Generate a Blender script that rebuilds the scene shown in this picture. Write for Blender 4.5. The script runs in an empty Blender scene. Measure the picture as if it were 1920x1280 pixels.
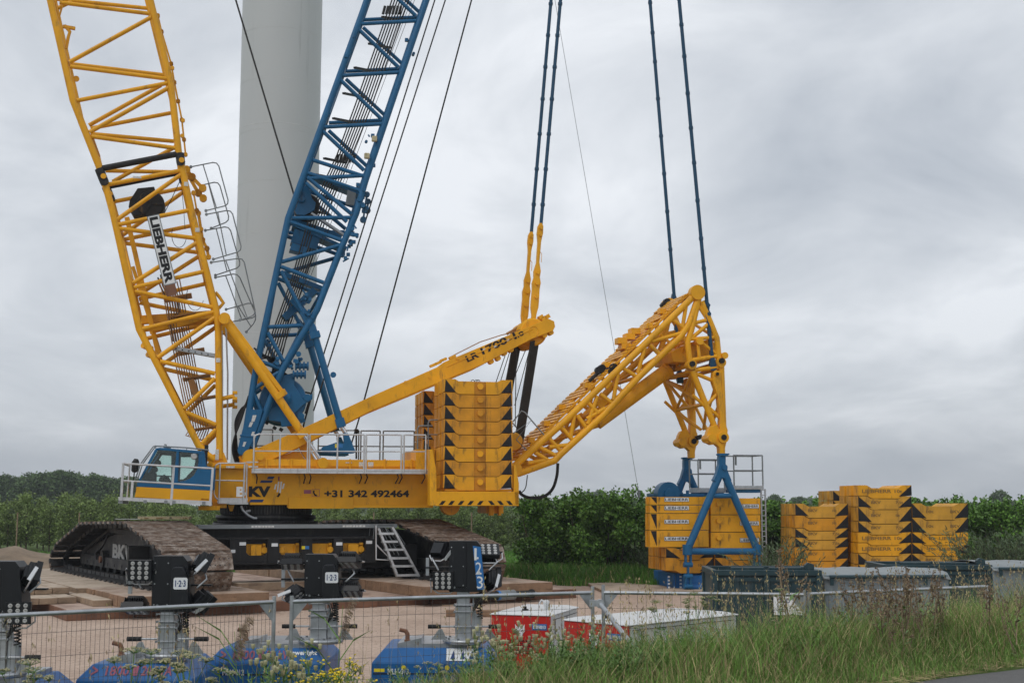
import bpy, math, random
import numpy as np
from mathutils import Vector, Matrix
random.seed(7); RNG = np.random.default_rng(11)
R = math.radians
SC = bpy.context.scene
COL = SC.collection

# ------------------------------------------------------------------ camera
F = 2400.0; PITCH = math.atan(305 / F); CAM = Vector((0, 0, 3.0))
cd = bpy.data.cameras.new('camera'); cam = bpy.data.objects.new('camera', cd); COL.objects.link(cam)
cam.location = CAM; cam.rotation_euler = (math.pi / 2 + PITCH, 0, 0)
cd.sensor_width = 36; cd.lens = F / 1920 * 36; cd.clip_end = 5000; cd.clip_start = .1
cd.dof.use_dof = True; cd.dof.focus_distance = 36; cd.dof.aperture_fstop = 5.6
SC.camera = cam
CR = Matrix.Rotation(math.pi / 2 + PITCH, 3, 'X')
def ray(px, py): return CR @ Vector(((px - 960) / F, (640 - py) / F, -1))
def PY(px, py, Y):
    d = ray(px, py); return CAM + d * (Y / d.y)
def PZ(px, py, z):
    d = ray(px, py); return CAM + d * ((z - 3) / d.z)

class Frame:
    """a local frame standing on the ground; hit() finds where a photo direction meets one of its upright planes"""
    def __init__(s, x, y, deg, z=0):
        s.o = Vector((x, y, z)); s.a = R(deg)
        s.e1 = Vector((math.cos(s.a), math.sin(s.a), 0)); s.e2 = Vector((-math.sin(s.a), math.cos(s.a), 0))
    def loc(s, w):
        d = w - s.o; return Vector((d.dot(s.e1), d.dot(s.e2), d.z))
    def hit(s, px, py, val, axis='y'):
        n = s.e2 if axis == 'y' else s.e1
        d = ray(px, py); t = ((s.o - CAM).dot(n) + val) / d.dot(n)
        return s.loc(CAM + d * t)
    def world(s, v): return s.o + s.e1 * v[0] + s.e2 * v[1] + Vector((0, 0, v[2]))

# ------------------------------------------------------------------ materials
def nd(t, typ, **kw):
    n = t.nodes.new(typ)
    for k, v in kw.items():
        if k in n.inputs: n.inputs[k].default_value = v
        else: setattr(n, k, v)
    return n
MATS = {}
def mat(name, col, rough=.5, metal=0, var=.12, scale=1.5, dirt=None, dirt_amt=0, dirt_scale=(3, 3, .6), bump=0, bump_scale=30,
        isl=0, spec=None, trans=0, coat=0, col2=None, dust=None):
    m = bpy.data.materials.new(name); m.use_nodes = True; t = m.node_tree; t.nodes.clear()
    out = nd(t, 'ShaderNodeOutputMaterial'); b = nd(t, 'ShaderNodeBsdfPrincipled')
    t.links.new(b.outputs[0], out.inputs[0])
    b.inputs['Metallic'].default_value = metal
    if spec is None and not metal: spec = .33
    if spec is not None: b.inputs['Specular IOR Level'].default_value = spec
    if trans: b.inputs['Transmission Weight'].default_value = trans
    if coat: b.inputs['Coat Weight'].default_value = coat; b.inputs['Coat Roughness'].default_value = .15
    tc = nd(t, 'ShaderNodeTexCoord'); n1 = nd(t, 'ShaderNodeTexNoise', Scale=scale, Detail=6.0, Roughness=.6)
    t.links.new(tc.outputs['Object'], n1.inputs['Vector'])
    c = Vector(col[:3])
    mx = nd(t, 'ShaderNodeMix', data_type='RGBA')
    lo = [max(0, x * (1 - var)) for x in c]; hi = [min(1, x * (1 + var)) for x in c]
    if col2: lo = list(col); hi = list(col2)
    mx.inputs[6].default_value = (*lo, 1); mx.inputs[7].default_value = (*hi, 1)
    mr = nd(t, 'ShaderNodeMapRange'); mr.inputs[1].default_value = .3; mr.inputs[2].default_value = .7
    t.links.new(n1.outputs[0], mr.inputs[0]); t.links.new(mr.outputs[0], mx.inputs[0])
    cur = mx.outputs[2]
    if isl:
        g = nd(t, 'ShaderNodeNewGeometry'); hs = nd(t, 'ShaderNodeHueSaturation')
        m1 = nd(t, 'ShaderNodeMapRange'); m1.inputs[3].default_value = 1 - isl; m1.inputs[4].default_value = 1 + isl
        t.links.new(g.outputs['Random Per Island'], m1.inputs[0]); t.links.new(m1.outputs[0], hs.inputs['Value'])
        t.links.new(cur, hs.inputs['Color']); cur = hs.outputs[0]
    if dirt:
        mp = nd(t, 'ShaderNodeMapping'); mp.inputs['Scale'].default_value = dirt_scale
        t.links.new(tc.outputs['Object'], mp.inputs[0])
        n2 = nd(t, 'ShaderNodeTexNoise', Scale=2.0, Detail=8.0, Roughness=.7); t.links.new(mp.outputs[0], n2.inputs['Vector'])
        r2 = nd(t, 'ShaderNodeMapRange'); r2.inputs[1].default_value = .62 - dirt_amt * .25; r2.inputs[2].default_value = .78 - dirt_amt * .15
        t.links.new(n2.outputs[0], r2.inputs[0])
        m2 = nd(t, 'ShaderNodeMix', data_type='RGBA'); m2.inputs[7].default_value = (*dirt, 1)
        t.links.new(r2.outputs[0], m2.inputs[0]); t.links.new(cur, m2.inputs[6]); cur = m2.outputs[2]
    if dust:   # sand lying on whatever faces up
        g2 = nd(t, 'ShaderNodeNewGeometry'); sx = nd(t, 'ShaderNodeSeparateXYZ'); t.links.new(g2.outputs['Normal'], sx.inputs[0])
        r3 = nd(t, 'ShaderNodeMapRange'); r3.inputs[1].default_value = .6; r3.inputs[2].default_value = .95; t.links.new(sx.outputs[2], r3.inputs[0])
        r4 = nd(t, 'ShaderNodeMapRange'); r4.inputs[1].default_value = .32; r4.inputs[2].default_value = .55; r4.inputs[3].default_value = .25; t.links.new(n1.outputs[0], r4.inputs[0])
        mu = nd(t, 'ShaderNodeMath', operation='MULTIPLY'); t.links.new(r3.outputs[0], mu.inputs[0]); t.links.new(r4.outputs[0], mu.inputs[1])
        m3 = nd(t, 'ShaderNodeMix', data_type='RGBA'); m3.inputs[7].default_value = (*dust, 1); t.links.new(mu.outputs[0], m3.inputs[0]); t.links.new(cur, m3.inputs[6]); cur = m3.outputs[2]
    t.links.new(cur, b.inputs['Base Color'])
    rr = nd(t, 'ShaderNodeMapRange'); rr.inputs[3].default_value = max(.05, rough - .12); rr.inputs[4].default_value = min(1, rough + .12)
    t.links.new(n1.outputs[0], rr.inputs[0]); t.links.new(rr.outputs[0], b.inputs['Roughness'])
    if bump:
        nb = nd(t, 'ShaderNodeTexNoise', Scale=bump_scale, Detail=5.0); t.links.new(tc.outputs['Object'], nb.inputs['Vector'])
        bp = nd(t, 'ShaderNodeBump', Strength=bump, Distance=.02); t.links.new(nb.outputs[0], bp.inputs['Height'])
        t.links.new(bp.outputs[0], b.inputs['Normal'])
    MATS[name] = m; return m
YEL = (.79, .375, .006)
mat('yellow_paint', YEL, .42, var=.17, dirt=(.30, .15, .03), dirt_amt=.24, dirt_scale=(2.2, 2.2, .7), scale=.8)
mat('yellow_paint_plain', (.79, .375, .008), .4, var=.06)
mat('slab_yellow', (.74, .345, .012), .55, var=.16, dirt=(.09, .05, .025), dirt_amt=.32, dirt_scale=(2.4, 2.4, .7), bump=.15, scale=1.3)
mat('slab_orange', (.60, .262, .016), .62, var=.2, dirt=(.12, .065, .03), dirt_amt=.34, dirt_scale=(3, 3, .7), bump=.2, scale=2)
mat('slab_band', (.47, .20, .015), .6, var=.25, dirt=(.12, .06, .03), dirt_amt=.4)
mat('slab_tan', (.58, .30, .035), .65, var=.2, dirt=(.14, .08, .04), dirt_amt=.36, dirt_scale=(3, 3, .7), bump=.2, scale=2)
mat('blue_paint', (.009, .108, .245), .4, var=.14, dirt=(.012, .04, .08), dirt_amt=.15)
mat('bright_blue', (.013, .115, .33), .4, var=.12, dirt=(.03, .06, .12), dirt_amt=.3)
mat('rod_blue', (.010, .060, .125), .45)
mat('black_paint', (.012, .012, .013), .5, var=.4, dirt=(.05, .045, .04), dirt_amt=.3)
mat('black_stain', (.015, .015, .016), .6, var=.3, dirt=(.25, .14, .04), dirt_amt=.12)
mat('rubber', (.012, .012, .012), .6)
mat('charcoal', (.0115, .013, .016), .42, var=.2, dirt=(.08, .08, .08), dirt_amt=.15)
mat('galvanised', (.42, .44, .46), .42, metal=.75, var=.22, scale=6)
mat('aluminium', (.60, .61, .62), .38, metal=.6, var=.15, scale=4, dirt=(.3, .3, .3), dirt_amt=.2)
mat('dull_steel', (.23, .25, .26), .5, metal=.5, var=.2)
mat('chrome', (.6, .6, .62), .15, metal=1, var=.05)
mat('fence_wire', (.10, .10, .10), .5, metal=.4)
mat('wire_rope', (.025, .023, .022), .5, metal=.3)
mat('white_paint', (.62, .63, .63), .4, var=.06, dirt=(.4, .4, .38), dirt_amt=.2)
mat('white_sign', (.75, .77, .78), .5, var=.03)
mat('red_paint', (.52, .022, .015), .4, var=.12, dirt=(.2, .02, .02), dirt_amt=.15)
mat('decal_red', (.30, .09, .13), .6)
mat('decal_yellow', (.75, .6, .03), .5)
mat('navy_ink', (.02, .05, .16), .5, var=.05)
mat('black_ink', (.01, .01, .012), .5, var=.1)
mat('faint_ink', (.22, .13, .04), .7, var=.5, scale=30)
mat('grey_ink', (.42, .42, .41), .6, var=.25, scale=15)
mat('sign_blue', (.03, .16, .42), .4, var=.05)
mat('teal_paint', (.018, .045, .055), .45, var=.2, dirt=(.08, .09, .09), dirt_amt=.25)
mat('tarp_grey', (.20, .245, .27), .6, var=.15, dirt=(.3, .32, .32), dirt_amt=.3, bump=.2, bump_scale=6)
mat('tarp_light', (.25, .275, .28), .6, var=.1, bump=.2, bump_scale=6)
mat('cream_paint', (.52, .45, .28), .5, var=.1, dirt=(.2, .17, .1), dirt_amt=.3)
mat('track_shoe', (.125, .078, .052), .7, metal=.25, var=.35, scale=3, dirt=(.42, .37, .32), dirt_amt=.66, dirt_scale=(2.2, 3, 3), bump=.5, bump_scale=25)
mat('track_dark', (.03, .03, .031), .55, metal=.35, var=.5, dirt=(.12, .10, .08), dirt_amt=.35, scale=4, bump=.2)
mat('frame_dark', (.028, .028, .030), .6, metal=.1, var=.5, dirt=(.13, .12, .10), dirt_amt=.45, scale=2, dirt_scale=(1, 1, 1))
mat('rust_steel', (.19, .088, .05), .75, metal=.1, var=.35, scale=1.2, dirt=(.09, .045, .03), dirt_amt=.4, dirt_scale=(1.5, 1.5, .6), bump=.3, dust=(.47, .35, .28))
mat('timber', (.30, .215, .145), .85, var=.3, scale=2.5, dirt=(.14, .09, .06), dirt_amt=.45, dirt_scale=(1, 6, 6), bump=.5, bump_scale=18, dust=(.50, .41, .32))
mat('timber_brown', (.25, .155, .095), .85, var=.3, scale=2.5, dirt=(.10, .06, .04), dirt_amt=.4, dirt_scale=(1, 6, 6), bump=.5, bump_scale=18, dust=(.44, .34, .27))
mat('bark', (.09, .07, .05), .9, var=.3, bump=.5)
mat('leaf_orchard', (.18, .245, .075), .6, var=.35, scale=1.2, isl=.55, spec=.3)
mat('leaf_hedge', (.115, .235, .038), .5, var=.4, scale=1.0, isl=.6, spec=.35)
mat('leaf_dark', (.020, .042, .018), .7, var=.35, scale=.15, isl=.4, spec=.2)
mat('leaf_far', (.105, .16, .065), .8, var=.3, scale=.25, isl=.45, spec=.15)
mat('leaf_willow', (.085, .125, .06), .6, var=.3, scale=2, isl=.5, spec=.3)
mat('grass_green', (.15, .265, .055), .6, var=.35, scale=.8, isl=.5, spec=.25)
mat('grass_dry', (.40, .33, .17), .7, var=.3, scale=1.5, isl=.4, spec=.2)
mat('grass_lush', (.10, .24, .035), .6, var=.3, scale=1, isl=.45, spec=.25)
mat('weed_green', (.13, .23, .06), .6, var=.3, scale=3, isl=.45, spec=.25)
mat('seed_brown', (.24, .175, .115), .8, var=.35, scale=8, isl=.4)
mat('umbel', (.42, .40, .24), .8, var=.3, scale=8, isl=.3)
mat('flower_yellow', (.75, .55, .02), .6, var=.15, isl=.2)
mat('lamp_lens', (.42, .42, .41), .12, var=.05, coat=.6)
mat('sticker_white', (.6, .6, .58), .5, var=.3, scale=25)
mat('seat_black', (.02, .021, .022), .8)
mat('tower_white', (.50, .515, .52), .5, var=.035, scale=.12, dirt=(.36, .37, .37), dirt_amt=.12, dirt_scale=(.9, .9, .04))
mat('seam', (.53, .54, .545), .6)
mat('copper_pipe', (.34, .17, .05), .5, var=.2)
# cab glass: thin tinted pane
gm = bpy.data.materials.new('cab_glass'); gm.use_nodes = True; t = gm.node_tree; t.nodes.clear()
o_ = nd(t, 'ShaderNodeOutputMaterial'); mix = nd(t, 'ShaderNodeMixShader'); mix.inputs[0].default_value = .045
tr = nd(t, 'ShaderNodeBsdfTransparent'); tr.inputs[0].default_value = (.87, .955, .925, 1); gl = nd(t, 'ShaderNodeBsdfGlossy', Roughness=.03)
t.links.new(tr.outputs[0], mix.inputs[1]); t.links.new(gl.outputs[0], mix.inputs[2]); t.links.new(mix.outputs[0], o_.inputs[0]); MATS['cab_glass'] = gm

# ------------------------------------------------------------------ mesh builder
class MB:
    def __init__(s): s.v = []; s.f = []; s.m = []; s.s = []; s.cuts = []
    def cut(s):
        """what was added since the last cut is a separate piece, built as an object of its own"""
        s.cuts.append((len(s.v), len(s.f)))
    def pieces(s):
        out = []; a = (0, 0)
        for b in s.cuts + ([(len(s.v), len(s.f))] if not s.cuts or s.cuts[-1][1] < len(s.f) else []):
            if b[1] > a[1]:
                p = MB(); p.v = s.v[a[0]:b[0]]; p.f = [tuple(i - a[0] for i in f) for f in s.f[a[1]:b[1]]]; p.m = s.m[a[1]:b[1]]; p.s = s.s[a[1]:b[1]]; out.append(p)
            a = b
        return out
    def add(s, vs, fs, m=0, sm=False):
        k = len(s.v); s.v += [tuple(v) for v in vs]
        for f in fs: s.f.append(tuple(i + k for i in f)); s.m.append(m); s.s.append(sm)
    def box(s, a, b, m=0):
        x0, x1 = sorted((a[0], b[0])); y0, y1 = sorted((a[1], b[1])); z0, z1 = sorted((a[2], b[2]))
        s.add([(x0, y0, z0), (x1, y0, z0), (x1, y1, z0), (x0, y1, z0), (x0, y0, z1), (x1, y0, z1), (x1, y1, z1), (x0, y1, z1)],
              [(0, 3, 2, 1), (4, 5, 6, 7), (0, 1, 5, 4), (1, 2, 6, 5), (2, 3, 7, 6), (3, 0, 4, 7)], m)
    def prism(s, poly, ext, m=0):
        """closed polygon of 3D points pushed along ext"""
        n = len(poly); e = Vector(ext); P = [Vector(p) for p in poly]
        nrm = Vector((0, 0, 0))
        for i in range(n): nrm += P[i].cross(P[(i + 1) % n])
        if nrm.dot(e) > 0: P = P[::-1]
        s.add(P + [p + e for p in P], [tuple(range(n)), tuple(range(2 * n - 1, n - 1, -1))] +
              [(i, i + n, (i + 1) % n + n, (i + 1) % n) for i in range(n)], m)
    def tube(s, p0, p1, r, r2=None, n=8, m=0, caps=True, sm=True):
        p0 = Vector(p0); p1 = Vector(p1); d = p1 - p0
        if d.length < 1e-6: return
        d.normalize(); u = d.orthogonal().normalized(); w = d.cross(u); r2 = r if r2 is None else r2
        vs = []
        for p, q in ((p0, r), (p1, r2)):
            for i in range(n):
                a = 2 * math.pi * i / n; vs.append(p + (u * math.cos(a) + w * math.sin(a)) * q)
        s.add(vs, [(i, (i + 1) % n, (i + 1) % n + n, i + n) for i in range(n)], m, sm)
        if caps: s.add(vs, [tuple(range(n - 1, -1, -1)), tuple(range(n, 2 * n))], m)
    def poly(s, pts, r, n=8, m=0):
        pts = [Vector(p) for p in pts]
        rings = []; prev = None; vs = []
        for i, p in enumerate(pts):
            if i == 0: d = pts[1] - p
            elif i == len(pts) - 1: d = p - pts[i - 1]
            else: d = (pts[i + 1] - p).normalized() + (p - pts[i - 1]).normalized()
            d.normalize()
            u = d.orthogonal().normalized() if prev is None else (prev - d * prev.dot(d)).normalized()
            prev = u; w = d.cross(u); rr = r[i] if isinstance(r, (list, tuple)) else r
            for k in range(n):
                a = 2 * math.pi * k / n; vs.append(p + (u * math.cos(a) + w * math.sin(a)) * rr)
        fs = []
        for i in range(len(pts) - 1):
            for k in range(n): fs.append((i * n + k, i * n + (k + 1) % n, (i + 1) * n + (k + 1) % n, (i + 1) * n + k))
        s.add(vs, fs, m, True); L = len(pts) - 1
        s.add(vs, [tuple(range(n - 1, -1, -1)), tuple(L * n + k for k in range(n))], m)
    def beam(s, p0, p1, w, h, m=0, up=(0, 0, 1)):
        """square section bar: w across, h along up"""
        p0 = Vector(p0); p1 = Vector(p1); d = (p1 - p0).normalized(); up = Vector(up)
        if abs(d.dot(up)) > .98: up = Vector((1, 0, 0))
        x = d.cross(up).normalized(); z = x.cross(d)
        a = x * w / 2; b = z * h / 2
        vs = [p0 - a - b, p0 + a - b, p0 + a + b, p0 - a + b, p1 - a - b, p1 + a - b, p1 + a + b, p1 - a + b]
        s.add(vs, [(0, 1, 2, 3), (7, 6, 5, 4), (0, 4, 5, 1), (1, 5, 6, 2), (2, 6, 7, 3), (3, 7, 4, 0)], m)
    def disc(s, c, axis, r, h, n=20, m=0):
        c = Vector(c); a = Vector(axis).normalized() * h / 2; s.tube(c - a, c + a, r, n=n, m=m)
    def lathe(s, c, axis, prof, n=20, m=0):
        """prof: (distance along axis, radius)"""
        c = Vector(c); a = Vector(axis).normalized(); s_pts = []
        u = a.orthogonal().normalized(); w = a.cross(u); vs = []
        for t_, r_ in prof:
            for k in range(n):
                q = 2 * math.pi * k / n; vs.append(c + a * t_ + (u * math.cos(q) + w * math.sin(q)) * r_)
        fs = []
        for i in range(len(prof) - 1):
            for k in range(n): fs.append((i * n + k, i * n + (k + 1) % n, (i + 1) * n + (k + 1) % n, (i + 1) * n + k))
        s.add(vs, fs, m, True); L = len(prof) - 1
        s.add(vs, [tuple(range(n - 1, -1, -1)), tuple(L * n + k for k in range(n))], m)
    def link(s, pts, ext_dir, th, m=0):
        """flat plate with given outline, thickness th centred, along ext_dir"""
        e = Vector(ext_dir).normalized() * th; s.prism([Vector(p) - e / 2 for p in pts], e, m)
    def mesh(s, name, mats):
        me = bpy.data.meshes.new(name); me.from_pydata(s.v, [], s.f)
        for m in (mats if isinstance(mats, (list, tuple)) else [mats]): me.materials.append(MATS[m])
        me.polygons.foreach_set('material_index', s.m); me.polygons.foreach_set('use_smooth', s.s)
        me.update(); return me
    def build(s, name, mats, parent=None, bevel=0, loc=(0, 0, 0), rotz=0):
        if s.cuts:
            return [p.build(name, mats, parent, bevel, loc, rotz) for p in s.pieces()][0]
        o = bpy.data.objects.new(name, s.mesh(name, mats)); COL.objects.link(o)
        o.location = loc; o.rotation_euler = (0, 0, rotz)
        if parent: o.parent = parent
        if bevel:
            b = o.modifiers.new('bevel', 'BEVEL'); b.width = bevel; b.segments = 1; b.limit_method = 'ANGLE'; b.angle_limit = R(35)
        return o
def tag(o, label=None, cat=None, group=None, kind=None):
    if label: o['label'] = label
    if cat: o['category'] = cat
    if group: o['group'] = group
    if kind or cat: o['kind'] = kind or 'thing'
    return o
def empty(name, loc=(0, 0, 0), rz=0, label=None, cat=None, group=None):
    o = bpy.data.objects.new(name, None); COL.objects.link(o); o.location = loc; o.rotation_euler = (0, 0, rz)
    return tag(o, label, cat, group)
def copy_tree(o, parent=None):
    c = o.copy(); COL.objects.link(c); c.parent = parent
    for ch in [q for q in CHILD.get(o.name, [])] if False else list(o.children): copy_tree(ch, c)
    return c
CHILD = {}
def arr_mesh(name, V, Q, mats, mi=None, smooth=False):
    """mesh from numpy verts and faces of equal size"""
    me = bpy.data.meshes.new(name); n = len(V); k = Q.shape[1]; me.vertices.add(n); me.vertices.foreach_set('co', V.astype(np.float32).ravel())
    me.loops.add(Q.size); me.loops.foreach_set('vertex_index', Q.astype(np.int32).ravel())
    me.polygons.add(len(Q)); me.polygons.foreach_set('loop_start', np.arange(0, Q.size, k, dtype=np.int32))
    me.polygons.foreach_set('loop_total', np.full(len(Q), k, dtype=np.int32))
    for m in mats: me.materials.append(MATS[m])
    if mi is not None: me.polygons.foreach_set('material_index', mi.astype(np.int32))
    me.polygons.foreach_set('use_smooth', np.full(len(Q), smooth)); me.update(calc_edges=True); me.validate(); return me

def smooth(pts, k=5):
    """Catmull-Rom curve through the points"""
    P = [Vector(p) for p in pts]; P = [P[0] * 2 - P[1]] + P + [P[-1] * 2 - P[-2]]; out = []
    for i in range(1, len(P) - 2):
        a, b, c, d = P[i - 1:i + 3]
        for j in range(k):
            t_ = j / k; out.append(.5 * ((2 * b) + (c - a) * t_ + (2 * a - 5 * b + 4 * c - d) * t_ ** 2 + (3 * b - a - 3 * c + d) * t_ ** 3))
    return out + [P[-2]]
# text as mesh
TXT = {}
def glyphs(s, off=.0, shear=0):
    k = (s, off, shear)
    if k in TXT: return TXT[k]
    c = bpy.data.curves.new('t', 'FONT'); c.body = s; c.offset = off; c.extrude = .01; c.shear = shear; c.resolution_u = 3
    o = bpy.data.objects.new('t', c); COL.objects.link(o)
    dg = bpy.context.evaluated_depsgraph_get(); me = bpy.data.meshes.new_from_object(o.evaluated_get(dg))
    v = [tuple(q.co) for q in me.vertices]; f = [tuple(p.vertices) for p in me.polygons]
    bpy.data.objects.remove(o); bpy.data.curves.remove(c); bpy.data.meshes.remove(me)
    xs = [q[0] for q in v]; ys = [q[1] for q in v]; x0, x1, y0, y1 = min(xs), max(xs), min(ys), max(ys)
    v = [((q[0] - x0) / (x1 - x0), (q[1] - y0) / (y1 - y0), q[2] / .01) for q in v]
    TXT[k] = (v, f); return TXT[k]
def put_text(mb, s, o, dx, dy, m=0, off=.02, th=.006, shear=0):
    """write s in the parallelogram at o with width vector dx and height vector dy"""
    v, f = glyphs(s, off, shear); o = Vector(o); dx = Vector(dx); dy = Vector(dy); n = dx.cross(dy).normalized()
    mb.add([o + dx * a + dy * b + n * (th * c) for a, b, c in v], f, m)

# ------------------------------------------------------------------ world and sun
w = bpy.data.worlds.new('World'); SC.world = w; w.use_nodes = True; t = w.node_tree; t.nodes.clear()
wo = nd(t, 'ShaderNodeOutputWorld'); bg1 = nd(t, 'ShaderNodeBackground', Strength=.10); bg2 = nd(t, 'ShaderNodeBackground', Strength=1.27)
SUN_EL, SUN_AZ = R(50), R(215)
sk = nd(t, 'ShaderNodeTexSky'); sk.sky_type = 'NISHITA'; sk.sun_disc = False; sk.sun_elevation = SUN_EL; sk.sun_rotation = SUN_AZ
t.links.new(sk.outputs[0], bg1.inputs[0])
tc = nd(t, 'ShaderNodeTexCoord'); sep = nd(t, 'ShaderNodeSeparateXYZ'); t.links.new(tc.outputs['Generated'], sep.inputs[0])
# project the view direction on a flat cloud deck so that clouds flatten towards the horizon
zc = nd(t, 'ShaderNodeMath', operation='MAXIMUM'); t.links.new(sep.outputs[2], zc.inputs[0]); zc.inputs[1].default_value = 0.0
za = nd(t, 'ShaderNodeMath', operation='ADD'); t.links.new(zc.outputs[0], za.inputs[0]); za.inputs[1].default_value = .24
dv = nd(t, 'ShaderNodeVectorMath', operation='DIVIDE'); cmb = nd(t, 'ShaderNodeCombineXYZ')
for i in range(3): t.links.new(za.outputs[0], cmb.inputs[i])
t.links.new(tc.outputs['Generated'], dv.inputs[0]); t.links.new(cmb.outputs[0], dv.inputs[1])
mp = nd(t, 'ShaderNodeMapping'); mp.inputs['Scale'].default_value = (1.35, 1.1, 0.0); mp.inputs['Location'].default_value = (5.1, 2.3, 0)
t.links.new(dv.outputs[0], mp.inputs[0])
n1 = nd(t, 'ShaderNodeTexNoise', Scale=1.5, Detail=11.0, Roughness=.56, Distortion=.45); t.links.new(mp.outputs[0], n1.inputs['Vector'])
cur_ = n1.outputs[0]      # broad lighter and darker cloud masses, each in its own direction of the sky
nrm_ = nd(t, 'ShaderNodeVectorMath', operation='NORMALIZE'); t.links.new(tc.outputs['Generated'], nrm_.inputs[0])
for (vx, vy, vz), wid, amt in (((.262, .94, .222), .009, -.045), ((.02, .96, .20), .02, .06), ((.12, .92, .34), .015, .05), ((.36, .9, .12), .01, .04), ((-.34, .85, .36), .02, .03)):
    v_ = Vector((vx, vy, vz)).normalized(); dp = nd(t, 'ShaderNodeVectorMath', operation='DOT_PRODUCT'); t.links.new(nrm_.outputs[0], dp.inputs[0]); dp.inputs[1].default_value = v_
    mr_ = nd(t, 'ShaderNodeMapRange', interpolation_type='SMOOTHERSTEP'); mr_.inputs[1].default_value = 1 - wid; mr_.inputs[2].default_value = 1; mr_.inputs[3].default_value = 0; mr_.inputs[4].default_value = amt; t.links.new(dp.outputs['Value'], mr_.inputs[0])
    ad_ = nd(t, 'ShaderNodeMath', operation='ADD'); t.links.new(cur_, ad_.inputs[0]); t.links.new(mr_.outputs[0], ad_.inputs[1]); cur_ = ad_.outputs[0]
cr = nd(t, 'ShaderNodeValToRGB'); t.links.new(cur_, cr.inputs[0])
e = cr.color_ramp.elements; e[0].position = .25; e[0].color = (.40, .435, .485, 1); e[1].position = .66; e[1].color = (.76, .785, .82, 1)
q = cr.color_ramp.elements.new(.5); q.color = (.60, .63, .67, 1)
t.links.new(cr.outputs[0], bg2.inputs[0])
mxs = nd(t, 'ShaderNodeMixShader'); mxs.inputs[0].default_value = .94
t.links.new(bg1.outputs[0], mxs.inputs[1]); t.links.new(bg2.outputs[0], mxs.inputs[2]); t.links.new(mxs.outputs[0], wo.inputs[0])
sd = bpy.data.lights.new('sun', 'SUN'); sd.energy = .8; sd.angle = R(14); sd.color = (1, .96, .9)
so = bpy.data.objects.new('sun', sd); COL.objects.link(so)
sdir = Vector((math.sin(SUN_AZ) * math.cos(SUN_EL), math.cos(SUN_AZ) * math.cos(SUN_EL), math.sin(SUN_EL)))
so.rotation_euler = sdir.to_track_quat('Z', 'Y').to_euler(); so.location = (0, 0, 60)
SC.view_settings.view_transform = 'Standard'; SC.view_settings.look = 'None'; SC.view_settings.exposure = 0; SC.view_settings.gamma = 1

# =================================================================== CRANE
K = Frame(-8.3, 43.6, 12.5)          # superstructure: x along the machine (cab to ballast), y across (away), z up
U = Frame(-8.2, 43.6, 31)            # undercarriage: y along the tracks
crane = empty('crawler_crane', K.o, K.a, 'yellow and blue lattice crawler crane on tracks, its booms raised', 'crane')
def L(px, py, s): return K.hit(px, py, s)
UROT = U.a - K.a
def upart(mb, name, mats, parent=crane, bevel=0):
    o = mb.build(name, mats, None, bevel); o.parent = parent
    if parent is crane:
        o.location = K.loc(U.o); o.rotation_euler = (0, 0, UROT)
    return o

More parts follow.
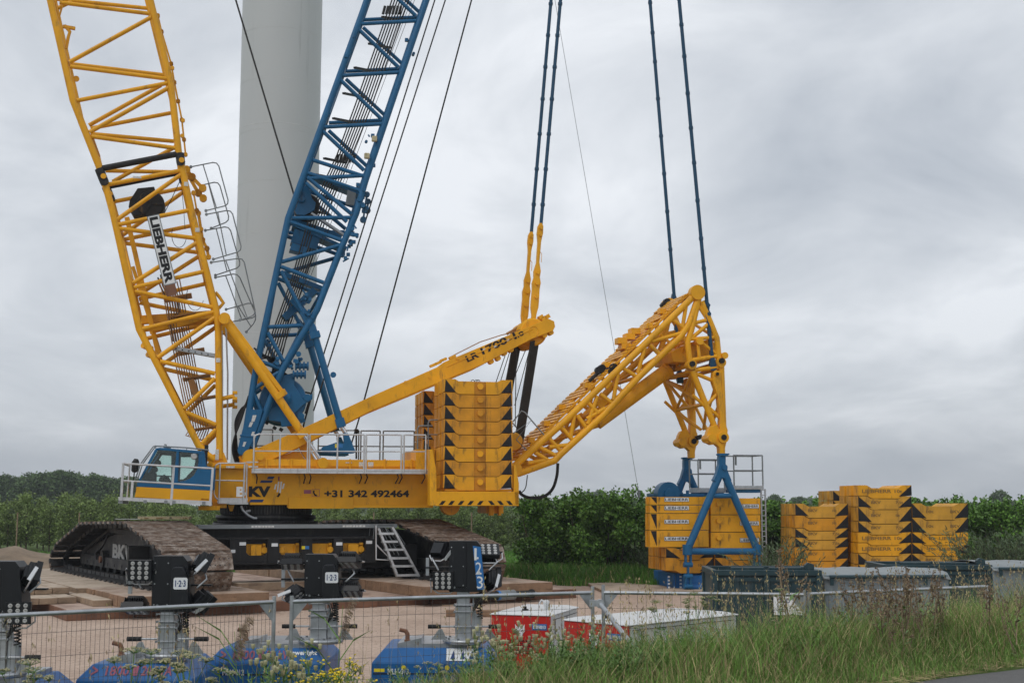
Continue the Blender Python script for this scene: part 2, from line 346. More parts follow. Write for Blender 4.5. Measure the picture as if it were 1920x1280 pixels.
# ---- tracks
def track(xc, side):
    """side: -1 the outer face looks to -x"""
    XN = -5.4
    prof = [U.hit(px, py, XN, 'x') for px, py in ((299, 1101), (303, 1094), (307, 1060), (302, 1036), (232, 981), (151, 981.5), (106, 1019), (93, 1040), (91, 1058), (96, 1070), (118, 1078))]
    prof = [(p.y, max(p.z, .62)) for p in prof]
    prof[0] = (prof[0][0], .62); prof[-1] = (prof[-1][0], .62)
    # resample closed loop into shoes
    loop = prof + [prof[0]]
    tot = sum(math.dist(loop[i], loop[i + 1]) for i in range(len(loop) - 1)); N = 50; step = tot / N
    pts = []; i = 0; acc = 0
    for k in range(N):
        d = k * step
        while d > acc + math.dist(loop[i], loop[i + 1]): acc += math.dist(loop[i], loop[i + 1]); i += 1
        q = (d - acc) / math.dist(loop[i], loop[i + 1]); pts.append((loop[i][0] + (loop[i + 1][0] - loop[i][0]) * q, loop[i][1] + (loop[i + 1][1] - loop[i][1]) * q))
    mb = MB(); W = .98; rr = random.Random(5)
    cy = sum(p[0] for p in pts) / N; cz = .62 + .8
    for k in range(N):
        a = Vector((0, *pts[k])); b = Vector((0, *pts[(k + 1) % N])); d = b - a; ln = d.length; d.normalize()
        nrm = Vector((1, 0, 0)).cross(d)
        mid = (a + b) / 2
        if nrm.dot(Vector((0, cy, cz)) - mid) > 0: nrm = -nrm
        c = mid + nrm * .03 + Vector((xc, 0, 0)); up = nrm; fl = .70 if (mid.y > max(p[0] for p in prof) - .9 and mid.z > .75) else .93
        mb.beam(c + Vector((-W + .03, 0, 0)) - nrm * .055, c + Vector((W - .03, 0, 0)) - nrm * .055, ln * (fl - .02), .03, 1, up)
        j = rr.uniform(-.012, .012)
        mb.beam(c + Vector((-W + j, 0, 0)), c + Vector((W + j, 0, 0)), ln * fl, .07, 0, up)
        mb.beam(c + Vector((-W + .02, 0, 0)) + nrm * .04 + d * ln * .38, c + Vector((W - .02, 0, 0)) + nrm * .04 + d * ln * .38, ln * .08, .02, 0, up)
        mb.beam(c + Vector((-W - .02, 0, 0)) - nrm * .02 - d * ln * .2, c + Vector((-W + .05, 0, 0)) - nrm * .02 - d * ln * .2, ln * .35, .1, 1, up)
        for xo in (-.42, .42):
            mb.beam(c + Vector((xo - .09, 0, 0)) - nrm * .11, c + Vector((xo + .09, 0, 0)) - nrm * .11, ln * .8, .14, 1, up)
        if mid.y < min(p[0] for p in prof) + 1.3 and mid.z > .8:   # bolt holes on the turn and slope
            for q in range(14):
                xo = -W + .1 + q * (2 * W - .2) / 13
                for w_ in (-.22, .12): mb.disc(c + Vector((xo, 0, 0)) + nrm * .036 + d * ln * w_, nrm, .022, .006, 6, 1)
    t_ = upart(mb, 'track', ['track_shoe', 'track_dark'])
    # side frame with wheels
    y0 = min(p[0] for p in prof); y1 = max(p[0] for p in prof); f = MB()
    top = [p for p in prof if p[1] > 2.2]; ty0 = min(p[0] for p in top); ty1 = max(p[0] for p in top)
    xo = xc + .05
    f.prism([(xc + .1, y0 + .75, .85), (xc + .1, y1 - .85, .85), (xc + .1, y1 - 1.0, 1.35), (xc + .1, ty1 - .4, 2.0), (xc + .1, ty0 + .5, 2.0), (xc + .1, y0 + .8, 1.35)], (.7, 0, 0), 0)
    f.box((xo - .1, y0 + .9, .86), (xo + .049, y1 - 1.1, 1.2), 0)
    for k in range(14):
        yy = y0 + 1.1 + k * (y1 - y0 - 2.4) / 13
        f.disc((xc + .45, yy, .86), (1, 0, 0), .2, .6, 16, 1)
        f.box((xo - .115, yy + .18, .92), (xo - .101, yy + .26, 1.02), 1)
    for yy, r_ in ((y0 + .62, .5), (y1 - .75, .5)):
        f.disc((xc + .45, yy, 1.22), (1, 0, 0), r_, .75, 24, 1)
        for k in range(10):
            a_ = k * .628; f.disc((xc + .06, yy + .3 * math.cos(a_), 1.22 + .3 * math.sin(a_)), (1, 0, 0), .035, .04, 6, 1)
    HY = U.hit(196, 1040, -4.42, 'x').y
    fx = xc + .1; side = -1
    f.beam((fx + side * .05, ty0 + .4, 2.05), (fx + side * .05, ty1 + .3, 2.12), .1, .14, 0)
    f.beam((fx + side * .06, ty1 + .3, 2.1), (fx + side * .06, y1 - 1.2, 1.35), .08, .1, 0)
    f.disc((fx + side * .1, HY, 1.12), (1, 0, 0), .3, .22, 20, 1); f.disc((fx + side * .23, HY, 1.12), (1, 0, 0), .12, .08, 12, 2)
    f.disc((fx + side * .1, (y0 + y1) / 2 - 1.55, 1.02), (1, 0, 0), .3, .22, 20, 1)
    for q in range(3): f.poly(smooth([(fx + side * (.2 + .05 * q), HY + .3, 1.1), (fx + side * (.22 + .05 * q), HY + .3, 1.35), (fx + side * .18, HY - .1, 1.6), (fx + side * .1, HY - .35, 1.95)]), .03, 6, 1)
    for yy, zz in ((y0 + 2.0, 1.75), (y0 + 2.4, 1.9), (y0 + 6.6, 1.3), (y0 + 6.9, 1.1), (y0 + 3.6, 1.85)):
        f.box((fx + side * .01, yy, zz), (fx + side * .06, yy + .1, zz + .12), 3)
    upart(f, 'track_frame', ['frame_dark', 'track_dark', 'rust_steel', 'sticker_white'], t_)
    return t_, y0, y1, prof
tr1, TY0, TY1, TPROF = track(-4.42, -1)
tr2, *_ = track(4.42, 1)
mb = MB(); fx = -4.42 + .1
a = U.hit(211, 1047, fx - .02, 'x'); b = U.hit(264, 1048, fx - .02, 'x'); zt = U.hit(213, 1019, fx - .02, 'x').z
put_text(mb, 'BKV.nl', (fx - .02, a.y, a.z), (0, b.y - a.y, 0), (0, 0, zt - a.z), 0, .045, .01)
upart(mb, 'lettering', ['grey_ink'], tr1)

# ---- carbody between the tracks
mb = MB()
CB = Frame(-8.2, 43.6, 19)           # the centre frame
def C2(px, py, v): return CB.hit(px, py, v)
yN = -2.6
pl = C2(372, 983, yN); pr = C2(745, 985, yN); zt = 2.36
mb.box((pl.x, yN, zt - .12), (pr.x, yN + .9, zt), 1)                       # grey deck edge
mb.box((pl.x + .2, yN + .5, .95), (pr.x - .3, 2.4, zt - .13), 0)
zb0 = C2(560, 1053, yN).z; zb1 = C2(560, 1009, yN).z
xl = C2(431, 1050, yN).x; xr = C2(705, 1050, yN).x
mb.box((xl, yN + .35, zb0), (xr, yN + .49, zb1), 0)
mb.box((xl, yN + .02, zb0 - .06), (xr, yN + .5, zb0), 0); mb.box((xl - .7, yN + .1, zb1 - .02), (xr, yN + .5, zb1 + .05), 0)
xs = [431, 462, 502, 524, 565, 586, 627, 644, 686, 705]
for i in range(0, 10, 2):
    mb.box((C2(xs[i], 1040, yN).x, yN + .06, zb0 + .004), (C2(xs[i + 1], 1040, yN).x, yN + .346, zb1 - .024), 0)
for i in range(1, 9, 2):
    xa, xb = C2(xs[i], 1040, yN).x, C2(xs[i + 1], 1040, yN).x
    zl, zh = C2(480, 1041, yN).z, C2(480, 1021, yN).z
    mb.box((xa, yN + .10, zb0 + .004), (xb, yN + .34, zl), 0)
    for sx, xx in ((1, xa), (-1, xb)):
        mb.prism([(xx, yN + .1, zl), (xx + sx * .1, yN + .1, zl), (xx, yN + .1, zl + .1)], (0, .24, 0), 0)
for px, py, wd in ((455, 1019, 11), (515, 1021, 12), (455 - 20, 1033, 12), (636, 1019, 11), (692, 1016, 11)):
    p = C2(px, py, yN + .05); mb.box((p.x - .1, yN + .03, p.z - .05), (p.x + .1, yN + .055, p.z + .05), 2)
p = C2(572, 1026, yN + .05); mb.box((p.x, yN + .045, p.z - .05), (p.x + .13, yN + .055, p.z + .05), 4); mb.box((p.x - .11, yN + .045, p.z - .05), (p.x, yN + .055, p.z + .05), 5)
for k in range(7):
    p = C2(474 + k * 6.2, 988, yN); mb.box((p.x - .045, yN - .008, zt - .09), (p.x + .045, yN - .002, zt - .03), 3)
for k in range(7):
    p = C2(645 + k * 6.2, 987, yN); mb.box((p.x - .045, yN - .008, zt - .09), (p.x + .045, yN - .002, zt - .03), 3)
# lower ties to the tracks
mb.beam((-4.6, 1.3, 1.25), (4.6, 1.3, 1.25), 1.3, .9, 0); mb.beam((-4.6, -1.6, 1.35), (4.6, -1.6, 1.35), 1.0, .7, 0)
cbo = mb.build('carbody', ['black_paint', 'dull_steel', 'white_sign', 'sticker_white', 'sign_blue', 'decal_yellow'], crane, .008, K.loc(CB.o), CB.a - K.a)
mb = MB()
for i in range(1, 9, 2):
    xa, xb = C2(xs[i], 1040, yN).x + .02, C2(xs[i + 1], 1040, yN).x - .02; zl, zh = C2(480, 1043, yN).z, C2(480, 1020, yN).z
    mb.box((xa, yN + .3, zl), (xb, yN + .345, zh), 0); xm = (xa + xb) / 2; s_ = 1 if i in (1, 7) else -1
    mb.box((xm - .18 * s_, yN + .16, zl + .02), (xm + .16, yN + .30, zh - .03), 0)
    mb.disc((xm + .25 * (1 if i != 3 else -1), yN + .24, (zl + zh) / 2), (0, 1, 0), .1, .13, 16, 0)
    mb.box((xm + .2, yN + .2, zh - .06), (xb - .03, yN + .3, zh + .02), 0); mb.cut()
mb.build('carbody_ballast', ['slab_yellow'], cbo, .01)
# access steps
mb = MB()
def S2(px, py, v): return C2(px, py, v)
yS = yN - .45
tre = [(712, 736, 999), (719, 743, 1014), (724, 754, 1029), (731, 764, 1045), (737, 773, 1060), (747, 782, 1077)]
mb.beam(S2(709, 990, yS), S2(745, 1080, yS), .2, .07, 0, (1, 0, 0)); mb.beam(S2(735, 988, yS), S2(785, 1080, yS), .2, .07, 0, (1, 0, 0))
for xa_, xb_, yy in tre: a = S2(xa_, yy, yS); b = S2(xb_, yy, yS); mb.box((a.x - .05, yS - .12, a.z - .05), (b.x + .03, yS + .14, a.z + .02))
mb2 = MB()
for yo in (0, .62):
    for off in (0, .0):
        p = [S2(700, 1010, yS), S2(702, 984, yS), S2(735, 984, yS), S2(760, 1020, yS), S2(752, 1024, yS), S2(725, 990, yS)]
        for q in p: q.y += yo
        mb2.poly(p, .02, 6, 0)
    p = [S2(748, 1040, yS), S2(730, 1004, yS), S2(722, 988, yS)]
    for q in p: q.y += yo
    mb2.poly(p, .018, 6, 0)
p = [S2(705, 984, yS), S2(705, 1048, yS), S2(735, 1050, yS), S2(705, 1020, yS)]
mb.poly(p, .03, 6, 0)
st = mb.build('access_steps', ['aluminium'], crane, 0, K.loc(CB.o), CB.a - K.a); mb2.build('handrail', ['dull_steel'], st)

# ---- slewing ring
mb = MB()
mb.lathe((0, 0, 2.30), (0, 0, 1), [(0, 1.75), (.10, 1.75), (.11, 1.6), (.2, 1.6), (.21, 1.66), (.34, 1.66), (.35, 1.5), (.7, 1.5)], 64, 0)
for k in range(96):
    a = k * math.tau / 96; c, s_ = math.cos(a), math.sin(a)
    mb.beam((1.5 * c, 1.5 * s_, 2.68), (1.5 * c, 1.5 * s_, 2.95), .05, .05, 1, (c, s_, 0)); mb.disc((1.71 * c, 1.71 * s_, 2.42), (0, 0, 1), .022, .04, 6, 1)
mb.build('slewing_ring', ['black_paint', 'track_dark'], crane)

# ---- upper frame
SN = -1.75                                  # near side sheet of the upper frame
def ab(mb, x0, y0, x1, y1, s0, s1, m=0):
    a = L(x0, y0, s0); b = L(x1, y1, s0); mb.box((a.x, s0, a.z), (b.x, s1, b.z), m)
mb = MB()
SF = 1.75
ab(mb, 398, 868, 470, 941, SN + .25, SF, 0)           # head, beside the cab
ab(mb, 470, 886, 540, 946, SN, SF, 0)
ab(mb, 540, 886, 812, 951, SN, SF, 0)
ab(mb, 475, 860, 805, 885, SN + .35, SF - .3, 0)
ab(mb, 541, 932, 663, 953, SN - .04, SN - .003, 0)
ab(mb, 663, 946, 812, 951.5, SN - .09, SN - .003, 1)
ab(mb, 396, 872, 470, 878, SN + .1, SN + .248, 0)
# raised lip, stiffeners
ab(mb, 475, 872, 800, 875, SN + .3, SN + .348, 1)
for px in (498, 545, 600, 655, 720, 770):
    ab(mb, px, 860, px + 3, 884, SN + .31, SN + .347, 1)
ab(mb, 780, 842, 815, 886, SN + .1, SF, 0)
# pivot lugs
for s0 in (-1.3, .95):
    p = L(470, 858, s0); mb.disc((p.x, s0, p.z), (0, 1, 0), .28, .3, 24, 0)
    q = L(480, 870, s0)
    mb.prism([L(448, 880, s0), L(455, 860, s0), L(462, 846, s0), L(482, 838, s0), L(500, 850, s0), L(520, 882, s0)], (0, .34, 0), 0)
    mb.prism([L(385, 880, s0), L(396, 852, s0), L(420, 848, s0), L(432, 880, s0)], (0, .34, 0), 0)
    p = L(605, 872, s0); mb.disc((p.x, s0, p.z), (0, 1, 0), .24, .34, 20, 0)
    mb.disc(L(560, 800, s0) * 0 + L(488, 856, s0), (0, 1, 0), .12, .36, 16, 1)
frame = mb.build('upper_frame', ['yellow_paint', 'yellow_paint_plain'], crane, .012)
# tray carrying the counterweight
mb = MB(); TN = -3.35; TF = 3.6
ab(mb, 818, 921, 973, 948, TN, TF, 0); ab(mb, 834, 916.0, 960, 920.9, TN + .16, -1.3, 0); ab(mb, 834, 916.0, 960, 920.9, 1.42, 3.3, 0)
ab(mb, 813, 862, 831, 921, TN + .1, TN + .5, 0) if False else None
mb.prism([L(806, 948, TN), L(806, 842, TN), L(811, 842, TN), L(818, 880, TN), L(819, 948, TN)], (0, .5, 0), 0)
mb.prism([L(973, 947, TN), L(973, 905, TN), L(967, 872, TN), L(964, 872, TN), L(964, 921, TN), L(966, 947, TN)], (0, .5, 0), 0)
tray = mb.build('counterweight_tray', ['yellow_paint'], crane, .012)
mb = MB()
for k, px in enumerate([829, 846, 864, 882, 900, 921, 938, 955]):
    d = 6 if k < 5 else -6
    a0, a1, a2, a3 = (L(px - 6 + (d if d > 0 else 0), 938.5, TN - .004), L(px + 1 + (d if d > 0 else 0), 938.5, TN - .004), L(px + 1 - (d if d < 0 else 0), 946, TN - .004), L(px - 6 - (d if d < 0 else 0), 946, TN - .004))
    if d > 0: a2, a3 = L(px + 1, 946, TN - .004), L(px - 6, 946, TN - .004)
    mb.prism([a0, a1, a2, a3], (0, .003, 0), 0)
mb.build('hazard_stripe', ['black_ink'], tray)
mb = MB()
ab(mb, 912, 948, 944, 962, -1.0, .6, 0); ab(mb, 917, 948, 926, 966, -1.2, -1.0, 0); ab(mb, 935, 948, 940, 966, -1.2, -1.0, 0)
p = L(845, 948, -2.6); mb.disc((p.x, -2.4, p.z), (0, 1, 0), .3, .5, 20, 1)
mb.build('tow_bracket', ['yellow_paint', 'slab_orange'], tray, .01)

# writing on the side sheet
mb = MB(); sT = SN - .006
def word(mb, txt, px0, py0, px1, py1, s, m=0, off=.03, th=.006, shear=0):
    """text whose lower left corner is px0,py1 and upper right px1,py0"""
    a = L(px0, py1, s); b = L(px1, py1, s); c = L(px0, py0, s)
    put_text(mb, txt, a, b - a, Vector((0, 0, c.z - a.z)), m, off, th, shear)
word(mb, 'KV', 466, 911, 507, 931, sT, 0, .06); mb.cut()
word(mb, '+31 342 492464', 608, 918, 767, 932, sT, 0, .035); mb.cut()
for (x0, y0, x1, y1) in ((500, 893, 515, 898), (487, 900, 512, 904.5), (467, 936, 495, 941)):
    mb.prism([L(x0, y1, sT), L(x1 - 3, y1, sT), L(x1, y0, sT), L(x0 + 3, y0, sT)], (0, -.004, 0), 1)
ab(mb, 521.5, 893, 524, 901, sT, sT - .004, 2)
# hook emblem: tilted white bars in an oval and a hook below
for k in range(4):
    x = 513.5 + k * 5
    top = (907, 902.5, 902.5, 906)[k]; bot = (917, 922, 923.5, 916)[k]
    mb.prism([L(x, bot, sT), L(x + 3, bot, sT), L(x + 5.5, top, sT), L(x + 2.5, top, sT)], (0, -.004, 0), 3)
mb.poly([L(523, 924, sT), L(523.5, 927, sT), L(521.5, 930, sT), L(519.8, 928.5, sT)], .035, 6, 0)
# telephone box sign
for a_, b_ in (((585, 917), (599, 917)), ((599, 917), (599, 930)), ((599, 930), (585, 930)), ((585, 930), (585, 917))):
    mb.tube(L(*a_, sT), L(*b_, sT), .008, n=4, m=2)
mb.poly([L(588.5, 919, sT), L(588, 923, sT), L(590, 927, sT), L(594, 928.5, sT)], .025, 6, 0)
ab(mb, 570, 918, 583, 925, sT, sT - .003, 2)
mb.build('lettering', ['black_ink', 'navy_ink', 'decal_red', 'white_sign'], frame)
mb = MB(); sp = SN + .24; word(mb, 'B', 443, 912, 461, 931, -2.18, 0, .05)
lb = mb.build('lettering', ['white_sign'], frame)
# stickers and valve plates
mb = MB()
for (x0, y0, x1, y1, s_) in ((424, 873, 440, 877, SN + .09), (462, 864.5, 470, 868, SN + .24), (466, 873, 484, 876, SN - .05), (690, 866, 700, 876, SN + .34), (648, 866, 660, 868, SN + .34), (673, 866, 682, 876, SN + .34)):
    ab(mb, x0, y0, x1, y1, s_, s_ - .006, 0)
mb.build('decal', ['sticker_white'], frame)
# underside bracket hanging by the ring
mb = MB()
mb.poly([L(452, 948, SN), L(455, 956, SN), L(466, 966, SN), L(476, 971, SN), L(482, 971, SN)], .045, 6, 0); mb.tube(L(461, 958, SN), L(470, 957, SN), .04, n=6)
mb.build('step_hanger', ['galvanised'], frame)
mb = MB()
ab(mb, 372, 948, 412, 956, -2.2, -1.2, 0); ab(mb, 398, 941, 425, 952, -1.9, .5, 0); mb.prism([L(427, 946, -1.5), L(440, 946, -1.5), L(436, 958, -1.5), L(431, 958, -1.5)], (0, .15, 0), 0)
mb.build('bracket', ['yellow_paint'], frame, .01)

# ---- walkways and railings
def railing(name, pts, posts, z_top, mid=1, r=.024, parent=crane, matn='aluminium', toe=None):
    """pts: rail line at floor level; vertical posts at given points up to z_top above"""
    mb = MB(); pts = [Vector(p) for p in pts]
    for k in range(mid + 1):
        h = z_top * (1 - k * .48)
        mb.poly([p + Vector((0, 0, h)) for p in pts], r, 6)
    for p in posts: mb.tube(Vector(p), Vector(p) + Vector((0, 0, z_top)), r, n=6)
    return mb.build(name, matn, parent)
WN = -2.55; zf = L(600, 885, WN).z; zr = L(600, 816, WN).z
mb = MB()
ab(mb, 472, 877.5, 803, 888, WN, WN + .05, 0); ab(mb, 472, 885, 803, 888, WN + .051, SN - .003, 0)
ab(mb, 472, 881.5, 803, 883, WN - .012, WN - .001, 1)
for px in (480, 570, 581, 676, 687, 745, 752, 795):
    mb.poly([L(px, 888, WN + .05), L(px + 2, 895, WN + .05), (L(px + 2, 903, WN + .05).x, SN - .01, L(px, 905, WN).z)], .022, 5, 2)
wk = mb.build('walkway', ['aluminium', 'dull_steel', 'black_paint'], crane)
for i, (x0, x1, xm) in enumerate(((475, 576, 524), (580, 682, 632), (686, 752, None), (757, 798, None))):
    a = L(x0, 886, WN); b = L(x1, 886, WN)
    ps = [a, b] + ([L(xm, 886, WN)] if xm else [])
    mb = MB(); H = zr - zf + .05
    if i == 0:
        mb.poly([a, a + Vector((0, 0, H - .15)), a + Vector((.04, 0, H - .04)), a + Vector((.15, 0, H)), b + Vector((0, 0, H))], .026, 6)
    else: mb.tube(a + Vector((0, 0, H)), b + Vector((0, 0, H)), .026, n=6)
    mb.tube(a + Vector((0, 0, H * .56)), b + Vector((0, 0, H * .56)), .02, n=6)
    for p in ps: mb.tube(p, p + Vector((0, 0, H)), .028, n=6)
    mb.build('railing', ['aluminium'], wk)
# far side railing
WF = 2.3
for i, (x0, x1) in enumerate(((480, 510), (596, 672), (676, 712), (718, 776))):
    a = L(x0, 868, WF); b = L(x1, 868, WF); H = L(650, 807, WF).z - a.z; mb = MB()
    for h in (H, H * .52): mb.tube(a + Vector((0, 0, h)), b + Vector((0, 0, h)), .024, n=6)
    for p in (a, b): mb.tube(p, p + Vector((0, 0, H)), .026, n=6)
    mb.build('railing', ['dull_steel'], wk)
mb = MB()   # hooped rails by the counterweight
for x0, x1, y0, y1 in ((783, 801, 798, 842), (803, 812, 787, 842)):
    s_ = -2.0; mb.poly([L(x0, y1, s_), L(x0, y0 + 6, s_), L(x0 + 2, y0 + 1, s_), L(x0 + 6, y0, s_), L(x1 + 10, y0, s_)], .024, 6)
    mb.tube(L(x0, (y0 + y1) / 2, s_), L(x1 + 8, (y0 + y1) / 2, s_), .02, n=6)
mb.build('railing', ['dull_steel'], wk)
# ladder gate beside cab
mb = MB(); G = -2.2
mb.poly([L(459, 868, G), L(412, 868, G), L(405, 871, G), L(403, 876, G), L(401, 925, G), L(404, 932, G), L(410, 937, G)], .024, 6)
mb.tube(L(413, 868, G), L(410, 944, G), .026, n=6); mb.tube(L(459, 866, G), L(456, 944, G), .03, n=6); mb.tube(L(463, 870, G), L(462, 944, G), .026, n=6)
mb.tube(L(403, 900, G), L(460, 901, G), .022, n=6); mb.tube(L(462, 866, G), L(484, 866, G), .02, n=6)
ab(mb, 408, 933, 464, 943, G, G + .06, 0); ab(mb, 408, 941, 464, 944, G + .061, G + .9, 0)
mb.build('gate', ['aluminium'], wk)

# ---- cab (tilted back a little, as in the photo; outlines taken in its own side plane)
CN, CF = -3.15, -1.35                       # near and far side of the cab
mb = MB()
def pl(mb, pts, s0, s1, m=0):
    q = [L(x, y, CN) for x, y in pts]; q = [Vector((p.x, s0, p.z)) for p in q]
    mb.prism(q, (0, s1 - s0, 0), m)
# floor, rear wall, roof, front
pl(mb, [(256, 912), (397, 919), (396, 938), (375, 943), (252, 932)], CN + .07, CF - .07, 0)
cab = mb.build('cab', ['yellow_paint_plain'], crane, .02)
mb = MB()
for s0, s1 in ((CN, CN + .06), (CF - .06, CF)):
    pl(mb, [(256, 912), (397, 919.5), (396.5, 936), (378, 934), (377, 943), (325, 936), (253, 931)], s0, s1, 0); mb.cut()
mb.build('side_panel', ['yellow_paint_plain'], cab, .008)
mb = MB()
for s0, s1 in ((CN, CN + .06), (CF - .06, CF)):
    pl(mb, [(256, 911.8), (258, 903), (262, 900), (325, 905), (397, 909), (397.5, 919.3)], s0, s1)          # sill
    pl(mb, [(258.5, 902.8), (290, 843), (293, 840), (296, 843), (264, 899.8)], s0, s1)                       # front pillar
    pl(mb, [(293, 840), (300, 838.8), (383, 845.5), (384, 851), (333, 846.3), (296, 843)], s0, s1)            # roof edge
    pl(mb, [(325, 904.8), (331, 846.2), (336, 846.6), (333.5, 902), (343, 903.5), (343, 906)], s0, s1)                      # door pillar
    # rear panel with its curved window edge
    cur = [(372, 850), (372, 866), (369.5, 880), (364, 890), (356, 897), (345, 901.5), (334, 902.8)]
    pl(mb, [cur[0], (384, 851), (387, 873), (404, 878), (402, 900), (397, 909), (334, 905.2)] + cur[::-1][:1] + cur[::-1][1:-1], s0, s1)
pl(mb, [(293, 839.5), (383, 845.2), (383, 848), (292, 842.5)], CN + .061, CF - .061)
pl(mb, [(384, 848), (387, 873), (404, 878), (402, 918), (398, 918), (381, 880), (379, 850)], CN + .061, CF - .061)
mb.build('cab_shell', ['blue_paint'], cab, .008)
mb = MB()    # dark trim inside
for s0, s1 in ((CN + .062, CN + .1), (CF - .1, CF - .062)):
    pl(mb, [(264, 899.5), (269, 899.8), (280, 878), (287, 866), (299, 849), (321, 850.5), (321, 904), (325, 904.6), (330.5, 847), (296, 844)], s0, s1)
    cin = [(366, 853), (366, 866), (362, 880), (352, 890), (349, 894), (344, 897.5), (334, 899)]
    cur2 = [(371.8, 850.3), (371.8, 866), (369.3, 880), (363.8, 890), (355.8, 896.8), (344.8, 901.3), (334.2, 902.6)]
    pl(mb, [(336.4, 847), *cur2[:1], *cur2[1:], *cin[::-1], (336, 853)], s0, s1)
mb.build('window_trim', ['seat_black'], cab)
mb = MB()
for s_ in (CN + .03, CF - .03):
    pl(mb, [(262, 900.5), (296, 843.5), (331, 846.5), (326, 905)], s_, s_ + .006)
    mb.cut(); pl(mb, [(334, 902.5), (336.5, 847), (371.5, 850.5), (372, 866), (369.5, 880), (364, 890), (356, 897), (345, 901.5)], s_, s_ + .006); mb.cut()
a = L(256, 912, CN); b = L(292, 842, CN); mb.prism([(a.x - .02, CN + .1, a.z), (b.x - .02, CN + .1, b.z), (b.x - .02, CF - .1, b.z), (a.x - .02, CF - .1, a.z)], (.008, 0, 0))
mb.build('window', ['cab_glass'], cab)
mb = MB(); sm_ = -2.2      # seat, console, monitor
a = L(330, 900, sm_)
mb.box((a.x + .35, sm_ - .3, a.z - .25), (a.x + .9, sm_ + .3, a.z + .05)); mb.box((a.x + .78, sm_ - .28, a.z), (a.x + .95, sm_ + .28, a.z + .95)); mb.box((a.x + .85, sm_ - .15, a.z + .9), (a.x + .97, sm_ + .15, a.z + 1.12))
b = L(277, 893, sm_); mb.box((b.x - .1, sm_ - .35, b.z - .35), (b.x + .25, sm_ + .5, b.z + .12)); 
for px, py in ((290, 880), (296, 867.5)):
    c = L(px, py, sm_ - .3); mb.disc(c, (0, 1, 0), .1, .2, 14)
    mb.tube(c, (b.x + .05, sm_ - .3, b.z), .02)
mb.tube(L(288, 891, sm_ - .2), L(322, 893, sm_ - .2), .025)
mb.poly([L(302, 903, -2.6), L(304, 897, -2.6), L(308, 894, -2.6), L(313, 898, -2.6), L(316, 903, -2.6)], .09, 8)
mb.box((L(303, 905, -2.3).x, -2.7, L(303, 905, -2.3).z - .1), (L(324, 905, -2.3).x, -1.9, L(303, 901, -2.3).z))
mb.build('seat_and_console', ['seat_black'], cab, .02)
mb = MB(); mb.lathe(L(364, 855.5, CN) + Vector((-.0, -.03, 0)), (0, 1, 0), [(-.05, .08), (0, .1), (.08, .1)], 14)
p = L(358, 855, CN); mb.box((p.x, CN - .05, p.z - .07), (p.x + .18, CN + .03, p.z + .07)); mb.build('work_lamp', ['lamp_lens'], cab, .02)
mb = MB()
mb.poly([L(254, 898, CN + .2), L(263, 870, CN + .2), L(287, 837, CN + .2), L(291, 835.5, CN + .2), L(350, 839, CN + .2), L(378, 842, CN + .2), L(392, 843.5, CN + .2)], .022, 6)
mb.poly([L(258, 898, CF), L(267, 870, CF), L(291, 837, CF), L(295, 836, CF), L(350, 839, CF), L(385, 843, CF)], .022, 6)
for px in (292, 320, 350, 378): mb.tube(L(px, 837 + (px - 292) * .07, CN + .2), L(px, 841 + (px - 292) * .07, CN + .2), .015, n=6)
mb.tube(L(310, 838, -2.2), L(310, 832, -2.2), .07, .03, n=10)
mb.box((L(306, 838, CN).x, CN + .3, L(306, 838.5, CN).z), (L(317, 838, CN).x, CN + .9, L(306, 837, CN).z + .02))
mb.build('roof_rail', ['dull_steel'], cab)
mb = MB(); c = L(252, 878, CN - .1); mb.lathe(c + Vector((0, 0, -.12)), (.1, 0, 1), [(0, .05), (.05, .1), (.3, .12), (.42, .06)], 10); mb.tube(c + Vector((0, 0, -.12)), c + Vector((-.02, 0, -.5)), .02)
mb.build('mirror', ['rubber'], cab, .01)
# platform round the cab, tilted with it
mb = MB(); PN = -3.75
def plat(px, py): return L(px, py, PN)
a, b = plat(222, 937.5), plat(397, 947); dz = (b.z - a.z)
mb.prism([a, b, plat(397, 939), plat(222, 931)], (0, .05, 0), 0)
mb.prism([a + Vector((0, .051, 0)), b + Vector((0, .051, 0)), b + Vector((0, .051, .04)), a + Vector((0, .051, .04))], (0, 2.5, 0), 0)
mb.prism([plat(221, 943), plat(223, 936), plat(230, 936), plat(230, 944)], (0, 2.5, 0), 1)
for px in (272, 311, 326, 382):
    p = plat(px, 942.5 + (px - 300) * .025 - 1); mb.box((p.x - .05, PN - .03, p.z - .03), (p.x + .05, PN - .003, p.z + .06), 1)
pf = mb.build('cab_platform', ['aluminium', 'dull_steel'], crane)
mb = MB()
for pa, pb in (((227, 938), (231, 868.5)), ((246, 938), (248.5, 902)), ((320.5, 946), (326, 873.5)), ((394, 948), (399, 878))):
    mb.beam(plat(*pa), plat(*pb), .07, .07)
mb.tube(plat(231, 868.5), plat(400, 878), .032, n=6); mb.tube(plat(228, 900.5), plat(397, 910.5), .028, n=6)
a, b = plat(230, 868.5), L(237, 868.5, PN + 2.3); mb.tube(a, Vector((a.x, PN + 2.4, a.z)), .03, n=6); mb.tube(Vector((a.x, PN + .35, a.z)), Vector((a.x - .02, PN + .35, a.z - 1.2)), .03, n=6)
a = plat(228, 901); mb.tube(a, Vector((a.x, PN + 2.4, a.z)), .028, n=6)
mb.tube(Vector((a.x, PN + 2.4, a.z - .7)), Vector((a.x + .05, PN + 2.4, a.z + .6)), .03, n=6)
mb.build('railing', ['aluminium'], pf)

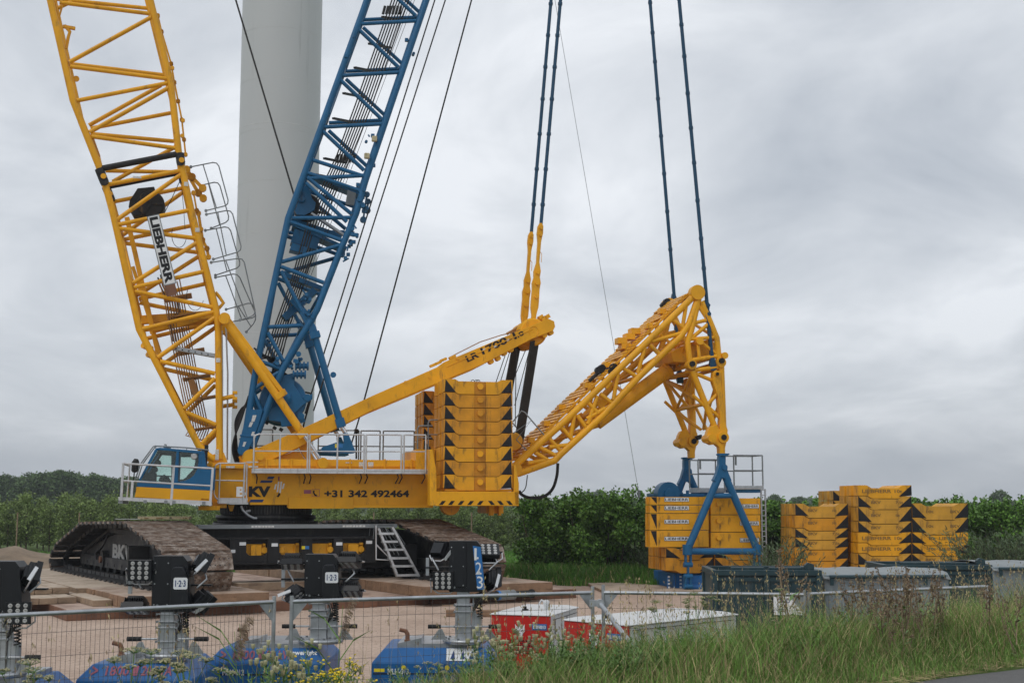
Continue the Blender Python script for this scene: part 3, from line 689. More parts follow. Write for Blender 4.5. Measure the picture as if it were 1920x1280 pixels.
# ---- yellow boom
BN, BF = -1.25, 1.2
def lattice(name, mats, left, right, near_lac, far_lac, rc, rl, s0, s1, nodesL, nodesR, parent=crane, extra=None):
    mb = MB()
    for s_ in (s0, s1):
        for ch in (left, right):
            p = [L(x, y, s0) for x, y in ch]; p = [Vector((q.x, s_, q.z)) for q in p]; mb.poly(p, rc, 12)
    for (a, b) in near_lac: mb.tube(L(*a, s0), L(*b, s0), rl, n=8)
    for (a, b) in far_lac[0]:                          # mirrored members
        p, q = L(*a, s0), L(*b, s0); p.y = q.y = s1; mb.tube(p, q, rl, n=8)
    for (a, b) in far_lac[1]: mb.tube(L(*a, s1), L(*b, s1), rl, n=8)
    for nodes in (nodesL, nodesR):                      # cross members between the two sides
        P = [L(*a, s0) for a in nodes]; Q = [Vector((p.x, s1, p.z)) for p in P]
        for i in range(len(P)):
            mb.tube(P[i], Q[i], rl * .8, n=6)
            if i: mb.tube(P[i - 1] if i % 2 else Q[i - 1], Q[i] if i % 2 else P[i], rl * .7, n=6)
    if extra: extra(mb)
    return mb.build(name, mats, parent)
YL = [(26, -300), (137, 189), (189, 320), (197, 345), (212, 400), (261, 617), (371, 832), (389, 853), (403, 862)]
YR = [(208, -300), (320, 155), (335, 289), (341, 315), (360, 400), (405, 580), (409, 610), (412, 860)]
up = [((268, -35), (85, -20)), ((265, -50), (70, -110)), ((62, -115), (240, -165)), ((240, -175), (45, -230)), ((45, -240), (215, -290))]
near_up = up + [((112, 5), (280, 26)), ((283, 33), (130, 117)), ((132, 125), (313, 148)), ((144, 189), (314, 156)), ((316, 165), (168, 248)), ((172, 256), (330, 278))]
near_lo = [((203, 346), (338, 320)), ((340, 327), (218, 413)), ((222, 421), (356, 394)), ((221, 428), (369, 447)), ((371, 454), (249, 531)), ((251, 539), (382, 509)),
           ((253, 546), (399, 576)), ((266, 617), (403, 584)), ((403, 595), (296, 670)), ((300, 677), (403, 700)), ((403, 709), (345, 766)), ((349, 773), (405, 796)), ((405, 805), (379, 831))]
far_px = [((132, 120), (308, 141)), ((167, 235), (302, 160)), ((170, 241), (320, 212)), ((170, 251), (326, 265)), ((211, 341), (335, 272)), ((198, 320), (335, 323)), ((100, -2), (277, 16)), ((262, -60), (100, 20)), ((85, -95), (250, -85))]
nL = [(137, 189), (172, 256), (197, 345), (218, 413), (249, 531), (261, 617), (296, 670), (347, 770), (112, 78), (85, -40)]
nR = [(320, 155), (333, 280), (341, 320), (358, 394), (370, 447), (382, 505), (405, 584), (409, 700), (410, 800), (285, 10)]
nL.sort(key=lambda p: p[1]); nR.sort(key=lambda p: p[1])
boom = lattice('lattice_boom', ['yellow_paint'], YL, YR, near_up + near_lo, (near_lo, far_px), .115, .073, BN, BF, nL, nR)
mb = MB()      # inner upright and cross box beams
mb.beam(L(238, 408, 0), L(303, 690, 0), .2, .16, 0); mb.beam(L(249, 500, .9), L(300, 660, .9), .16, .12)
a = L(345, 545, .4)
mb.beam(L(265, 600, .3), L(403, 590, .3), .3, .28); mb.beam(L(283, 620, -.5), L(403, 588, .6), .26, .22); mb.beam(L(266, 617, -1.2), L(400, 600, 1.2), .2, .2)
for px, py in ((268, 647), (277, 664)): mb.tube(L(px, py, -1.1 if py < 655 else 1.3), L(px, py, -1.1 if py < 655 else 1.3) + Vector((.25, .3, -.08)), .10, n=18)
mb.build('inner_frame', ['yellow_paint'], boom, .01)
for s_ in (BN, BF):
    mb = MB(); a = L(186, 317, BN); b = L(337, 288, BN); a.y = b.y = s_; mb.poly([a, b], .10, 12)
    for p, q in ((a, (196, 342)), (b, (339, 305))):
        c = L(*q, BN); c.y = s_; mb.poly([p, c], .15, 12); mb.disc(c, (0, 1, 0), .14, .36, 14)
    mb.build('connection_bar', ['black_paint'], boom)
    for q in ((195, 333), (341, 303)):
        mb = MB(); c = L(*q, BN); c.y = s_ - .16; mb.disc(c, (0, 1, 0), .09, .12, 12); mb.build('pin', ['yellow_paint'], boom)
mb = MB()     # black sheave block inside the boom
sb = -.1
mb.prism([L(243, 376, sb), L(258, 353, sb), L(289, 350, sb), L(296, 372, sb), L(270, 402, sb), L(250, 404, sb), L(241, 388, sb)], (0, .7, 0))
mb.lathe(L(282, 382, sb - .05), (0, 1, 0), [(0, .42), (.06, .47), (.2, .44), (.35, .46), (.7, .47), (.76, .4)], 28)
mb.lathe(L(270, 372, sb - .12), (0, 1, 0), [(0, .1), (.1, .12)], 12)
for k in range(3):
    c = L(282, 382, sb - .07); a_ = k * 2.1; mb.beam(c, c + Vector((math.cos(a_) * .42, 0, math.sin(a_) * .42)), .03, .07)
mb.build('sheave_block', ['black_stain'], boom, .01)
# name board
mb = MB(); s_ = -1.52
o = L(275, 406, s_); e = L(307, 536, s_); d = (e - o); hgt = L(299, 402, s_) - o
dn = d.normalized(); hh = Vector((-dn.z, 0, dn.x)); hh = hh if hh.dot(hgt) > 0 else -hh; H = .41
mb.prism([o, e, e + hh * H, o + hh * H], (0, .03, 0), 0)
mb.prism([o + dn * .03 + hh * .03 + Vector((0, -.004, 0)), e - dn * .03 + hh * .03 + Vector((0, -.004, 0)), e - dn * .03 + hh * (H - .03) + Vector((0, -.004, 0)), o + dn * .03 + hh * (H - .03) + Vector((0, -.004, 0))], (0, .003, 0), 1)
put_text(mb, 'LIEBHERR', o + dn * .06 + hh * .07 + Vector((0, -.006, 0)), d * .955, hh * (H - .14), 2, .05, .003)
mb.build('name_board', ['dull_steel', 'white_sign', 'black_ink'], boom)
mb = MB(); mb.prism([e + hh * .02, e + hh * (H - .04), L(331, 552, s_), L(313, 556, s_)], (0, .05, 0)); mb.build('board_bracket', ['rust_steel'], boom)
# pipe bundle down the inside of the boom foot
mb = MB(); rr = random.Random(3)
for k in range(9):
    s_ = -.7 + k * .16; x0 = 303 + k * 4.5; r_ = .022
    mb.poly([L(x0 - 3, 533 - (k % 3) * 6, s_), L(x0 + 4, 556, s_), L(x0 + 12, 600, s_), L(x0 + 30, 700, s_), L(x0 + 47, 780, s_), L(x0 + 52, 806, s_), L(x0 + 45, 816 + k * 1.2, s_), L(380, 825, s_)], r_, 5)
for k in range(5):
    s_ = -.5 + k * .2; mb.poly([L(296 + 5 * k, 520 - k * 5, s_), L(300 + 5 * k, 535, s_), L(312 + 5 * k, 560, s_), L(325 + 5 * k, 640, s_)], .028, 5, 1)
for y in (563, 598, 664, 712, 752, 806):
    x0 = 307 + (y - 560) * .235; mb.beam(L(x0, y, .1), L(x0 + 52, y - 9, .1), .9, .05)
mb.build('pipe_bundle', ['copper_pipe', 'rubber'], boom)
mb = MB(); a = L(357, 712, -.3); mb.beam(L(358, 712, -.3), L(372, 752, -.3), .3, .22); mb.beam(L(300, 662, -.6), L(318, 727, -.6), .07, .05)
mb.build('valve_box', ['copper_pipe'], boom, .01)
mb = MB(); mb.beam(L(322, 652, -.9), L(403, 667, -.9), .3, .12); 
for k in range(6): mb.disc(L(330 + k * 12, 653.5 + k * 2.2, -1.06), (0, 1, 0), .025, .02, 8, 1)
mb.build('name_board', ['galvanised', 'rubber'], boom)
# loops of cable
mb = MB()
for (cx, cy, rx, ry, s_) in ((336, 440, 14, 24, -.8), (366, 555, 16, 27, -.8)):
    mb.poly([L(cx + rx * math.cos(a_), cy + ry * math.sin(a_), s_) for a_ in np.linspace(.3, 3.6, 12)], .012, 4)
mb.poly([L(337, 340, -.2), L(322, 372, -.2), L(308, 400, -.2)], .015, 4); mb.poly([L(341, 355, -.9), L(345, 400, -.9), L(347, 430, -.9)], .012, 4)
mb.build('cable', ['rubber'], boom)
# right hand chord fittings: pendant links lying along the boom
mb = MB()
def chain(mb, pts, s_, w_=.09, r_=.03):
    q = [L(x, y, s_) for x, y in pts]
    for i in range(len(q) - 1):
        mb.beam(q[i], q[i + 1], .05, r_ * 2, 0)
        mb.disc(q[i], (0, 1, 0), w_, .14, 12); mb.disc(q[i + 1], (0, 1, 0), w_, .14, 12)
    mb.cut()
chain(mb, [(296, 30), (303, 60), (321, 120), (327, 155), (334, 190), (341, 225), (345, 262), (348, 290)], -.6, .07)
chain(mb, [(350, 318), (360, 332), (380, 353)], -.5, .13, .06); chain(mb, [(354, 330), (372, 362), (381, 372)], .3, .13, .06)
chain(mb, [(363, 362), (369, 395), (377, 430)], -.5, .08); chain(mb, [(372, 400), (380, 450), (388, 466), (391, 482)], -.4, .09, .05)
mb.poly([L(404, 548, -1.1), L(411, 556, -1.1), L(419, 568, -1.1), L(410, 578, -1.1)], .06, 8); mb.cut()
for px, py in ((300, 60), (323, 128), (343, 226), (342, 255)): mb.disc(L(px, py, -1.2), (0, 1, 0), .07, .1, 10); mb.cut()
for (x0, y0, x1, y1) in ((412, 748, 440, 742), (412, 762, 440, 758)):
    mb.tube(L(x0, y0, -1.1 if y0 < 755 else 1), L(x1, y1, -1.1 if y0 < 755 else 1), .075, n=10)
    for dy in (-6, 5, None):
        if dy is None: mb.cut(); break
        mb.beam(L(x1 - 4, y1 + dy, -1.1 if y0 < 755 else 1), L(x1 + 5, y1 + dy, -1.1 if y0 < 755 else 1), .2, .1)
mb.poly([L(104, 4, -.9), L(110, 40, -.9), L(116, 12, -.9)], .045, 6); mb.cut(); mb.poly([L(124, 92, -.9), L(128, 70, -.9), L(131, 60, -.9), L(121, 48, -.9)], .06, 6)
mb.beam(L(118, 50, -.9), L(141, 54, -.9), .12, .1); mb.disc(L(143, 148, -1), (0, 1, 0), .1, .05, 10)
mb.build('chord_fittings', ['yellow_paint'], boom, .006)
mb = MB()
for (x0, y0, x1, y1) in ((249, 334, 265, 331), (345, 341, 353, 349), (366, 427, 374, 435), (405, 671, 413, 679), (404, 842, 410, 862)):
    a = L(x0, y0, BN - .13); b = L(x1, y1, BN - .13); mb.box((a.x, a.y, a.z), (b.x, a.y - .004, b.z))
mb.build('decal', ['sticker_white'], boom)
# guard rails folded out beside the boom
for (a, b, c, d) in (((358, 313), (408, 303), (430, 384), (386, 395)), ((375, 348), (410, 340), (431, 414), (396, 428)), ((387, 402), (434, 393), (454, 470), (400, 486)), ((385, 432), (430, 424), (452, 500), (404, 516)),
                     ((396, 492), (456, 483), (480, 590), (450, 600)), ((404, 520), (446, 512), (482, 594), (430, 604)), ((424, 580), (474, 566), (481, 600), (462, 622))):
    s_ = -.95 if a[0] in (358, 387, 396) else .35; mb = MB(); P = [Vector(L(*q, s_)) for q in (a, b, c, d)]
    out = [P[0]]
    for i in (1, 2):
        u0 = (P[i - 1] - P[i]).normalized(); u1 = (P[i + 1] - P[i]).normalized(); r_ = .16
        out += [P[i] + u0 * r_, P[i] + (u0 + u1) * r_ * .3, P[i] + u1 * r_]
    out.append(P[3]); mb.poly(out, .021, 6)
    mb.tube(P[0].lerp(P[1], .45), P[3].lerp(P[2], .45), .02, n=5)
    for p in (P[0], P[3]): mb.disc(p, (0, 1, 0), .05, .08, 8)
    mb.build('guard_rail', ['dull_steel'], boom)
# boom backstop cylinders
for s_ in (-1.5, .95):
    mb = MB(); a = L(421, 598, -1.5); m_ = L(567, 812, -1.5); e = L(605, 868, -1.5)
    for q in (a, m_, e): q.y = s_
    mb.poly([a, m_], .135, 16); mid = L(523, 735, -1.5); mid.y = s_; d_ = (m_ - a).normalized(); n_ = Vector((-d_.z, 0, d_.x)); n_ = n_ if n_.z > 0 else -n_
    mb.beam(a + n_ * .09, mid + n_ * .09, .16, .14, 0, n_); mb.disc(a, (0, 1, 0), .19, .4, 20); mb.beam(mid, mid + d_ * .2, .34, .40, 0, n_)
    mb.beam(m_ - d_ * .1, m_ + d_ * .12, .38, .38, 0, n_); mb.disc(e, (0, 1, 0), .18, .4, 16)
    mb.build('backstop_cylinder', ['yellow_paint'], crane, .008)
    mb = MB(); mb.poly([m_ + d_ * .1, e], .07, 14); mb.build('piston_rod', ['chrome'], bpy.context.scene.objects[[o.name for o in crane.children if o.name.startswith('backstop')][-1]])
# white pipe beside the boom foot
mb = MB(); mb.poly([L(423, 600, .5), L(427, 700, .5), L(426, 862, .5)], .03, 6); mb.poly([L(416, 620, -1), L(417, 690, -1), L(416.5, 860, -1)], .03, 6); mb.build('conduit', ['white_paint'], crane)

# ---- blue derrick
DN, DF = -1.2, 1.2
DL = [(786, -300), (678, 20), (585, 310), (538, 414), (515, 510), (452, 845)]
DR = [(907, -300), (800, 0), (682, 345), (646, 464), (577, 600), (519, 745), (480, 845)]
DL = [(790, -300), (681, 20), (580, 300), (540, 410), (482, 680), (456, 842)]
DR = [(906, -300), (800, 0), (685, 340), (668, 400), (640, 465), (595, 580), (530, 690), (473, 838)]
nd_up = []
for k in range(-3, 3):   # horizontals and diagonals repeat every bay of the straight part
    dy = k * 96.5; dx = -dy * .335
    nd_up.append(((640 + 0 + dx, 142 + dy), (747 + dx, 136 + dy)))
    nd_up.append(((638 + dx, 150 + dy), (715 + dx, 223 + dy)))
nd_up = [((a[0], a[1]), (b[0], b[1])) for a, b in nd_up]
nd_lo = [((586, 300), (690, 333)), ((576, 324), (676, 358)), ((576, 332), (660, 402)), ((547, 409), (658, 408)), ((544, 416), (644, 452)), ((528, 491), (640, 459)),
         ((527, 500), (607, 530)), ((527, 508), (574, 598)), ((503, 613), (564, 610)), ((502, 623), (532, 679)), ((488, 677), (528, 692)), ((478, 728), (522, 698)), ((475, 735), (491, 772))]
fd_px = [((649 + -k * 32.3, 134 + k * 96.5), (750 - k * 32.3, 129 + k * 96.5)) for k in range(-3, 2)] + [((681 - k * 32.3, 52 + k * 96.5), (753 - k * 32.3, 119 + k * 96.5)) for k in range(-3, 3)]
dl_n = [(750, -180), (712, -70), (681, 20), (649, 116), (617, 212), (580, 300), (560, 356), (540, 410), (524, 495), (503, 613), (487, 677)]
dr_n = [(866, -180), (829, -80), (797, 10), (763, 110), (730, 210), (700, 295), (685, 340), (640, 465), (606, 540), (566, 610), (525, 695)]
der = lattice('derrick_boom', ['blue_paint'], DL, DR, nd_up + nd_lo, (nd_lo, fd_px), .112, .070, DN, DF, dl_n, dr_n)
for s_ in (DN, DF):
    mb = MB(); q = [L(x, y, DN) for x, y in ((465, 768), (493, 768), (484, 798), (473, 829), (464, 846), (458, 853), (449, 853), (445, 844), (452, 815))]
    for p in q: p.y = s_ - .14
    mb.prism(q, (0, .28, 0)); mb.disc(Vector((L(454, 845, DN).x, s_, L(454, 845, DN).z)), (0, 1, 0), .14, .42, 18)
    mb.beam(Vector((L(450, 816, DN).x, s_, L(450, 816, DN).z)), Vector((L(478, 819, DN).x, s_, L(478, 819, DN).z)), .32, .06)
    ft = mb.build('boom_foot', ['blue_paint'], der, .01)
    if s_ == DN:
        mb = MB()
        for (x, y, w_, h_) in ((471, 778, 8, 12), (466, 791, 7, 9), (470, 809, 6, 9), (454, 828, 6, 10)):
            a = L(x, y, DN - .15); mb.prism([L(x, y + h_, DN - .15), L(x + w_ - 2, y + h_, DN - .15), L(x + w_ + 2, y, DN - .15), L(x + 3, y, DN - .15)], (0, -.006, 0))
        mb.build('decal', ['sticker_white'], ft)
# hoist winch inside the derrick
mb = MB(); s_ = -.95; c = L(531, 750, s_)
mb.lathe(c, (0, 1, 0), [(0, .74), (.06, .78), (.14, .78), (.2, .6), (1.6, .6), (1.66, .78), (1.8, .74)], 40, 0)
mb.prism([L(x, y, s_ - .12) for x, y in ((528, 704), (554, 698), (552, 722), (566, 744), (577, 741), (586, 738), (586, 748), (567, 760), (552, 775), (556, 784), (568, 778), (573, 790), (553, 797), (528, 800), (526, 790), (504, 788), (502, 770), (518, 762), (519, 735))], (0, .14, 0), 0)
mb.lathe(L(531, 746, s_ - .25), (0, 1, 0), [(0, .12), (.02, .22), (.14, .3)], 24, 0)
for k in range(14):
    a_ = k * math.tau / 14; q = L(531, 746, s_ - .14) + Vector((.26 * math.cos(a_), 0, .26 * math.sin(a_))); mb.disc(q, (0, 1, 0), .025, .05, 6, 0)
for px, py in ((576, 745), (564, 780)): mb.lathe(L(px, py, s_ - .15), (0, 1, 0), [(0, .12), (.5, .13), (.5, .09), (1.6, .09)], 14, 0)
for px, py in ((532, 700), (512, 800), (497, 790), (524, 803)): mb.tube(L(px, py, s_), L(px + 6, py + 4, s_), .06, n=8, m=1)
win = mb.build('winch', ['blue_paint', 'rubber'], der, .01)
mb = MB(); mb.poly(smooth([L(572, 735, .6), L(583, 738, .6), L(583, 746, .6), L(571, 790, .6), L(566, 812, .6)]), .03, 6); mb.build('hydraulic_hose', ['rubber'], win)
mb = MB()
for k in range(8): mb.poly(smooth([L(466 - k * .5, 742 + k * 3, -1.1 + k * .12), L(459 - k * .8, 765, -1.1 + k * .12), L(451 - k * 1.4, 790, -1.1 + k * .12), L(439 + k * .6, 822, -1.1 + k * .12), L(436 + k * 1.3, 845, -1.1 + k * .12), L(442 + k * .8, 868, -1.1 + k * .12)]), .030, 6)
for k in range(6): mb.poly([L(476 + k * 3, 652 + 4 * k, -.8 + .1 * k), L(500 + k * 3, 670, -.8), L(512 + k * 2, 690, -.8 + .1 * k), L(506 + k * 3, 722, -.8)], .03, 5)
mb.build('hydraulic_hose', ['rubber'], der)
# sheaves near the knee, deck plates, ropes' guide frames
mb = MB(); c = L(577, 385, -.7); mb.lathe(c, (0, 1, 0), [(0, .36), (.05, .42), (.18, .38), (.3, .42), (.9, .42)], 28, 1)
mb.prism([L(x, y, -.8) for x, y in ((570, 350), (578, 345), (585, 372), (592, 380), (590, 394), (570, 404), (556, 402), (553, 395))], (0, .08, 0), 0)
mb.lathe(L(565.5, 371.5, -.9), (0, 1, 0), [(0, .1), (0, .14), (.14, .14)], 16, 0)
for (a, b, w_, h_) in (((548, 425), (648, 470), .9, .12), ((545, 415), (640, 446), .6, .16), ((580, 330), (672, 366), .7, .14), ((530, 515), (610, 545), .5, .16), ((548, 445), (596, 460), .8, .5)):
    mb.beam(L(*a, .35), L(*b, .35), w_, h_, 0)
mb.prism([L(548, 455, -.4), L(577, 464, -.4), L(573, 476, -.4), L(543, 468, -.4)], (0, .6, 0), 0)
mb.beam(L(532, 598, 0), L(590, 545, 0), .5, .25, 0); mb.beam(L(548, 560, -.6), L(580, 600, -.6), .25, .25, 0)
mb.prism([L(652, 356, -.5), L(668, 362, -.5), L(664, 385, -.5), L(648, 383, -.5)], (0, .1, 0), 2)
mb.beam(L(583, 400, -.6), L(645, 441, -.6), .22, .08, 3)
mb.build('winch_deck', ['blue_paint', 'black_stain', 'dull_steel', 'galvanised'], der, .008)
mb = MB()
def clus(px, py, s_, n_, seed, spread=(.12, .22, .14)):
    mb.cut(); r_ = random.Random(seed); c = L(px - 6, py, s_)
    for _ in range(n_):
        q = c + Vector([r_.uniform(-1, 1) * k for k in spread]); t_ = r_.random()
        if t_ < .5: mb.disc(q, (0, 1, 0), r_.uniform(.04, .09), r_.uniform(.08, .2), 8)
        elif t_ < .8: mb.box(q - Vector((.06, .05, .05)), q + Vector((.06, .05, .07)))
        else: mb.tube(q, q + Vector((r_.uniform(-.2, .2), 0, r_.uniform(-.2, .2))), .03, n=6)
for (px, py, n_) in ((682, 355, 8), (684, 372, 8), (690, 392, 7), (672, 437, 8), (665, 455, 7), (655, 478, 6), (700, 258, 3), (777, 100, 2), (773, 78, 2), (706, 305, 2), (580, 560, 12), (565, 672, 9), (548, 690, 9), (530, 680, 8), (505, 645, 6), (590, 590, 8), (668, 70, 2), (658, 110, 2)): clus(px, py, -1.1, n_, px)
for px, py in ((565, 686), (560, 702)): 
    a = L(px - 10, py, -1.1); b = L(px + 12, py, -1.1); mb.tube(a, b, .09, n=10); [mb.disc(a.lerp(b, k / 3), (1, 0, 0), .15, .05, 10) for k in range(4)]
mb.build('chord_fittings', ['blue_paint'], der, .006)
for s_, pts in ((-1.15, ((688, 365), (684, 392), (681, 412))), (-.2, ((690, 378), (689, 395)))):
    mb = MB(); q = [L(*p, s_) for p in pts]; mb.poly([q[0], q[-1]], .035, 6); mb.disc(q[-1], (0, 1, 0), .11, .12, 12); mb.disc(q[0], (0, 1, 0), .1, .12, 12); mb.build('lashing_link', ['rod_blue'], der)
mb = MB()
for k, (px, py) in enumerate(((702, 262), (688, 294))):
    a = L(px, py, DN - .1); mb.box((a.x - .1, DN - .25, a.z - .09), (a.x + .08, DN - .1, a.z + .1))
mb.build('sensor_box', ['cream_paint'], der, .02)
# reeving ropes inside the derrick with spreader bars
mb = MB()
for k in range(7):
    s_ = -.55 + k * .17; sh = k * 5.2
    pts = [(762 + sh, -60), (735 + sh, 0), (665 + sh, 200), (632 + sh * .9, 290), (590 + sh, 380), (573 + sh, 430), (548 + sh * .8, 520), (512 + sh * .9, 620), (497 + sh, 668)]
    mb.poly([L(x, y, s_) for x, y in pts], .026, 5)
for k in range(3): mb.poly([L(800 - k * 6, -60, -.4 + k * .3), L(620 - k * 6, 420, -.4 + k * .3), L(528 - k * 5, 660, -.4 + k * .3)], .012, 4)
for (x, y) in ((737, 35), (712, 85), (685, 130), (664, 178), (645, 225), (628, 300), (610, 330), (588, 395)):
    mb.beam(L(x - 20, y - 3, -.65), L(x + 20, y + 5, .75), .1, .07)
for k in range(6):
    for (x, y) in ((722, 12), (635, 290)):
        mb.poly([L(x + k * 6, y, -.5 + k * .17), L(x - 4 + k * 6, y + 15, -.5 + k * .17)], .05, 6)
rp = mb.build('control_lines', ['wire_rope'], der)
# derrick struts
for s_ in (-1.15, 1.4):
    mb = MB(); P = [L(x, y, -1.15) for x, y in ((575, 600), (590, 628), (637, 790), (666, 852))]
    for q in P: q.y = s_
    t0, a, m_, e = P; mb.poly([a, m_], .118, 14); d_ = (m_ - a).normalized()
    q = [L(x, y, -1.15) for x, y in ((562, 588), (570, 578), (592, 612), (598, 632), (588, 638), (574, 612))]
    for p in q: p.y = s_ - .1
    mb.prism(q, (0, .2, 0)); mb.beam(a - d_ * .1, a + d_ * .12, .34, .34)
    mb.beam(m_ - d_ * .1, m_ + d_ * .2, .36, .3); mb.disc(a.lerp(m_, .5) + Vector((.2, 0, .12)), (0, 1, 0), .1, .05, 12)
    sc_ = mb.build('derrick_strut', ['blue_paint'], crane, .006)
    mb = MB(); m2 = L(648, 812, -1.15); m2.y = s_; mb.poly([m_ + d_ * .15, m2], .075, 12); mb.build('piston_rod', ['chrome'], sc_)
    mb = MB(); q = [L(x, y, -1.15) for x, y in ((643, 812), (652, 812), (667, 848), (660, 850), (646, 850), (600, 848), (604, 838), (634, 828), (645, 832))]
    for p in q: p.y = s_ - .12
    mb.prism(q, (0, .24, 0), 0); a = L(632, 834, -1.15)
    if s_ < 0:
        mb.box((a.x + .02, s_ - .13, a.z - .1), (a.x + .18, s_ - .121, a.z + .03), 1)
        mb.box((a.x - .08, s_ - .13, a.z - .1), (a.x + .015, s_ - .121, a.z + .03), 2)
    mb.build('strut_shoe', ['blue_paint', 'sign_blue', 'decal_yellow'], sc_, .008)

# ---- A-frame arm
for s_ in (-1.15, .85):
    mb = MB(); q = [L(x, y, -1.15) for x, y in ((452, 866), (447, 856), (520, 824), (560, 806), (700, 741), (820, 688), (832, 679), (1028, 597), (1039, 602), (1041, 612), (1037, 620), (1000, 634), (905, 683), (700, 768), (560, 838), (500, 866))]
    for p in q: p.y = s_
    mb.prism(q, (0, .3, 0)); 
    q2 = [L(x, y, -1.15) for x, y in ((845, 672), (900, 648), (1000, 607), (1000, 612), (845, 679))]
    for p in q2: p.y = s_ - .03
    if s_ < 0:
        for x, y in ((760, 716), (858, 672), (805, 707)): mb.disc(L(x, y, s_ - .02), (0, 1, 0), .045, .06, 10)
        mb.prism([L(838, 686, s_ - .02), L(1000, 615, s_ - .02), L(1000, 617, s_ - .02), L(838, 688, s_ - .02)], (0, .0199, 0))
    arm = mb.build('a_frame_arm', ['yellow_paint'], crane, .015)
    if s_ < 0: arm0 = arm
mb = MB()
q = [L(x, y, -.84) for x, y in ((700, 742), (703, 752), (640, 780), (560, 815), (556, 806))]
mb.beam(L(560, 820, 0), L(572, 815, 0), 1.6, .3); mb.beam(L(690, 760, 0), L(702, 755, 0), 1.65, .35); mb.beam(L(820, 705, 0), L(830, 700, 0), 1.65, .35)
mb.prism([L(560, 836, -.8), L(575, 830, -.8), L(588, 858, -.8), L(596, 872, -.8), L(582, 872, -.8), L(566, 850, -.8)], (0, .2, 0)); mb.prism([L(500, 866, -.8), L(560, 842, -.8), L(575, 866, -.8)], (0, .2, 0))
mb.build('cross_beam', ['yellow_paint'], crane, .012)
mb = MB(); c = L(1000, 622, -.82); mb.lathe(c, (0, 1, 0), [(0, .44), (.04, .5), (.12, .42), (.2, .5), (.28, .42), (.36, .5), (.5, .42), (.9, .5), (1.0, .42), (1.1, .5), (1.4, .44), (1.62, .5), (1.64, .44)], 36)
mb.lathe(L(1000, 621, -1.17), (0, 1, 0), [(0, .40), (.02, .44), (.1, .44)], 32) if False else None
mb.build('sheave', ['yellow_paint'], crane)
mb = MB()
c = L(1001, 621, -1.162)
for r_ in (.17,):
    mb.poly([c + Vector((r_ * math.cos(a_), 0, r_ * math.sin(a_))) for a_ in np.linspace(-1.2, 4.0, 18)], .012, 4)
mb.disc(c, (0, 1, 0), .02, .02, 10)
mb.cut()
for (x, y) in ((806, 687), (815, 683), (825, 677), (842, 672)): mb.beam(L(x, y, -1.0), L(x + 12, y - 5, -1.0), .2, .09)
mb.cut()
for (x, y) in ((1014, 600), (1022, 596), (1010, 597)): mb.beam(L(x, y, -.6), L(x + 7, y - 4, -.6), .3, .14)
mb.cut()
for (x, y) in ((920, 678), (933, 672), (945, 662), (957, 656), (1020, 629), (1032, 624)): mb.disc(L(x, y, -.95), (0, 1, 0), .09, .3, 12)
mb.beam(L(918, 672, -.95), L(934, 667, -.95), .2, .1); mb.beam(L(941, 664, -.95), L(957, 652, -.95), .2, .1); mb.beam(L(1012, 628, -.95), L(1034, 621, -.95), .2, .1)
mb.build('arm_fittings', ['yellow_paint'], arm0, .006)
mb = MB(); mb.poly([L(842, 670, -.95), L(900, 641, -.95), L(940, 628, -.95), L(958, 624, -.95), L(975, 618, -.95)], .018, 5)
mb.poly([L(950, 626, .0), L(968, 616, .0), L(985, 605, .0)], .05, 6); mb.build('hydraulic_hose', ['copper_pipe'], arm0)
mb = MB(); a = L(877, 679, -1.158); b = L(984, 627.5, -1.158); d = (b - a); up_ = Vector((-d.z, 0, d.x)).normalized(); dn = d.normalized(); tot = d.length
put_text(mb, 'LR', a + up_ * .0, dn * tot * .205, up_ * .22, 0, .03, .004)
put_text(mb, '1700-1', a + dn * tot * .265 + up_ * .0, dn * tot * .60, up_ * .25, 0, .03, .004)
put_text(mb, '.', a + dn * tot * .885, dn * .05, up_ * .05, 0, .03, .004)
put_text(mb, '0', a + dn * tot * .915 + up_ * .01, dn * tot * .085, up_ * .16, 0, .03, .004)
for x, y in ((905, 658), (926, 652), (950, 640)):
    p = L(x, y, -1.1645); mb.prism([p, p + dn * .1, p + dn * .13 + up_ * .06, p + dn * .03 + up_ * .06], (0, -.002, 0), 1)
mb.build('lettering', ['black_ink', 'sticker_white'], arm0)
# reeving between the arm head and the deck
for (top, bot, s0, wd) in (((1003, 640), (972, 832), -.95, 14), ((968, 652), (938, 812), .35, 14)):
    mb = MB()
    for k in range(12):
        q = k / 11; a = L(top[0] - wd / 2 + wd * q, top[1] - 4 * q, s0 + q * .35); b = L(bot[0] - wd / 2 + wd * q, bot[1], s0 + q * .35)
        mb.tube(a, b, .036, n=5)
    mb.build('reeving_rope', ['wire_rope'], crane)
mb = MB(); mb.lathe(L(964, 828, -1.1), (0, 1, 0), [(0, .28), (.1, .34), (.2, .28), (.9, .28), (1.0, .34), (1.9, .3)], 28); mb.build('winch', ['yellow_paint'], crane)
# loose ropes
mb = MB()
for (a, b, s_) in (((952, 652), (930, 716), -.6), ((958, 652), (938, 716), -.3), ((968, 650), (966, 800), -.5), ((990, 645), (960, 718), .6), ((993, 655), (965, 760), .2)): mb.tube(L(*a, s_), L(*b, s_), .016, n=5)
mb.build('hoist_rope', ['wire_rope'], crane)
for (a, b, s_, r_) in (((-70 + 500, -40), (551, 365), -.2, .032), ((895, -40), (676, 775), -.6, .028), ((895, -40), (676, 775), -.6, .028), ((848, -40), (588, 770), .2, .026), ((828, -40), (572, 775), -.6, .026), ((720, 690), (658, 835), -.6, .026)):
    if a[0] == 720: a, b = (676, 775), (657, 838)
    mb = MB(); mb.tube(L(*a, s_), L(*b, s_), r_, n=6); mb.build('hoist_rope', ['wire_rope'], crane)

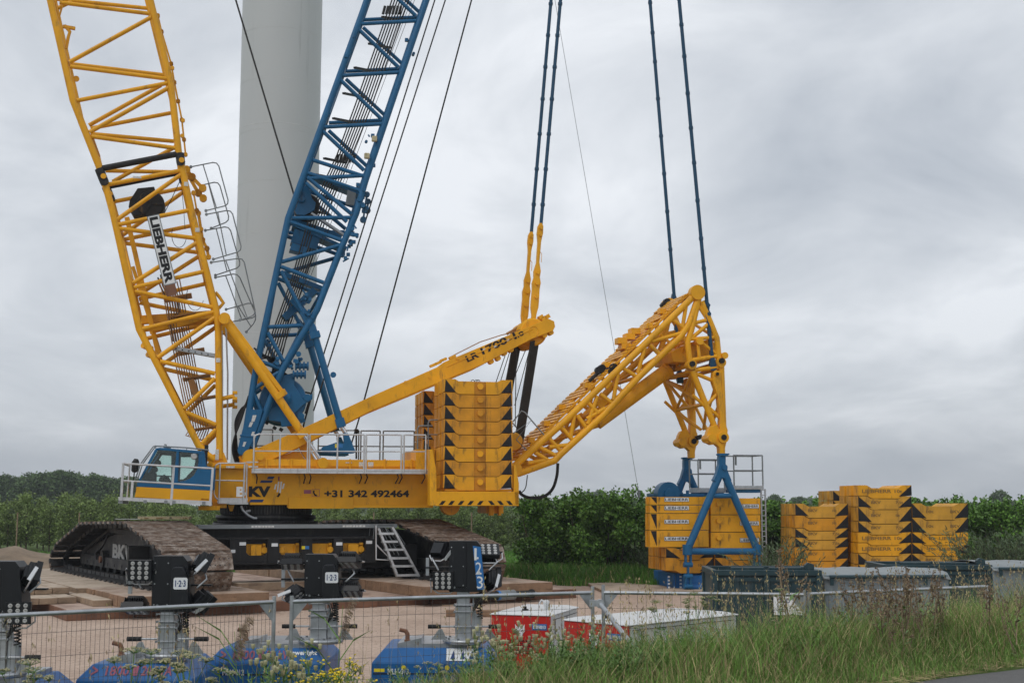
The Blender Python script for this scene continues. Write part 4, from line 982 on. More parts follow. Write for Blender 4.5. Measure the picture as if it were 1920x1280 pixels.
# ---- pendants
def linkplate(mb, pts, s_, th=.1, m=0):
    q = [L(x, y, s_ - th / 2) for x, y in pts]; mb.prism(q, (0, th, 0), m)
def pendant(name, top, bot, s_, joints, plates):
    mb = MB(); a = L(*top, s_); b = L(*bot, s_); mb.tube(a, b, .065, n=8)
    for y in joints:
        q = (y - top[1]) / (bot[1] - top[1]); c = a.lerp(b, q); d_ = (b - a).normalized(); mb.tube(c - d_ * .05, c + d_ * .05, .085, n=8)
    return mb
s1, s2 = -.55, .35
for (top, joint, foot, s_) in (((1058, -80), (1014, 424), (1001, 600), -.55), ((1040, -80), (996, 440), (983, 606), .5)):
    mb = pendant('pendant', top, joint, s_, (10, 70, 130, 190, 255, 320, 385), None); pd = mb.build('pendant_bar', ['rod_blue'], crane)
    mb = MB(); d = ((joint[0] - foot[0]) / (foot[1] - joint[1]))
    def X(y): return foot[0] + (foot[1] - y) * d
    j = joint[1]; o_ = [(j - 6, 2), (j, 5), (j + 14, 5.5), (j + 22, 4), (j + 30, 3.0), (j + 68, 2.6), (j + 84, 6.5), (j + 96, 5.5), (j + 106, 8), (j + 118, 6.8), (j + 140, 7.2), (j + 152, 7), (j + 166, 4.2), (foot[1], 4)]
    if s_ > 0: o_ = [(y, w_ * .95) for y, w_ in o_]
    linkplate(mb, [(X(y) - w_, y) for y, w_ in o_] + [(X(y) + w_, y) for y, w_ in o_[::-1]], s_, .16)
    for y in (j + 4, j + 17, j + 88, j + 108, j + 133): mb.disc(L(X(y), y, s_), (0, 1, 0), .065, .3, 12)
    for y in (j + 70,): mb.poly([L(X(y) + 4, y - 22, s_ - .1), L(X(y) + 7, y - 18, s_ - .1), L(X(y) + 6, y - 2, s_ - .1)], .014, 4)
    mb.build('link_plate', ['yellow_paint'], pd, .008)
GN, GF = -1.55, 1.45
for (top, foot, s_) in (((1266, -80), (1338, 690), GN), ((1212, -80), (1276, 714), GF)):
    mb = MB(); a = L(*top, s_); d = (foot[0] - top[0]) / (foot[1] - top[1])
    jn = (0, 50, 110, 180, 245, 310, 380, 450, 505) if s_ < 0 else (8, 65, 120, 190, 260, 330, 400, 470)
    mid = (1326, 572) if s_ < 0 else (1264.5, 560)
    b = L(*mid, s_); mb.tube(a, b, .07, n=8)
    for y in jn: c = a.lerp(b, (y - top[1]) / (mid[1] - top[1])); dd = (b - a).normalized(); mb.tube(c - dd * .05, c + dd * .05, .088, n=8)
    y0 = mid[1]; x0 = mid[0]; f0 = foot; ex = 10 if s_ < 0 else 52
    def X(y): return x0 + (foot[0] - x0) * (y - y0) / (foot[1] - y0)
    o_ = [(y0 - 10, 2.4), (y0, 5), (y0 + 9, 3.2), (y0 + 16, 5.5), (y0 + 22, 5), (y0 + 30, 2.6), (f0[1] - 30, 2.4), (f0[1] - 22, 3.2), (f0[1] - 6, 6), (f0[1] + 4, 5)]
    linkplate(mb, [(X(y) - w_, y) for y, w_ in o_] + [(X(y) + w_, y) for y, w_ in o_[::-1]], s_, .14)
    for y in (y0 + 1, y0 + 17): mb.disc(L(X(y), y, s_), (0, 1, 0), .07, .26, 12)
    mb.build('pendant_bar', ['rod_blue'], crane)

# ---- guide frame of the hanging ballast
mb = MB()
def both(pts, r_=.11, n=10, far=True):
    for s_ in ((GN, GF) if far else (GN,)):
        q = [L(x, y, GN) for x, y in pts]
        for p in q: p.y = s_
        mb.poly(q, r_, n)
both([(966, 872), (1058, 790), (1200, 654), (1303, 553)], .12); both([(970, 888), (1040, 863), (1052, 850), (1133, 776), (1198, 706), (1275, 632), (1292, 607), (1310, 556)], .12)
for a, b in (((1003, 848), (1030, 864)), ((1012, 838), (1044, 855)), ((1028, 820), (1052, 846)), ((1030, 838), (1066, 834)), ((1052, 800), (1075, 826)), ((1078, 773), (1070, 818)), ((1082, 778), (1098, 800)), ((1120, 742), (1102, 795)), ((1125, 738), (1148, 756)), ((1146, 716), (1136, 728)), ((1168, 690), (1192, 705)), ((1160, 692), (1150, 750)),
             ((1210, 645), (1196, 700)), ((1218, 646), (1240, 668)), ((1222, 640), (1286, 622)), ((1262, 600), (1285, 617)), ((1286, 575), (1280, 612)), ((1212, 640), (1205, 668)), ((990, 868), (1025, 862)), ((1100, 752), (1122, 775)), ((1135, 765), (1100, 785))):
    both([a, b], .075, 8)
# head and hanging mast
both([(1315, 565), (1330, 600), (1344, 634), (1348, 675), (1350, 682)], .11); both([(1310, 560), (1296, 620), (1289, 640), (1293, 678), (1295, 684)], .11)
both([(1290, 608), (1325, 600)], .07); both([(1289, 636), (1344, 632)], .07); both([(1291, 676), (1348, 667)], .08); both([(1308, 638), (1311, 670)], .06); both([(1312, 640), (1346, 665)], .06); both([(1289, 640), (1330, 606)], .07); both([(1308, 570), (1335, 612)], .07)
both([(1352, 678), (1355, 760), (1357, 820)], .11); both([(1298, 695), (1322, 755), (1342, 805)], .11)
both([(1302, 694), (1350, 688)], .08); both([(1304, 700), (1352, 720)], .07); both([(1325, 760), (1354, 728)], .07); both([(1327, 762), (1355, 788)], .07); both([(1299, 740), (1325, 765)], .06); both([(1312, 730), (1336, 790)], .07)
for px, py, r_ in ((966, 880, .16), (1306, 549, .2), (1295, 684, .13), (1350, 680, .13), (1310, 640, .1)):
    q = L(px, py, GN); mb.tube(q, Vector((q.x, GF, q.z)), r_ * .62, n=10)
    for s_ in (GN, GF): mb.disc(Vector((q.x, s_, q.z)), (0, 1, 0), r_ * 1.35, .32, 20)
# inner far legs of the hanging mast and cross bracing
def at(px, py, s_): q = L(px, py, GN); q.y = s_; return q
for (pa, pb) in (((1298, 695), (1325, 762)), ((1325, 762), (1345, 800)), ((1352, 690), (1355, 760)), ((1355, 740), (1357, 800)), ((1290, 608), (1296, 640)), ((1344, 634), (1330, 600)), ((1289, 640), (1293, 680))):
    mb.tube(at(*pa, GN), at(*pb, -.2), .06, n=8); mb.tube(at(*pa, GF), at(*pb, .1), .06, n=8)
for (pa) in ((1298, 695), (1352, 690), (1322, 757), (1289, 640), (1344, 634), (1200, 654), (1198, 706), (1100, 757), (1098, 805), (1052, 850)):
    mb.tube(at(*pa, GN), at(*pa, GF), .07, n=8)
P = [(1058, 826), (1098, 806), (1133, 776), (1170, 736), (1198, 706), (1240, 665), (1275, 632)]
for i in range(len(P) - 1): mb.tube(at(*P[i], GN if i % 2 else GF), at(*P[i + 1], GF if i % 2 else GN), .065, n=8)
for k in range(2): mb.tube(at(1298, 697, (GN, GF)[k]), at(1322, 757, (GF, GN)[k]), .06, n=8)
gf = mb.build('guide_frame', ['yellow_paint'], crane)
# box at the knuckle, foot forks
mb = MB()
mb.prism([L(x, y, -1.0) for x, y in ((1258, 660), (1300, 640), (1335, 636), (1346, 650), (1344, 672), (1300, 680), (1262, 678))], (0, 2.0, 0))
for s_ in (GN, GF):
    q = [L(x, y, GN) for x, y in ((1329, 800), (1340, 796), (1347, 806), (1348, 784), (1344, 745), (1334, 715), (1335, 698), (1340, 694), (1349, 697), (1350, 722), (1356, 790), (1362, 806), (1361, 822), (1357, 840), (1357, 853), (1347, 853), (1346, 838), (1339, 832), (1332, 834), (1324, 830), (1322, 818), (1325, 808))]
    for p in q: p.y = s_ - .14
    mb.prism(q, (0, .28, 0)); mb.disc(at(1353, 820, s_), (0, 1, 0), .2, .42, 18); mb.disc(at(1329, 822, s_), (0, 1, 0), .15, .7, 14)
    for px, py in ((1341, 702),): mb.disc(at(px, py, s_), (0, 1, 0), .08, .38, 12)
mb.disc(at(1357, 667, GN), (0, 1, 0), .12, .3, 12); mb.prism([L(x, y, GN) for x, y in ((1350, 664), (1358, 662), (1359, 670), (1354, 677), (1349, 674))], (0, .2, 0))
gfk = mb.build('mast_fork', ['yellow_paint'], gf, .012)
for s_ in (GN, GF):
    mb = MB(); 
    for px, py in ((1353, 820), (1341, 702), (1349.5, 677), (1294.5, 683)): mb.disc(at(px, py, s_) + Vector((0, -.0, 0)), (0, 1, 0), .1 if py != 702 else .06, .5, 14)
    if s_ == GF: mb.beam(at(1356, 814, s_ - .3), at(1366, 811, s_ - .3), .2, .16)
    mb.build('pin', ['rubber'], gfk)
mb = MB()      # plank deck along the upper chords
a0 = L(975, 866, GN); a1 = L(1300, 551, GN); d_ = (a1 - a0); n_ = Vector((-d_.z, 0, d_.x)).normalized()
for k in range(46):
    q = (k + .08) / 46
    if 20 < k < 22: continue
    p = a0 + d_ * q + n_ * .14; w_ = d_.length / 46 * .62
    for (ya, yb) in ((GN + .25, -.35), (-.3, .3), (.35, GF - .2)):
        if (k * 7 + int(ya * 10)) % 11 == 0: continue
        mb.beam(Vector((p.x, ya, p.z)), Vector((p.x, yb, p.z)), w_, .05, 0, n_)
for s_ in (GN + .3, -.3, .35, GF - .3): q = a0 + n_ * .09; mb.beam(Vector((q.x, s_, q.z)), Vector((a1.x, s_, a1.z)) + n_ * .09, .08, .08, 0, n_)
for k, q in enumerate((.1, .2, .3, .42, .55, .66, .78, .88)):
    p = a0 + d_ * q + n_ * .22; mb.box(p + Vector((-.12, .3 + .35 * (k % 3), -.08)), p + Vector((.12, .6 + .35 * (k % 3), .1)), 0)
for (px, py) in ((1165, 640), (1180, 632), (1172, 650), (1190, 622)): p = L(px, py, -.6); mb.box(p - Vector((.18, .2, .1)), p + Vector((.16, .25, .12)), 0)
mb.build('plank_deck', ['yellow_paint'], gf, .006)
mb = MB()
for (px, py, s_) in ((1122, 698), (1138, 692), (1143, 688), (1118, 706))[:0]: pass
for (x, y, s_) in ((1122, 694, -.9), (1128, 690, -.9), (1150, 688, -1.2), (1144, 694, -1.2), (1245, 572, .8), (1250, 566, .8)): mb.disc(L(x, y, s_), (0, 1, 0), .13, .2, 12)
mb.poly([L(1105, 714, -.9), L(1120, 700, -.9), L(1130, 694, -.9)], .07, 8); mb.poly([L(1268, 566, -.6), L(1282, 560, -.6), L(1300, 552, -.6)], .06, 8); mb.beam(L(1240, 574, .8), L(1255, 566, .8), .3, .15)
mb.cut() if False else None; mb.build('latch', ['black_paint'], gf, .01)
mb = MB()    # platform hoop
for s_ in (-1.5, 1.2):
    P = [L(x, y, -1.5) for x, y in ((962, 790), (978, 770), (984, 773), (1026, 822))]
    for p in P: p.y = s_
    mb.poly(P, .025, 6)
    P = [L(x, y, -1.5) for x, y in ((962, 812), (996, 788), (968, 824), (996, 852))]
    for p in P: p.y = s_
    mb.poly(P, .02, 6)
mb.build('guard_rail', ['dull_steel'], gf)
# ram under the guide frame
mb = MB(); a = L(1060, 838, 0); m_ = L(1238, 680, 0); a = L(1105, 775, 0); e = L(1300, 662, 0); a = L(1100, 790, 0)
mb.poly([L(1080, 806, 0), L(1140, 757, 0), L(1200, 712, 0)] , .24, 16) if False else None
A_, B_ = L(1118, 792, 0), L(1252, 694, 0); mb.poly([A_, B_], .27, 20); mb.poly([L(1090, 800, 0), A_], .2, 14); dd = (B_ - A_).normalized(); mb.tube(B_ - dd * .1, B_ + dd * .06, .30, n=20)
rm = mb.build('ballast_ram', ['yellow_paint'], crane); mb = MB(); mb.poly([B_, B_ + dd * 1.15], .15, 16); mb.build('piston_rod', ['chrome'], rm)
mb = MB(); mb.beam(L(1122, 762, -.9), L(1134, 750, -.9), .1, .28); mb.build('valve_box', ['yellow_paint_plain'], gf, .01)
mb = MB()
mb.poly(smooth([L(973, 920, -.9), L(980, 928, -.9), L(996, 933, -.9), L(1020, 930, -.9), L(1036, 916, -.9), L(1044, 892, -.9), L(1046, 868, -.9)]), .055, 8); mb.poly(smooth([L(975, 925, -.7), L(985, 915, -.7), L(989, 890, -.7)]), .02, 6)
mb.build('hydraulic_hose', ['rubber'], gf)
mb = MB(); a = L(1020, -120, 5.5); b = L(1198, 926, 5.5); mb.tube(a, b, .011, n=4); mb.disc(b, (0, 0, 1), .06, .3, 8); mb.build('hoist_rope', ['dull_steel'], crane)
# camera pole on the deck
mb = MB(); mb.tube(L(668, 860, .9), L(668, 810, .9), .03, n=6); mb.box(L(665, 812, .8), L(672, 804, .8) + Vector((0, .2, 0))); mb.disc(L(670, 808, .75), (0, 1, 0), .06, .1, 10); mb.build('deck_camera', ['rubber'], crane)

# =================================================================== COUNTERWEIGHT SLABS
SLAB = {}
def slab_mesh(Lx, D, H, ear=.16, c=.05, d=.07, fins=3, boss=True, tri=(1, 1), paint='slab_yellow', text=None, board=False, flat=False, key=None, trislope=.17, tritype='up'):
    k = (round(Lx, 3), round(D, 3), round(H, 3), boss, tri, paint, text, board, flat, tritype)
    if k in SLAB: return SLAB[k]
    mb = MB(); e = ear * Lx; cc = c * Lx
    if flat: d = 0
    def prof(x0, x1, y):
        """outline clipped to x0..x1"""
        tp = [(0, H), (e, H), (e + cc, H - d), (Lx - e - cc, H - d), (Lx - e, H), (Lx, H)]
        bt = [(0, d), (e, d), (e + cc, 0), (Lx - e - cc, 0), (Lx - e, d), (Lx, d)]
        def z(pts, x):
            for i in range(len(pts) - 1):
                if pts[i][0] <= x <= pts[i + 1][0]: return pts[i][1] + (pts[i + 1][1] - pts[i][1]) * (x - pts[i][0]) / max(1e-9, pts[i + 1][0] - pts[i][0])
            return pts[-1][1]
        T = [(x0, z(tp, x0))] + [p for p in tp if x0 < p[0] < x1] + [(x1, z(tp, x1))]
        B = [(x0, z(bt, x0))] + [p for p in bt if x0 < p[0] < x1] + [(x1, z(bt, x1))]
        return [Vector((x, y, zz + .011)) for x, zz in B] + [Vector((x, y, zz - .011)) for x, zz in T[::-1]]
    g = .2 if fins > 1 else 0; fw = (D - g * (fins - 1)) / fins; y = 0
    for i in range(fins):
        if i == 0 and boss:
            mb.prism(prof(0, Lx, .035), (0, fw - .035, 0)); mb.prism(prof(0, Lx * .44, 0), (0, .0345, 0)); mb.prism(prof(Lx * .61, Lx, 0), (0, .0345, 0))
            mb.disc((Lx * .525, -.0, H * .52), (0, 1, 0), .10, .12, 18); mb.prism(prof(Lx * .441, Lx * .609, .028), (0, .006, 0), 4)
        else: mb.prism(prof(0, Lx, y), (0, fw, 0))
        if i < fins - 1: mb.prism(prof(.35, Lx - .35, y + fw + .001), (0, g - .002, 0))
        y += fw + g
    t_ = -.004
    for q, side in enumerate((0, 1)):
        if not tri[q]: continue
        X = (lambda x: x) if side == 0 else (lambda x: Lx - x)
        if tritype == 'up': P = [(.02, d + .01), (e * 1.05, d + .01), (.05, H - .02)]
        elif tritype == 'end': P = [(.0, d + .01), (e + cc, d - .03 if d else 0), (.0, H - .01)]
        else: P = [(.03, H - .02), (.03 + e * .62, H - .02), (.03 + e * .62, .03)]
        poly = [Vector((X(x), t_, z)) for x, z in P]; mb.prism(poly, (0, .003, 0), 1)
    if text:
        for s_, x0, x1, hz in text: put_text(mb, s_, (x0 * Lx, -.004, H * .42), ((x1 - x0) * Lx, 0, 0), (0, 0, hz), 2, .02, .003)
    if board:
        for x0, x1 in board:
            mb.box((x0 * Lx, -.014, H * .38), (x1 * Lx, -.002, H * .38 + .15), 1); mb.box((x0 * Lx + .01, -.017, H * .38 + .01), (x1 * Lx - .01, -.0145, H * .38 + .14), 3)
            put_text(mb, 'LIEBHERR', (x0 * Lx + .03, -.0185, H * .38 + .03), ((x1 - x0) * Lx - .06, 0, 0), (0, 0, .09), 1, .015, .002)
    me = mb.mesh('ballast_block', [paint, 'black_ink', 'faint_ink', 'white_sign', 'slab_band']); SLAB[k] = me; return me
def slab(me, world, ang, label, group, name='ballast_block'):
    o = bpy.data.objects.new(name, me); COL.objects.link(o); o.location = world; o.rotation_euler = (0, 0, ang)
    b = o.modifiers.new('bevel', 'BEVEL'); b.width = .014; b.segments = 1; b.limit_method = 'ANGLE'; b.angle_limit = R(35)
    return tag(o, label, 'counterweight', group)
ORD = ['topmost', 'second from top', 'third from top', 'fourth from top', 'fourth from bottom', 'third from bottom', 'second from bottom', 'lowest']
TS = -3.25
tops = [714.5, 739.7, 764.6, 789.9, 815.1, 840, 866.3, 893.2, 919.5]
xa = L(832, 820, TS).x; xb = L(961, 820, TS).x; Lx = xb - xa; Ds = 2.0
for i in range(8):
    z1 = L(895, tops[i], TS).z; z0 = L(895, tops[i + 1], TS).z
    me = slab_mesh(Lx, Ds, z1 - z0 + .07, tri=(1, 1), paint='slab_yellow' if i in (0, 5, 7) else 'slab_orange', boss=True)
    slab(me, K.world((xa, TS, z0 - (.0 if i < 7 else -.004) - .0)), K.a, f'{ORD[i]} yellow ballast slab of the tall near stack on the crane deck', 'ballast slabs on the crane')
    # far stack
    me2 = me; sF = 1.35
    slab(me2, K.world((xa, sF, z0)), K.a, f'{ORD[i]} ballast slab of the half hidden far stack behind the near one', 'ballast slabs on the crane')
    if i == 0:
        mb = MB(); c = K.world((xa + Lx * .45, TS + .4, z1 - .03))
        for dx in (0, .12, .18): mb.poly([c + Vector((dx + .06 * math.cos(a_), 0, .05 + .06 * math.sin(a_))) for a_ in np.linspace(-.5, 3.6, 8)], .012, 5)
        tag(mb.build('lifting_chain', ['rubber']), 'small dark chain lying on top of the near ballast stack', 'chain')

# =================================================================== HANGING BALLAST
car = empty('ballast_carrier', K.world((15, 0, 0)), K.a, 'blue steel ballast carrier with two triangular lifting frames hanging by the stacked slabs', 'ballast carrier')
CO = Vector((K.loc(K.world((15, 0, 0))).x, 0, 0))
def bc(mb, name, mats, parent=car, bevel=.008):
    mb.v = [tuple(Vector(v) - CO) for v in mb.v] if parent is car or parent.parent is car else mb.v
    return mb.build(name, mats, parent, bevel)
FN, FF = -2.0, 1.9
mb = MB()
xa = L(1222, 1090, -1.6).x; xb = L(1434, 1090, -1.6).x; zt = L(1300, 1075, -1.6).z
def bx(px, py, s): return L(px, py, s)
mb.box((L(1226, 1090, 1.2).x, -1.2, .03), (xb, 1.2, zt - .002), 0)
a = L(1286, 1080, FN + .3); b = L(1425, 1080, FN + .3)
mb.box((a.x, FN + .25, .03), (b.x, -1.21, zt - .05), 0)
mb.tube((a.x, FN + .22, .16), (b.x, FN + .22, .16), .12, n=10)
for px in (1250, 1262, 1274, 1280): p = L(px, 1090, -1.2); mb.box((p.x, -1.26, .05), (p.x + .06, -1.203, zt - .05), 0)
for px in (1250, 1272): 
    p = L(px, 1090, -1.2)
    for k in range(4): mb.box((p.x + .02, -1.275, .1 + k * .12), (p.x + .1, -1.262, .16 + k * .12), 1)
base = bc(mb, 'base_frame', ['bright_blue', 'white_sign'])
for s_, A, yy in ((FN, [(1355, 848), (1354, 893), (1289, 1030), (1420, 1030)], 0), (FF, [(1289, 855), (1288, 895), (1248, 985), (1335, 985)], 1)):
    mb = MB(); P = [L(x, y, s_) for x, y in A]
    q = [(-5, 2), (-6, 8), (-6, 22), (-11, 40), (-17, 52), (-12, 56), (-4, 48), (4, 48), (12, 56), (17, 52), (12, 40), (6, 22), (6, 8), (5, 2)]
    mb.prism([L(A[0][0] + x, A[0][1] + y, s_ - .12) for x, y in q], (0, .24, 0))
    mb.disc(L(A[0][0] + 1, A[0][1] + 28, s_), (0, 1, 0), .1, .34, 14); mb.disc(L(A[0][0], A[0][1] + 4, s_), (0, 0, 1), .2, .08, 12); mb.tube(L(A[0][0] - 12, A[0][1] + 4, s_), L(A[0][0] + 12, A[0][1] + 3, s_), .03)
    sp = 5 if s_ < 0 else 5
    mb.poly([P[1] + Vector((-.12, 0, 0)), P[2]], .13, 12); mb.poly([P[1] + Vector((.12, 0, 0)), P[3]], .13, 12)
    if s_ < 0:
        mb.poly([L(1333, 929, s_), L(1377, 929, s_)], .09, 10); mb.poly([L(1295, 1033, s_), L(1418, 1033, s_)], .115, 12)
        mb.disc(P[2], (0, 0, 1), .17, .35, 12); mb.disc(P[3], (0, 0, 1), .17, .35, 12)
    fr = bc(mb, 'lifting_frame', ['blue_paint'])
    if s_ < 0:
        for xx, y0, y1 in ((1290, 1034, 1101), (1419, 1034, 1088)):
            mb = MB()
            for k, (ya, yb) in enumerate(((y0, y0 + 26), (y0 + 22, y0 + 48), (y0 + 42, y1))):
                o_ = .1 if k % 2 else 0
                for dx in ((-.09, .09) if not k % 2 else (0,)):
                    mb.beam(L(xx, ya, s_) + Vector((dx, 0, 0)), L(xx, yb, s_) + Vector((dx, 0, 0)), .06, .14, 0, (0, 1, 0))
                mb.disc(L(xx, yb - 2, s_), (1, 0, 0), .09, .3, 12)
            bc(mb, 'shackle_link', ['blue_paint'])
# upper walk plate, rope drum and platforms
mb = MB(); zt3 = L(1270, 932, -1.0).z
mb.box((L(1310, 925, 0).x, -1.2, zt - .001), (L(1425, 925, 0).x - .7, 1.6, L(1300, 935, 0).z), 0)
mb.box((L(1238, 927, .4).x, .2, L(1300, 931, .4).z), (L(1316, 927, .4).x, 1.9, L(1300, 925, .4).z), 0)
p = L(1250, 925, .3); mb.disc(p, (0, 1, 0), .42, .5, 28); mb.disc(p, (0, 1, 0), .2, .7, 16); mb.box((p.x, .2, p.z - .2), (p.x + .6, .6, p.z + .05)); q = L(1289, 925, .3); mb.tube(q - Vector((0, 0, .15)), q + Vector((0, 0, .12)), .06, n=10)
bc(mb, 'drum_bracket', ['blue_paint'], car, .01)
for (x0, x1, y0, y1, yd, s_, dpt) in ((1376, 1432, 853, 910, 920, -1.3, .95), (1309, 1361, 861, 914, 926, .2, .95)):
    mb = MB(); a = L(x0, y1, s_); b = L(x1, y1, s_); zt4 = L(x0, y0, s_).z; zd = L(x0, yd - 3, s_).z
    mb.box((a.x, s_, zd), (b.x, s_ + dpt, a.z), 0); mb.box((a.x + .05, s_ + .05, L(x0, yd + 3, s_).z), (b.x - .05, s_ + dpt - .05, zd - .002), 1)
    pf2 = bc(mb, 'platform', ['galvanised', 'blue_paint'])
    mb = MB()
    for x, y in ((a.x + .02, s_ + .02), (b.x - .02, s_ + .02), (a.x + .02, s_ + dpt - .02), (b.x - .02, s_ + dpt - .02)): mb.beam((x, y, a.z), (x, y, zt4), .045, .045)
    for z in (zt4, (a.z + zt4) / 2):
        mb.beam((a.x + .02, s_ + .02, z), (b.x - .02, s_ + .02, z), .045, .045); mb.beam((a.x + .02, s_ + dpt - .02, z), (b.x - .02, s_ + dpt - .02, z), .045, .045)
        mb.beam((b.x - .02, s_ + .02, z), (b.x - .02, s_ + dpt - .02, z), .04, .04)
    p = L(x0 + 9, y0 + 6, s_ + dpt); mb.box((a.x + .1, s_ + .06, zt4 - .35), (a.x + .16, s_ + .12, zt4), 0)
    bc(mb, 'guard_rail', ['dull_steel'])
mb = MB()
for px in (1427, 1434.5): a = L(px, 916, -1.65); b = L(px + 3, 1056, -1.65); mb.beam(a, b, .055, .05)
for k in range(15): q = k / 14.5; a = L(1427 + 3 * q, 918 + 140 * q, -1.65); b = L(1434.5 + 3 * q, 918 + 140 * q, -1.65); mb.tube(a, b, .018, n=6)
bc(mb, 'ladder', ['galvanised'])
# slabs on the carrier
HN = -1.65
def hslab(px0, px1, yt, yb, s0, D, label, ydn=0, **kw):
    a = L(px0, yb, s0); b = L(px1, yb, s0); zt_ = L((px0 + px1) / 2, yt, s0).z; z0_ = L((px0 + px1) / 2, yb, s0).z
    me = slab_mesh(b.x - a.x, D, zt_ - z0_ + (.1 if ydn else 0), **kw); slab(me, K.world((a.x, s0, z0_)), K.a, label, 'ballast slabs on the blue carrier')
lay = [(930.5, 946), (946, 962), (962, 993.5), (993.5, 1025.5)]
nm = ['topmost thin', 'second thin', 'third, thicker', 'fourth, thicker']
for i, (a, b) in enumerate(lay):
    hslab(1219, 1329, a, b, HN, .5 if i < 2 else .52, f'{nm[i]} flat yellow slab with a name board, left column on the carrier', flat=True, boss=False, tri=(1, 0), tritype='down', board=((.24, .66),), fins=2)
for i, (a, b) in enumerate([(933, 964.5), (964.5, 997), (997, 1028)]):
    hslab(1333.5, 1426, a, b, HN, .52, f'{("upper", "middle", "lower")[i]} flat yellow slab behind the right leg of the blue triangle', flat=True, boss=False, tri=(0, 0), board=((.58, .97),) if i else ((.63, .97),), fins=2)
mb = MB()
for i, (a, b) in enumerate([(933, 964.5), (964.5, 997), (997, 1028)]):
    for px in (1347,): c = L(px, (a + b) / 2 - 5, HN - .02); mb.disc(c - Vector((0, 0, 0)), (0, 1, 0), .09, .14, 18)
bc(mb, 'lock_bolt', ['slab_yellow'])
for i, (a, b) in enumerate([(1026, 1050), (1050, 1074.5)]):
    hslab(1249, 1338, a, b, HN, 1.9, f'{("upper", "lower")[i]} orange keyed slab at the bottom left of the carrier', ydn=i, boss=False, tri=(1 - i, 1), tritype='end', paint='slab_orange', text=(('BKV', .35, .5, .1), ('10t', .68, .78, .1)), d=.1, ear=.2, c=.1)
    hslab(1341, 1430, a, b, HN, 1.9, f'{("upper", "lower")[i]} orange keyed slab at the bottom right of the carrier', ydn=i, boss=False, tri=(1, 0), tritype='end', paint='slab_orange', text=(('10t', .35, .5, .1), ('BKV', .6, .78, .1)), d=.1, ear=.2, c=.1)

# =================================================================== SPARE SLAB STACKS
ST = Frame(*PY(1600, 1062, 44.5).xy, 5)
def stack(px0, px1, ys, s0, D, where, texts, tris, paints, types=None, grp='spare ballast slabs on the ground'):
    n = len(ys) - 1
    for i in range(n):
        a = ST.hit(px0, ys[i], s0); b = ST.hit(px1, ys[i], s0); zt_ = ST.hit(px0, ys[i], s0).z; z0_ = ST.hit(px0, ys[i + 1], s0).z
        if i == n - 1: z0_ = 0
        d = .1
        me = slab_mesh(b.x - a.x, D, zt_ - z0_ + d, ear=.16, c=.09, d=d, boss=False, tri=tris[i], tritype='end', paint=paints[i], text=texts[i])
        nth = ['topmost', 'second from top', 'third from top', 'fourth from top', 'fifth from top', 'sixth from top', 'seventh from top', 'eighth from top', 'lowest'][i]
        slab(me, ST.world((a.x, s0, z0_)), ST.a, f'{nth} {"darker orange" if paints[i] == "slab_tan" else "bright yellow" if paints[i] == "slab_yellow" else "orange"} slab of the {where}', grp)
T1 = (('BKV', .24, .42, .10), ('10t', .70, .78, .09)); T2 = (('BKV', .24, .42, .10), ('7.5t', .70, .84, .09)); TL = (('LIEBHERR', .07, .62, .12), ('10t', .68, .82, .11)); TR = (('10t', .25, .38, .1), ('BKV', .68, .85, .1)); TRL = (('10t', .3, .42, .11), ('LIEBHERR', .48, .98, .11))
TT, TO, YL_ = 'slab_tan', 'slab_orange', 'slab_yellow'
stack(1609, 1709, [914, 934.5, 955, 982, 1002.5, 1022.5, 1042.5, 1063, 1084, 1107], 0, 1.9, 'tallest spare stack', [TL, T2, T1, T2, TL, TL, T1, T1, T1], [(0, 1), (1, 1), (1, 1), (1, 1), (0, 1), (0, 1), (1, 1), (1, 1), (1, 1)], [YL_, TT, TT, TT, YL_, YL_, TT, TT, TT])
stack(1710, 1815, [948, 975, 1002.5, 1022.5, 1042.5, 1063, 1084, 1107], 0, 1.9, 'right spare stack beside the tallest one', [TR, TR, TRL, TRL, T1, T1, T1], [(1, 1), (1, 1), (1, 0), (1, 1), (1, 1), (1, 1), (1, 1)], [TT, TT, YL_, YL_, TT, TT, TT])
stack(1491, 1590, [948.5, 971, 995, 1012.5, 1030.5, 1052, 1074, 1106], .5, 1.7, 'left spare stack nearest the carrier', [T1, T1, T2, T2, T1, T1, T1], [(1, 1), (0, 1), (1, 1), (1, 1), (0, 1), (0, 1), (1, 1)], [TT, TO, TT, TT, TO, TO, TO])
stack(1562, 1650, [924, 943, 962, 982, 1003, 1024, 1045, 1066, 1096], 3.6, 1.7, 'hindmost spare stack behind the tallest one', [None] * 8, [(1, 0)] * 8, [TT] * 8)

# =================================================================== GROUND, MATS
EP = Vector((3.35, 11.9, 0)); ED = Vector((.787, .617, 0)).normalized(); EN = Vector((-ED.y, ED.x, 0))   # road edge line and its normal towards the site
EPn = EP.dot(EN)
def gz(x, y):
    """ground height: site at 0, verge rising to the road"""
    q = -x * ED.y * 1.0 + y * ED.x - EPn
    q = np.asarray(q, dtype=float)
    t_ = np.clip((4.9 - q) / 3.6, 0, 1); s_ = t_ * t_ * (3 - 2 * t_)
    return 1.36 * s_ + .05 * np.sin(x * .9 + y * .4) * s_ * (1 - s_) * 4
def grid(x0, x1, y0, y1, nx, ny):
    X, Y = np.meshgrid(np.linspace(x0, x1, nx), np.linspace(y0, y1, ny)); V = np.stack([X.ravel(), Y.ravel(), np.zeros(X.size)], 1)
    i = np.arange(nx * ny).reshape(ny, nx); Q = np.stack([i[:-1, :-1].ravel(), i[:-1, 1:].ravel(), i[1:, 1:].ravel(), i[1:, :-1].ravel()], 1); return V, Q
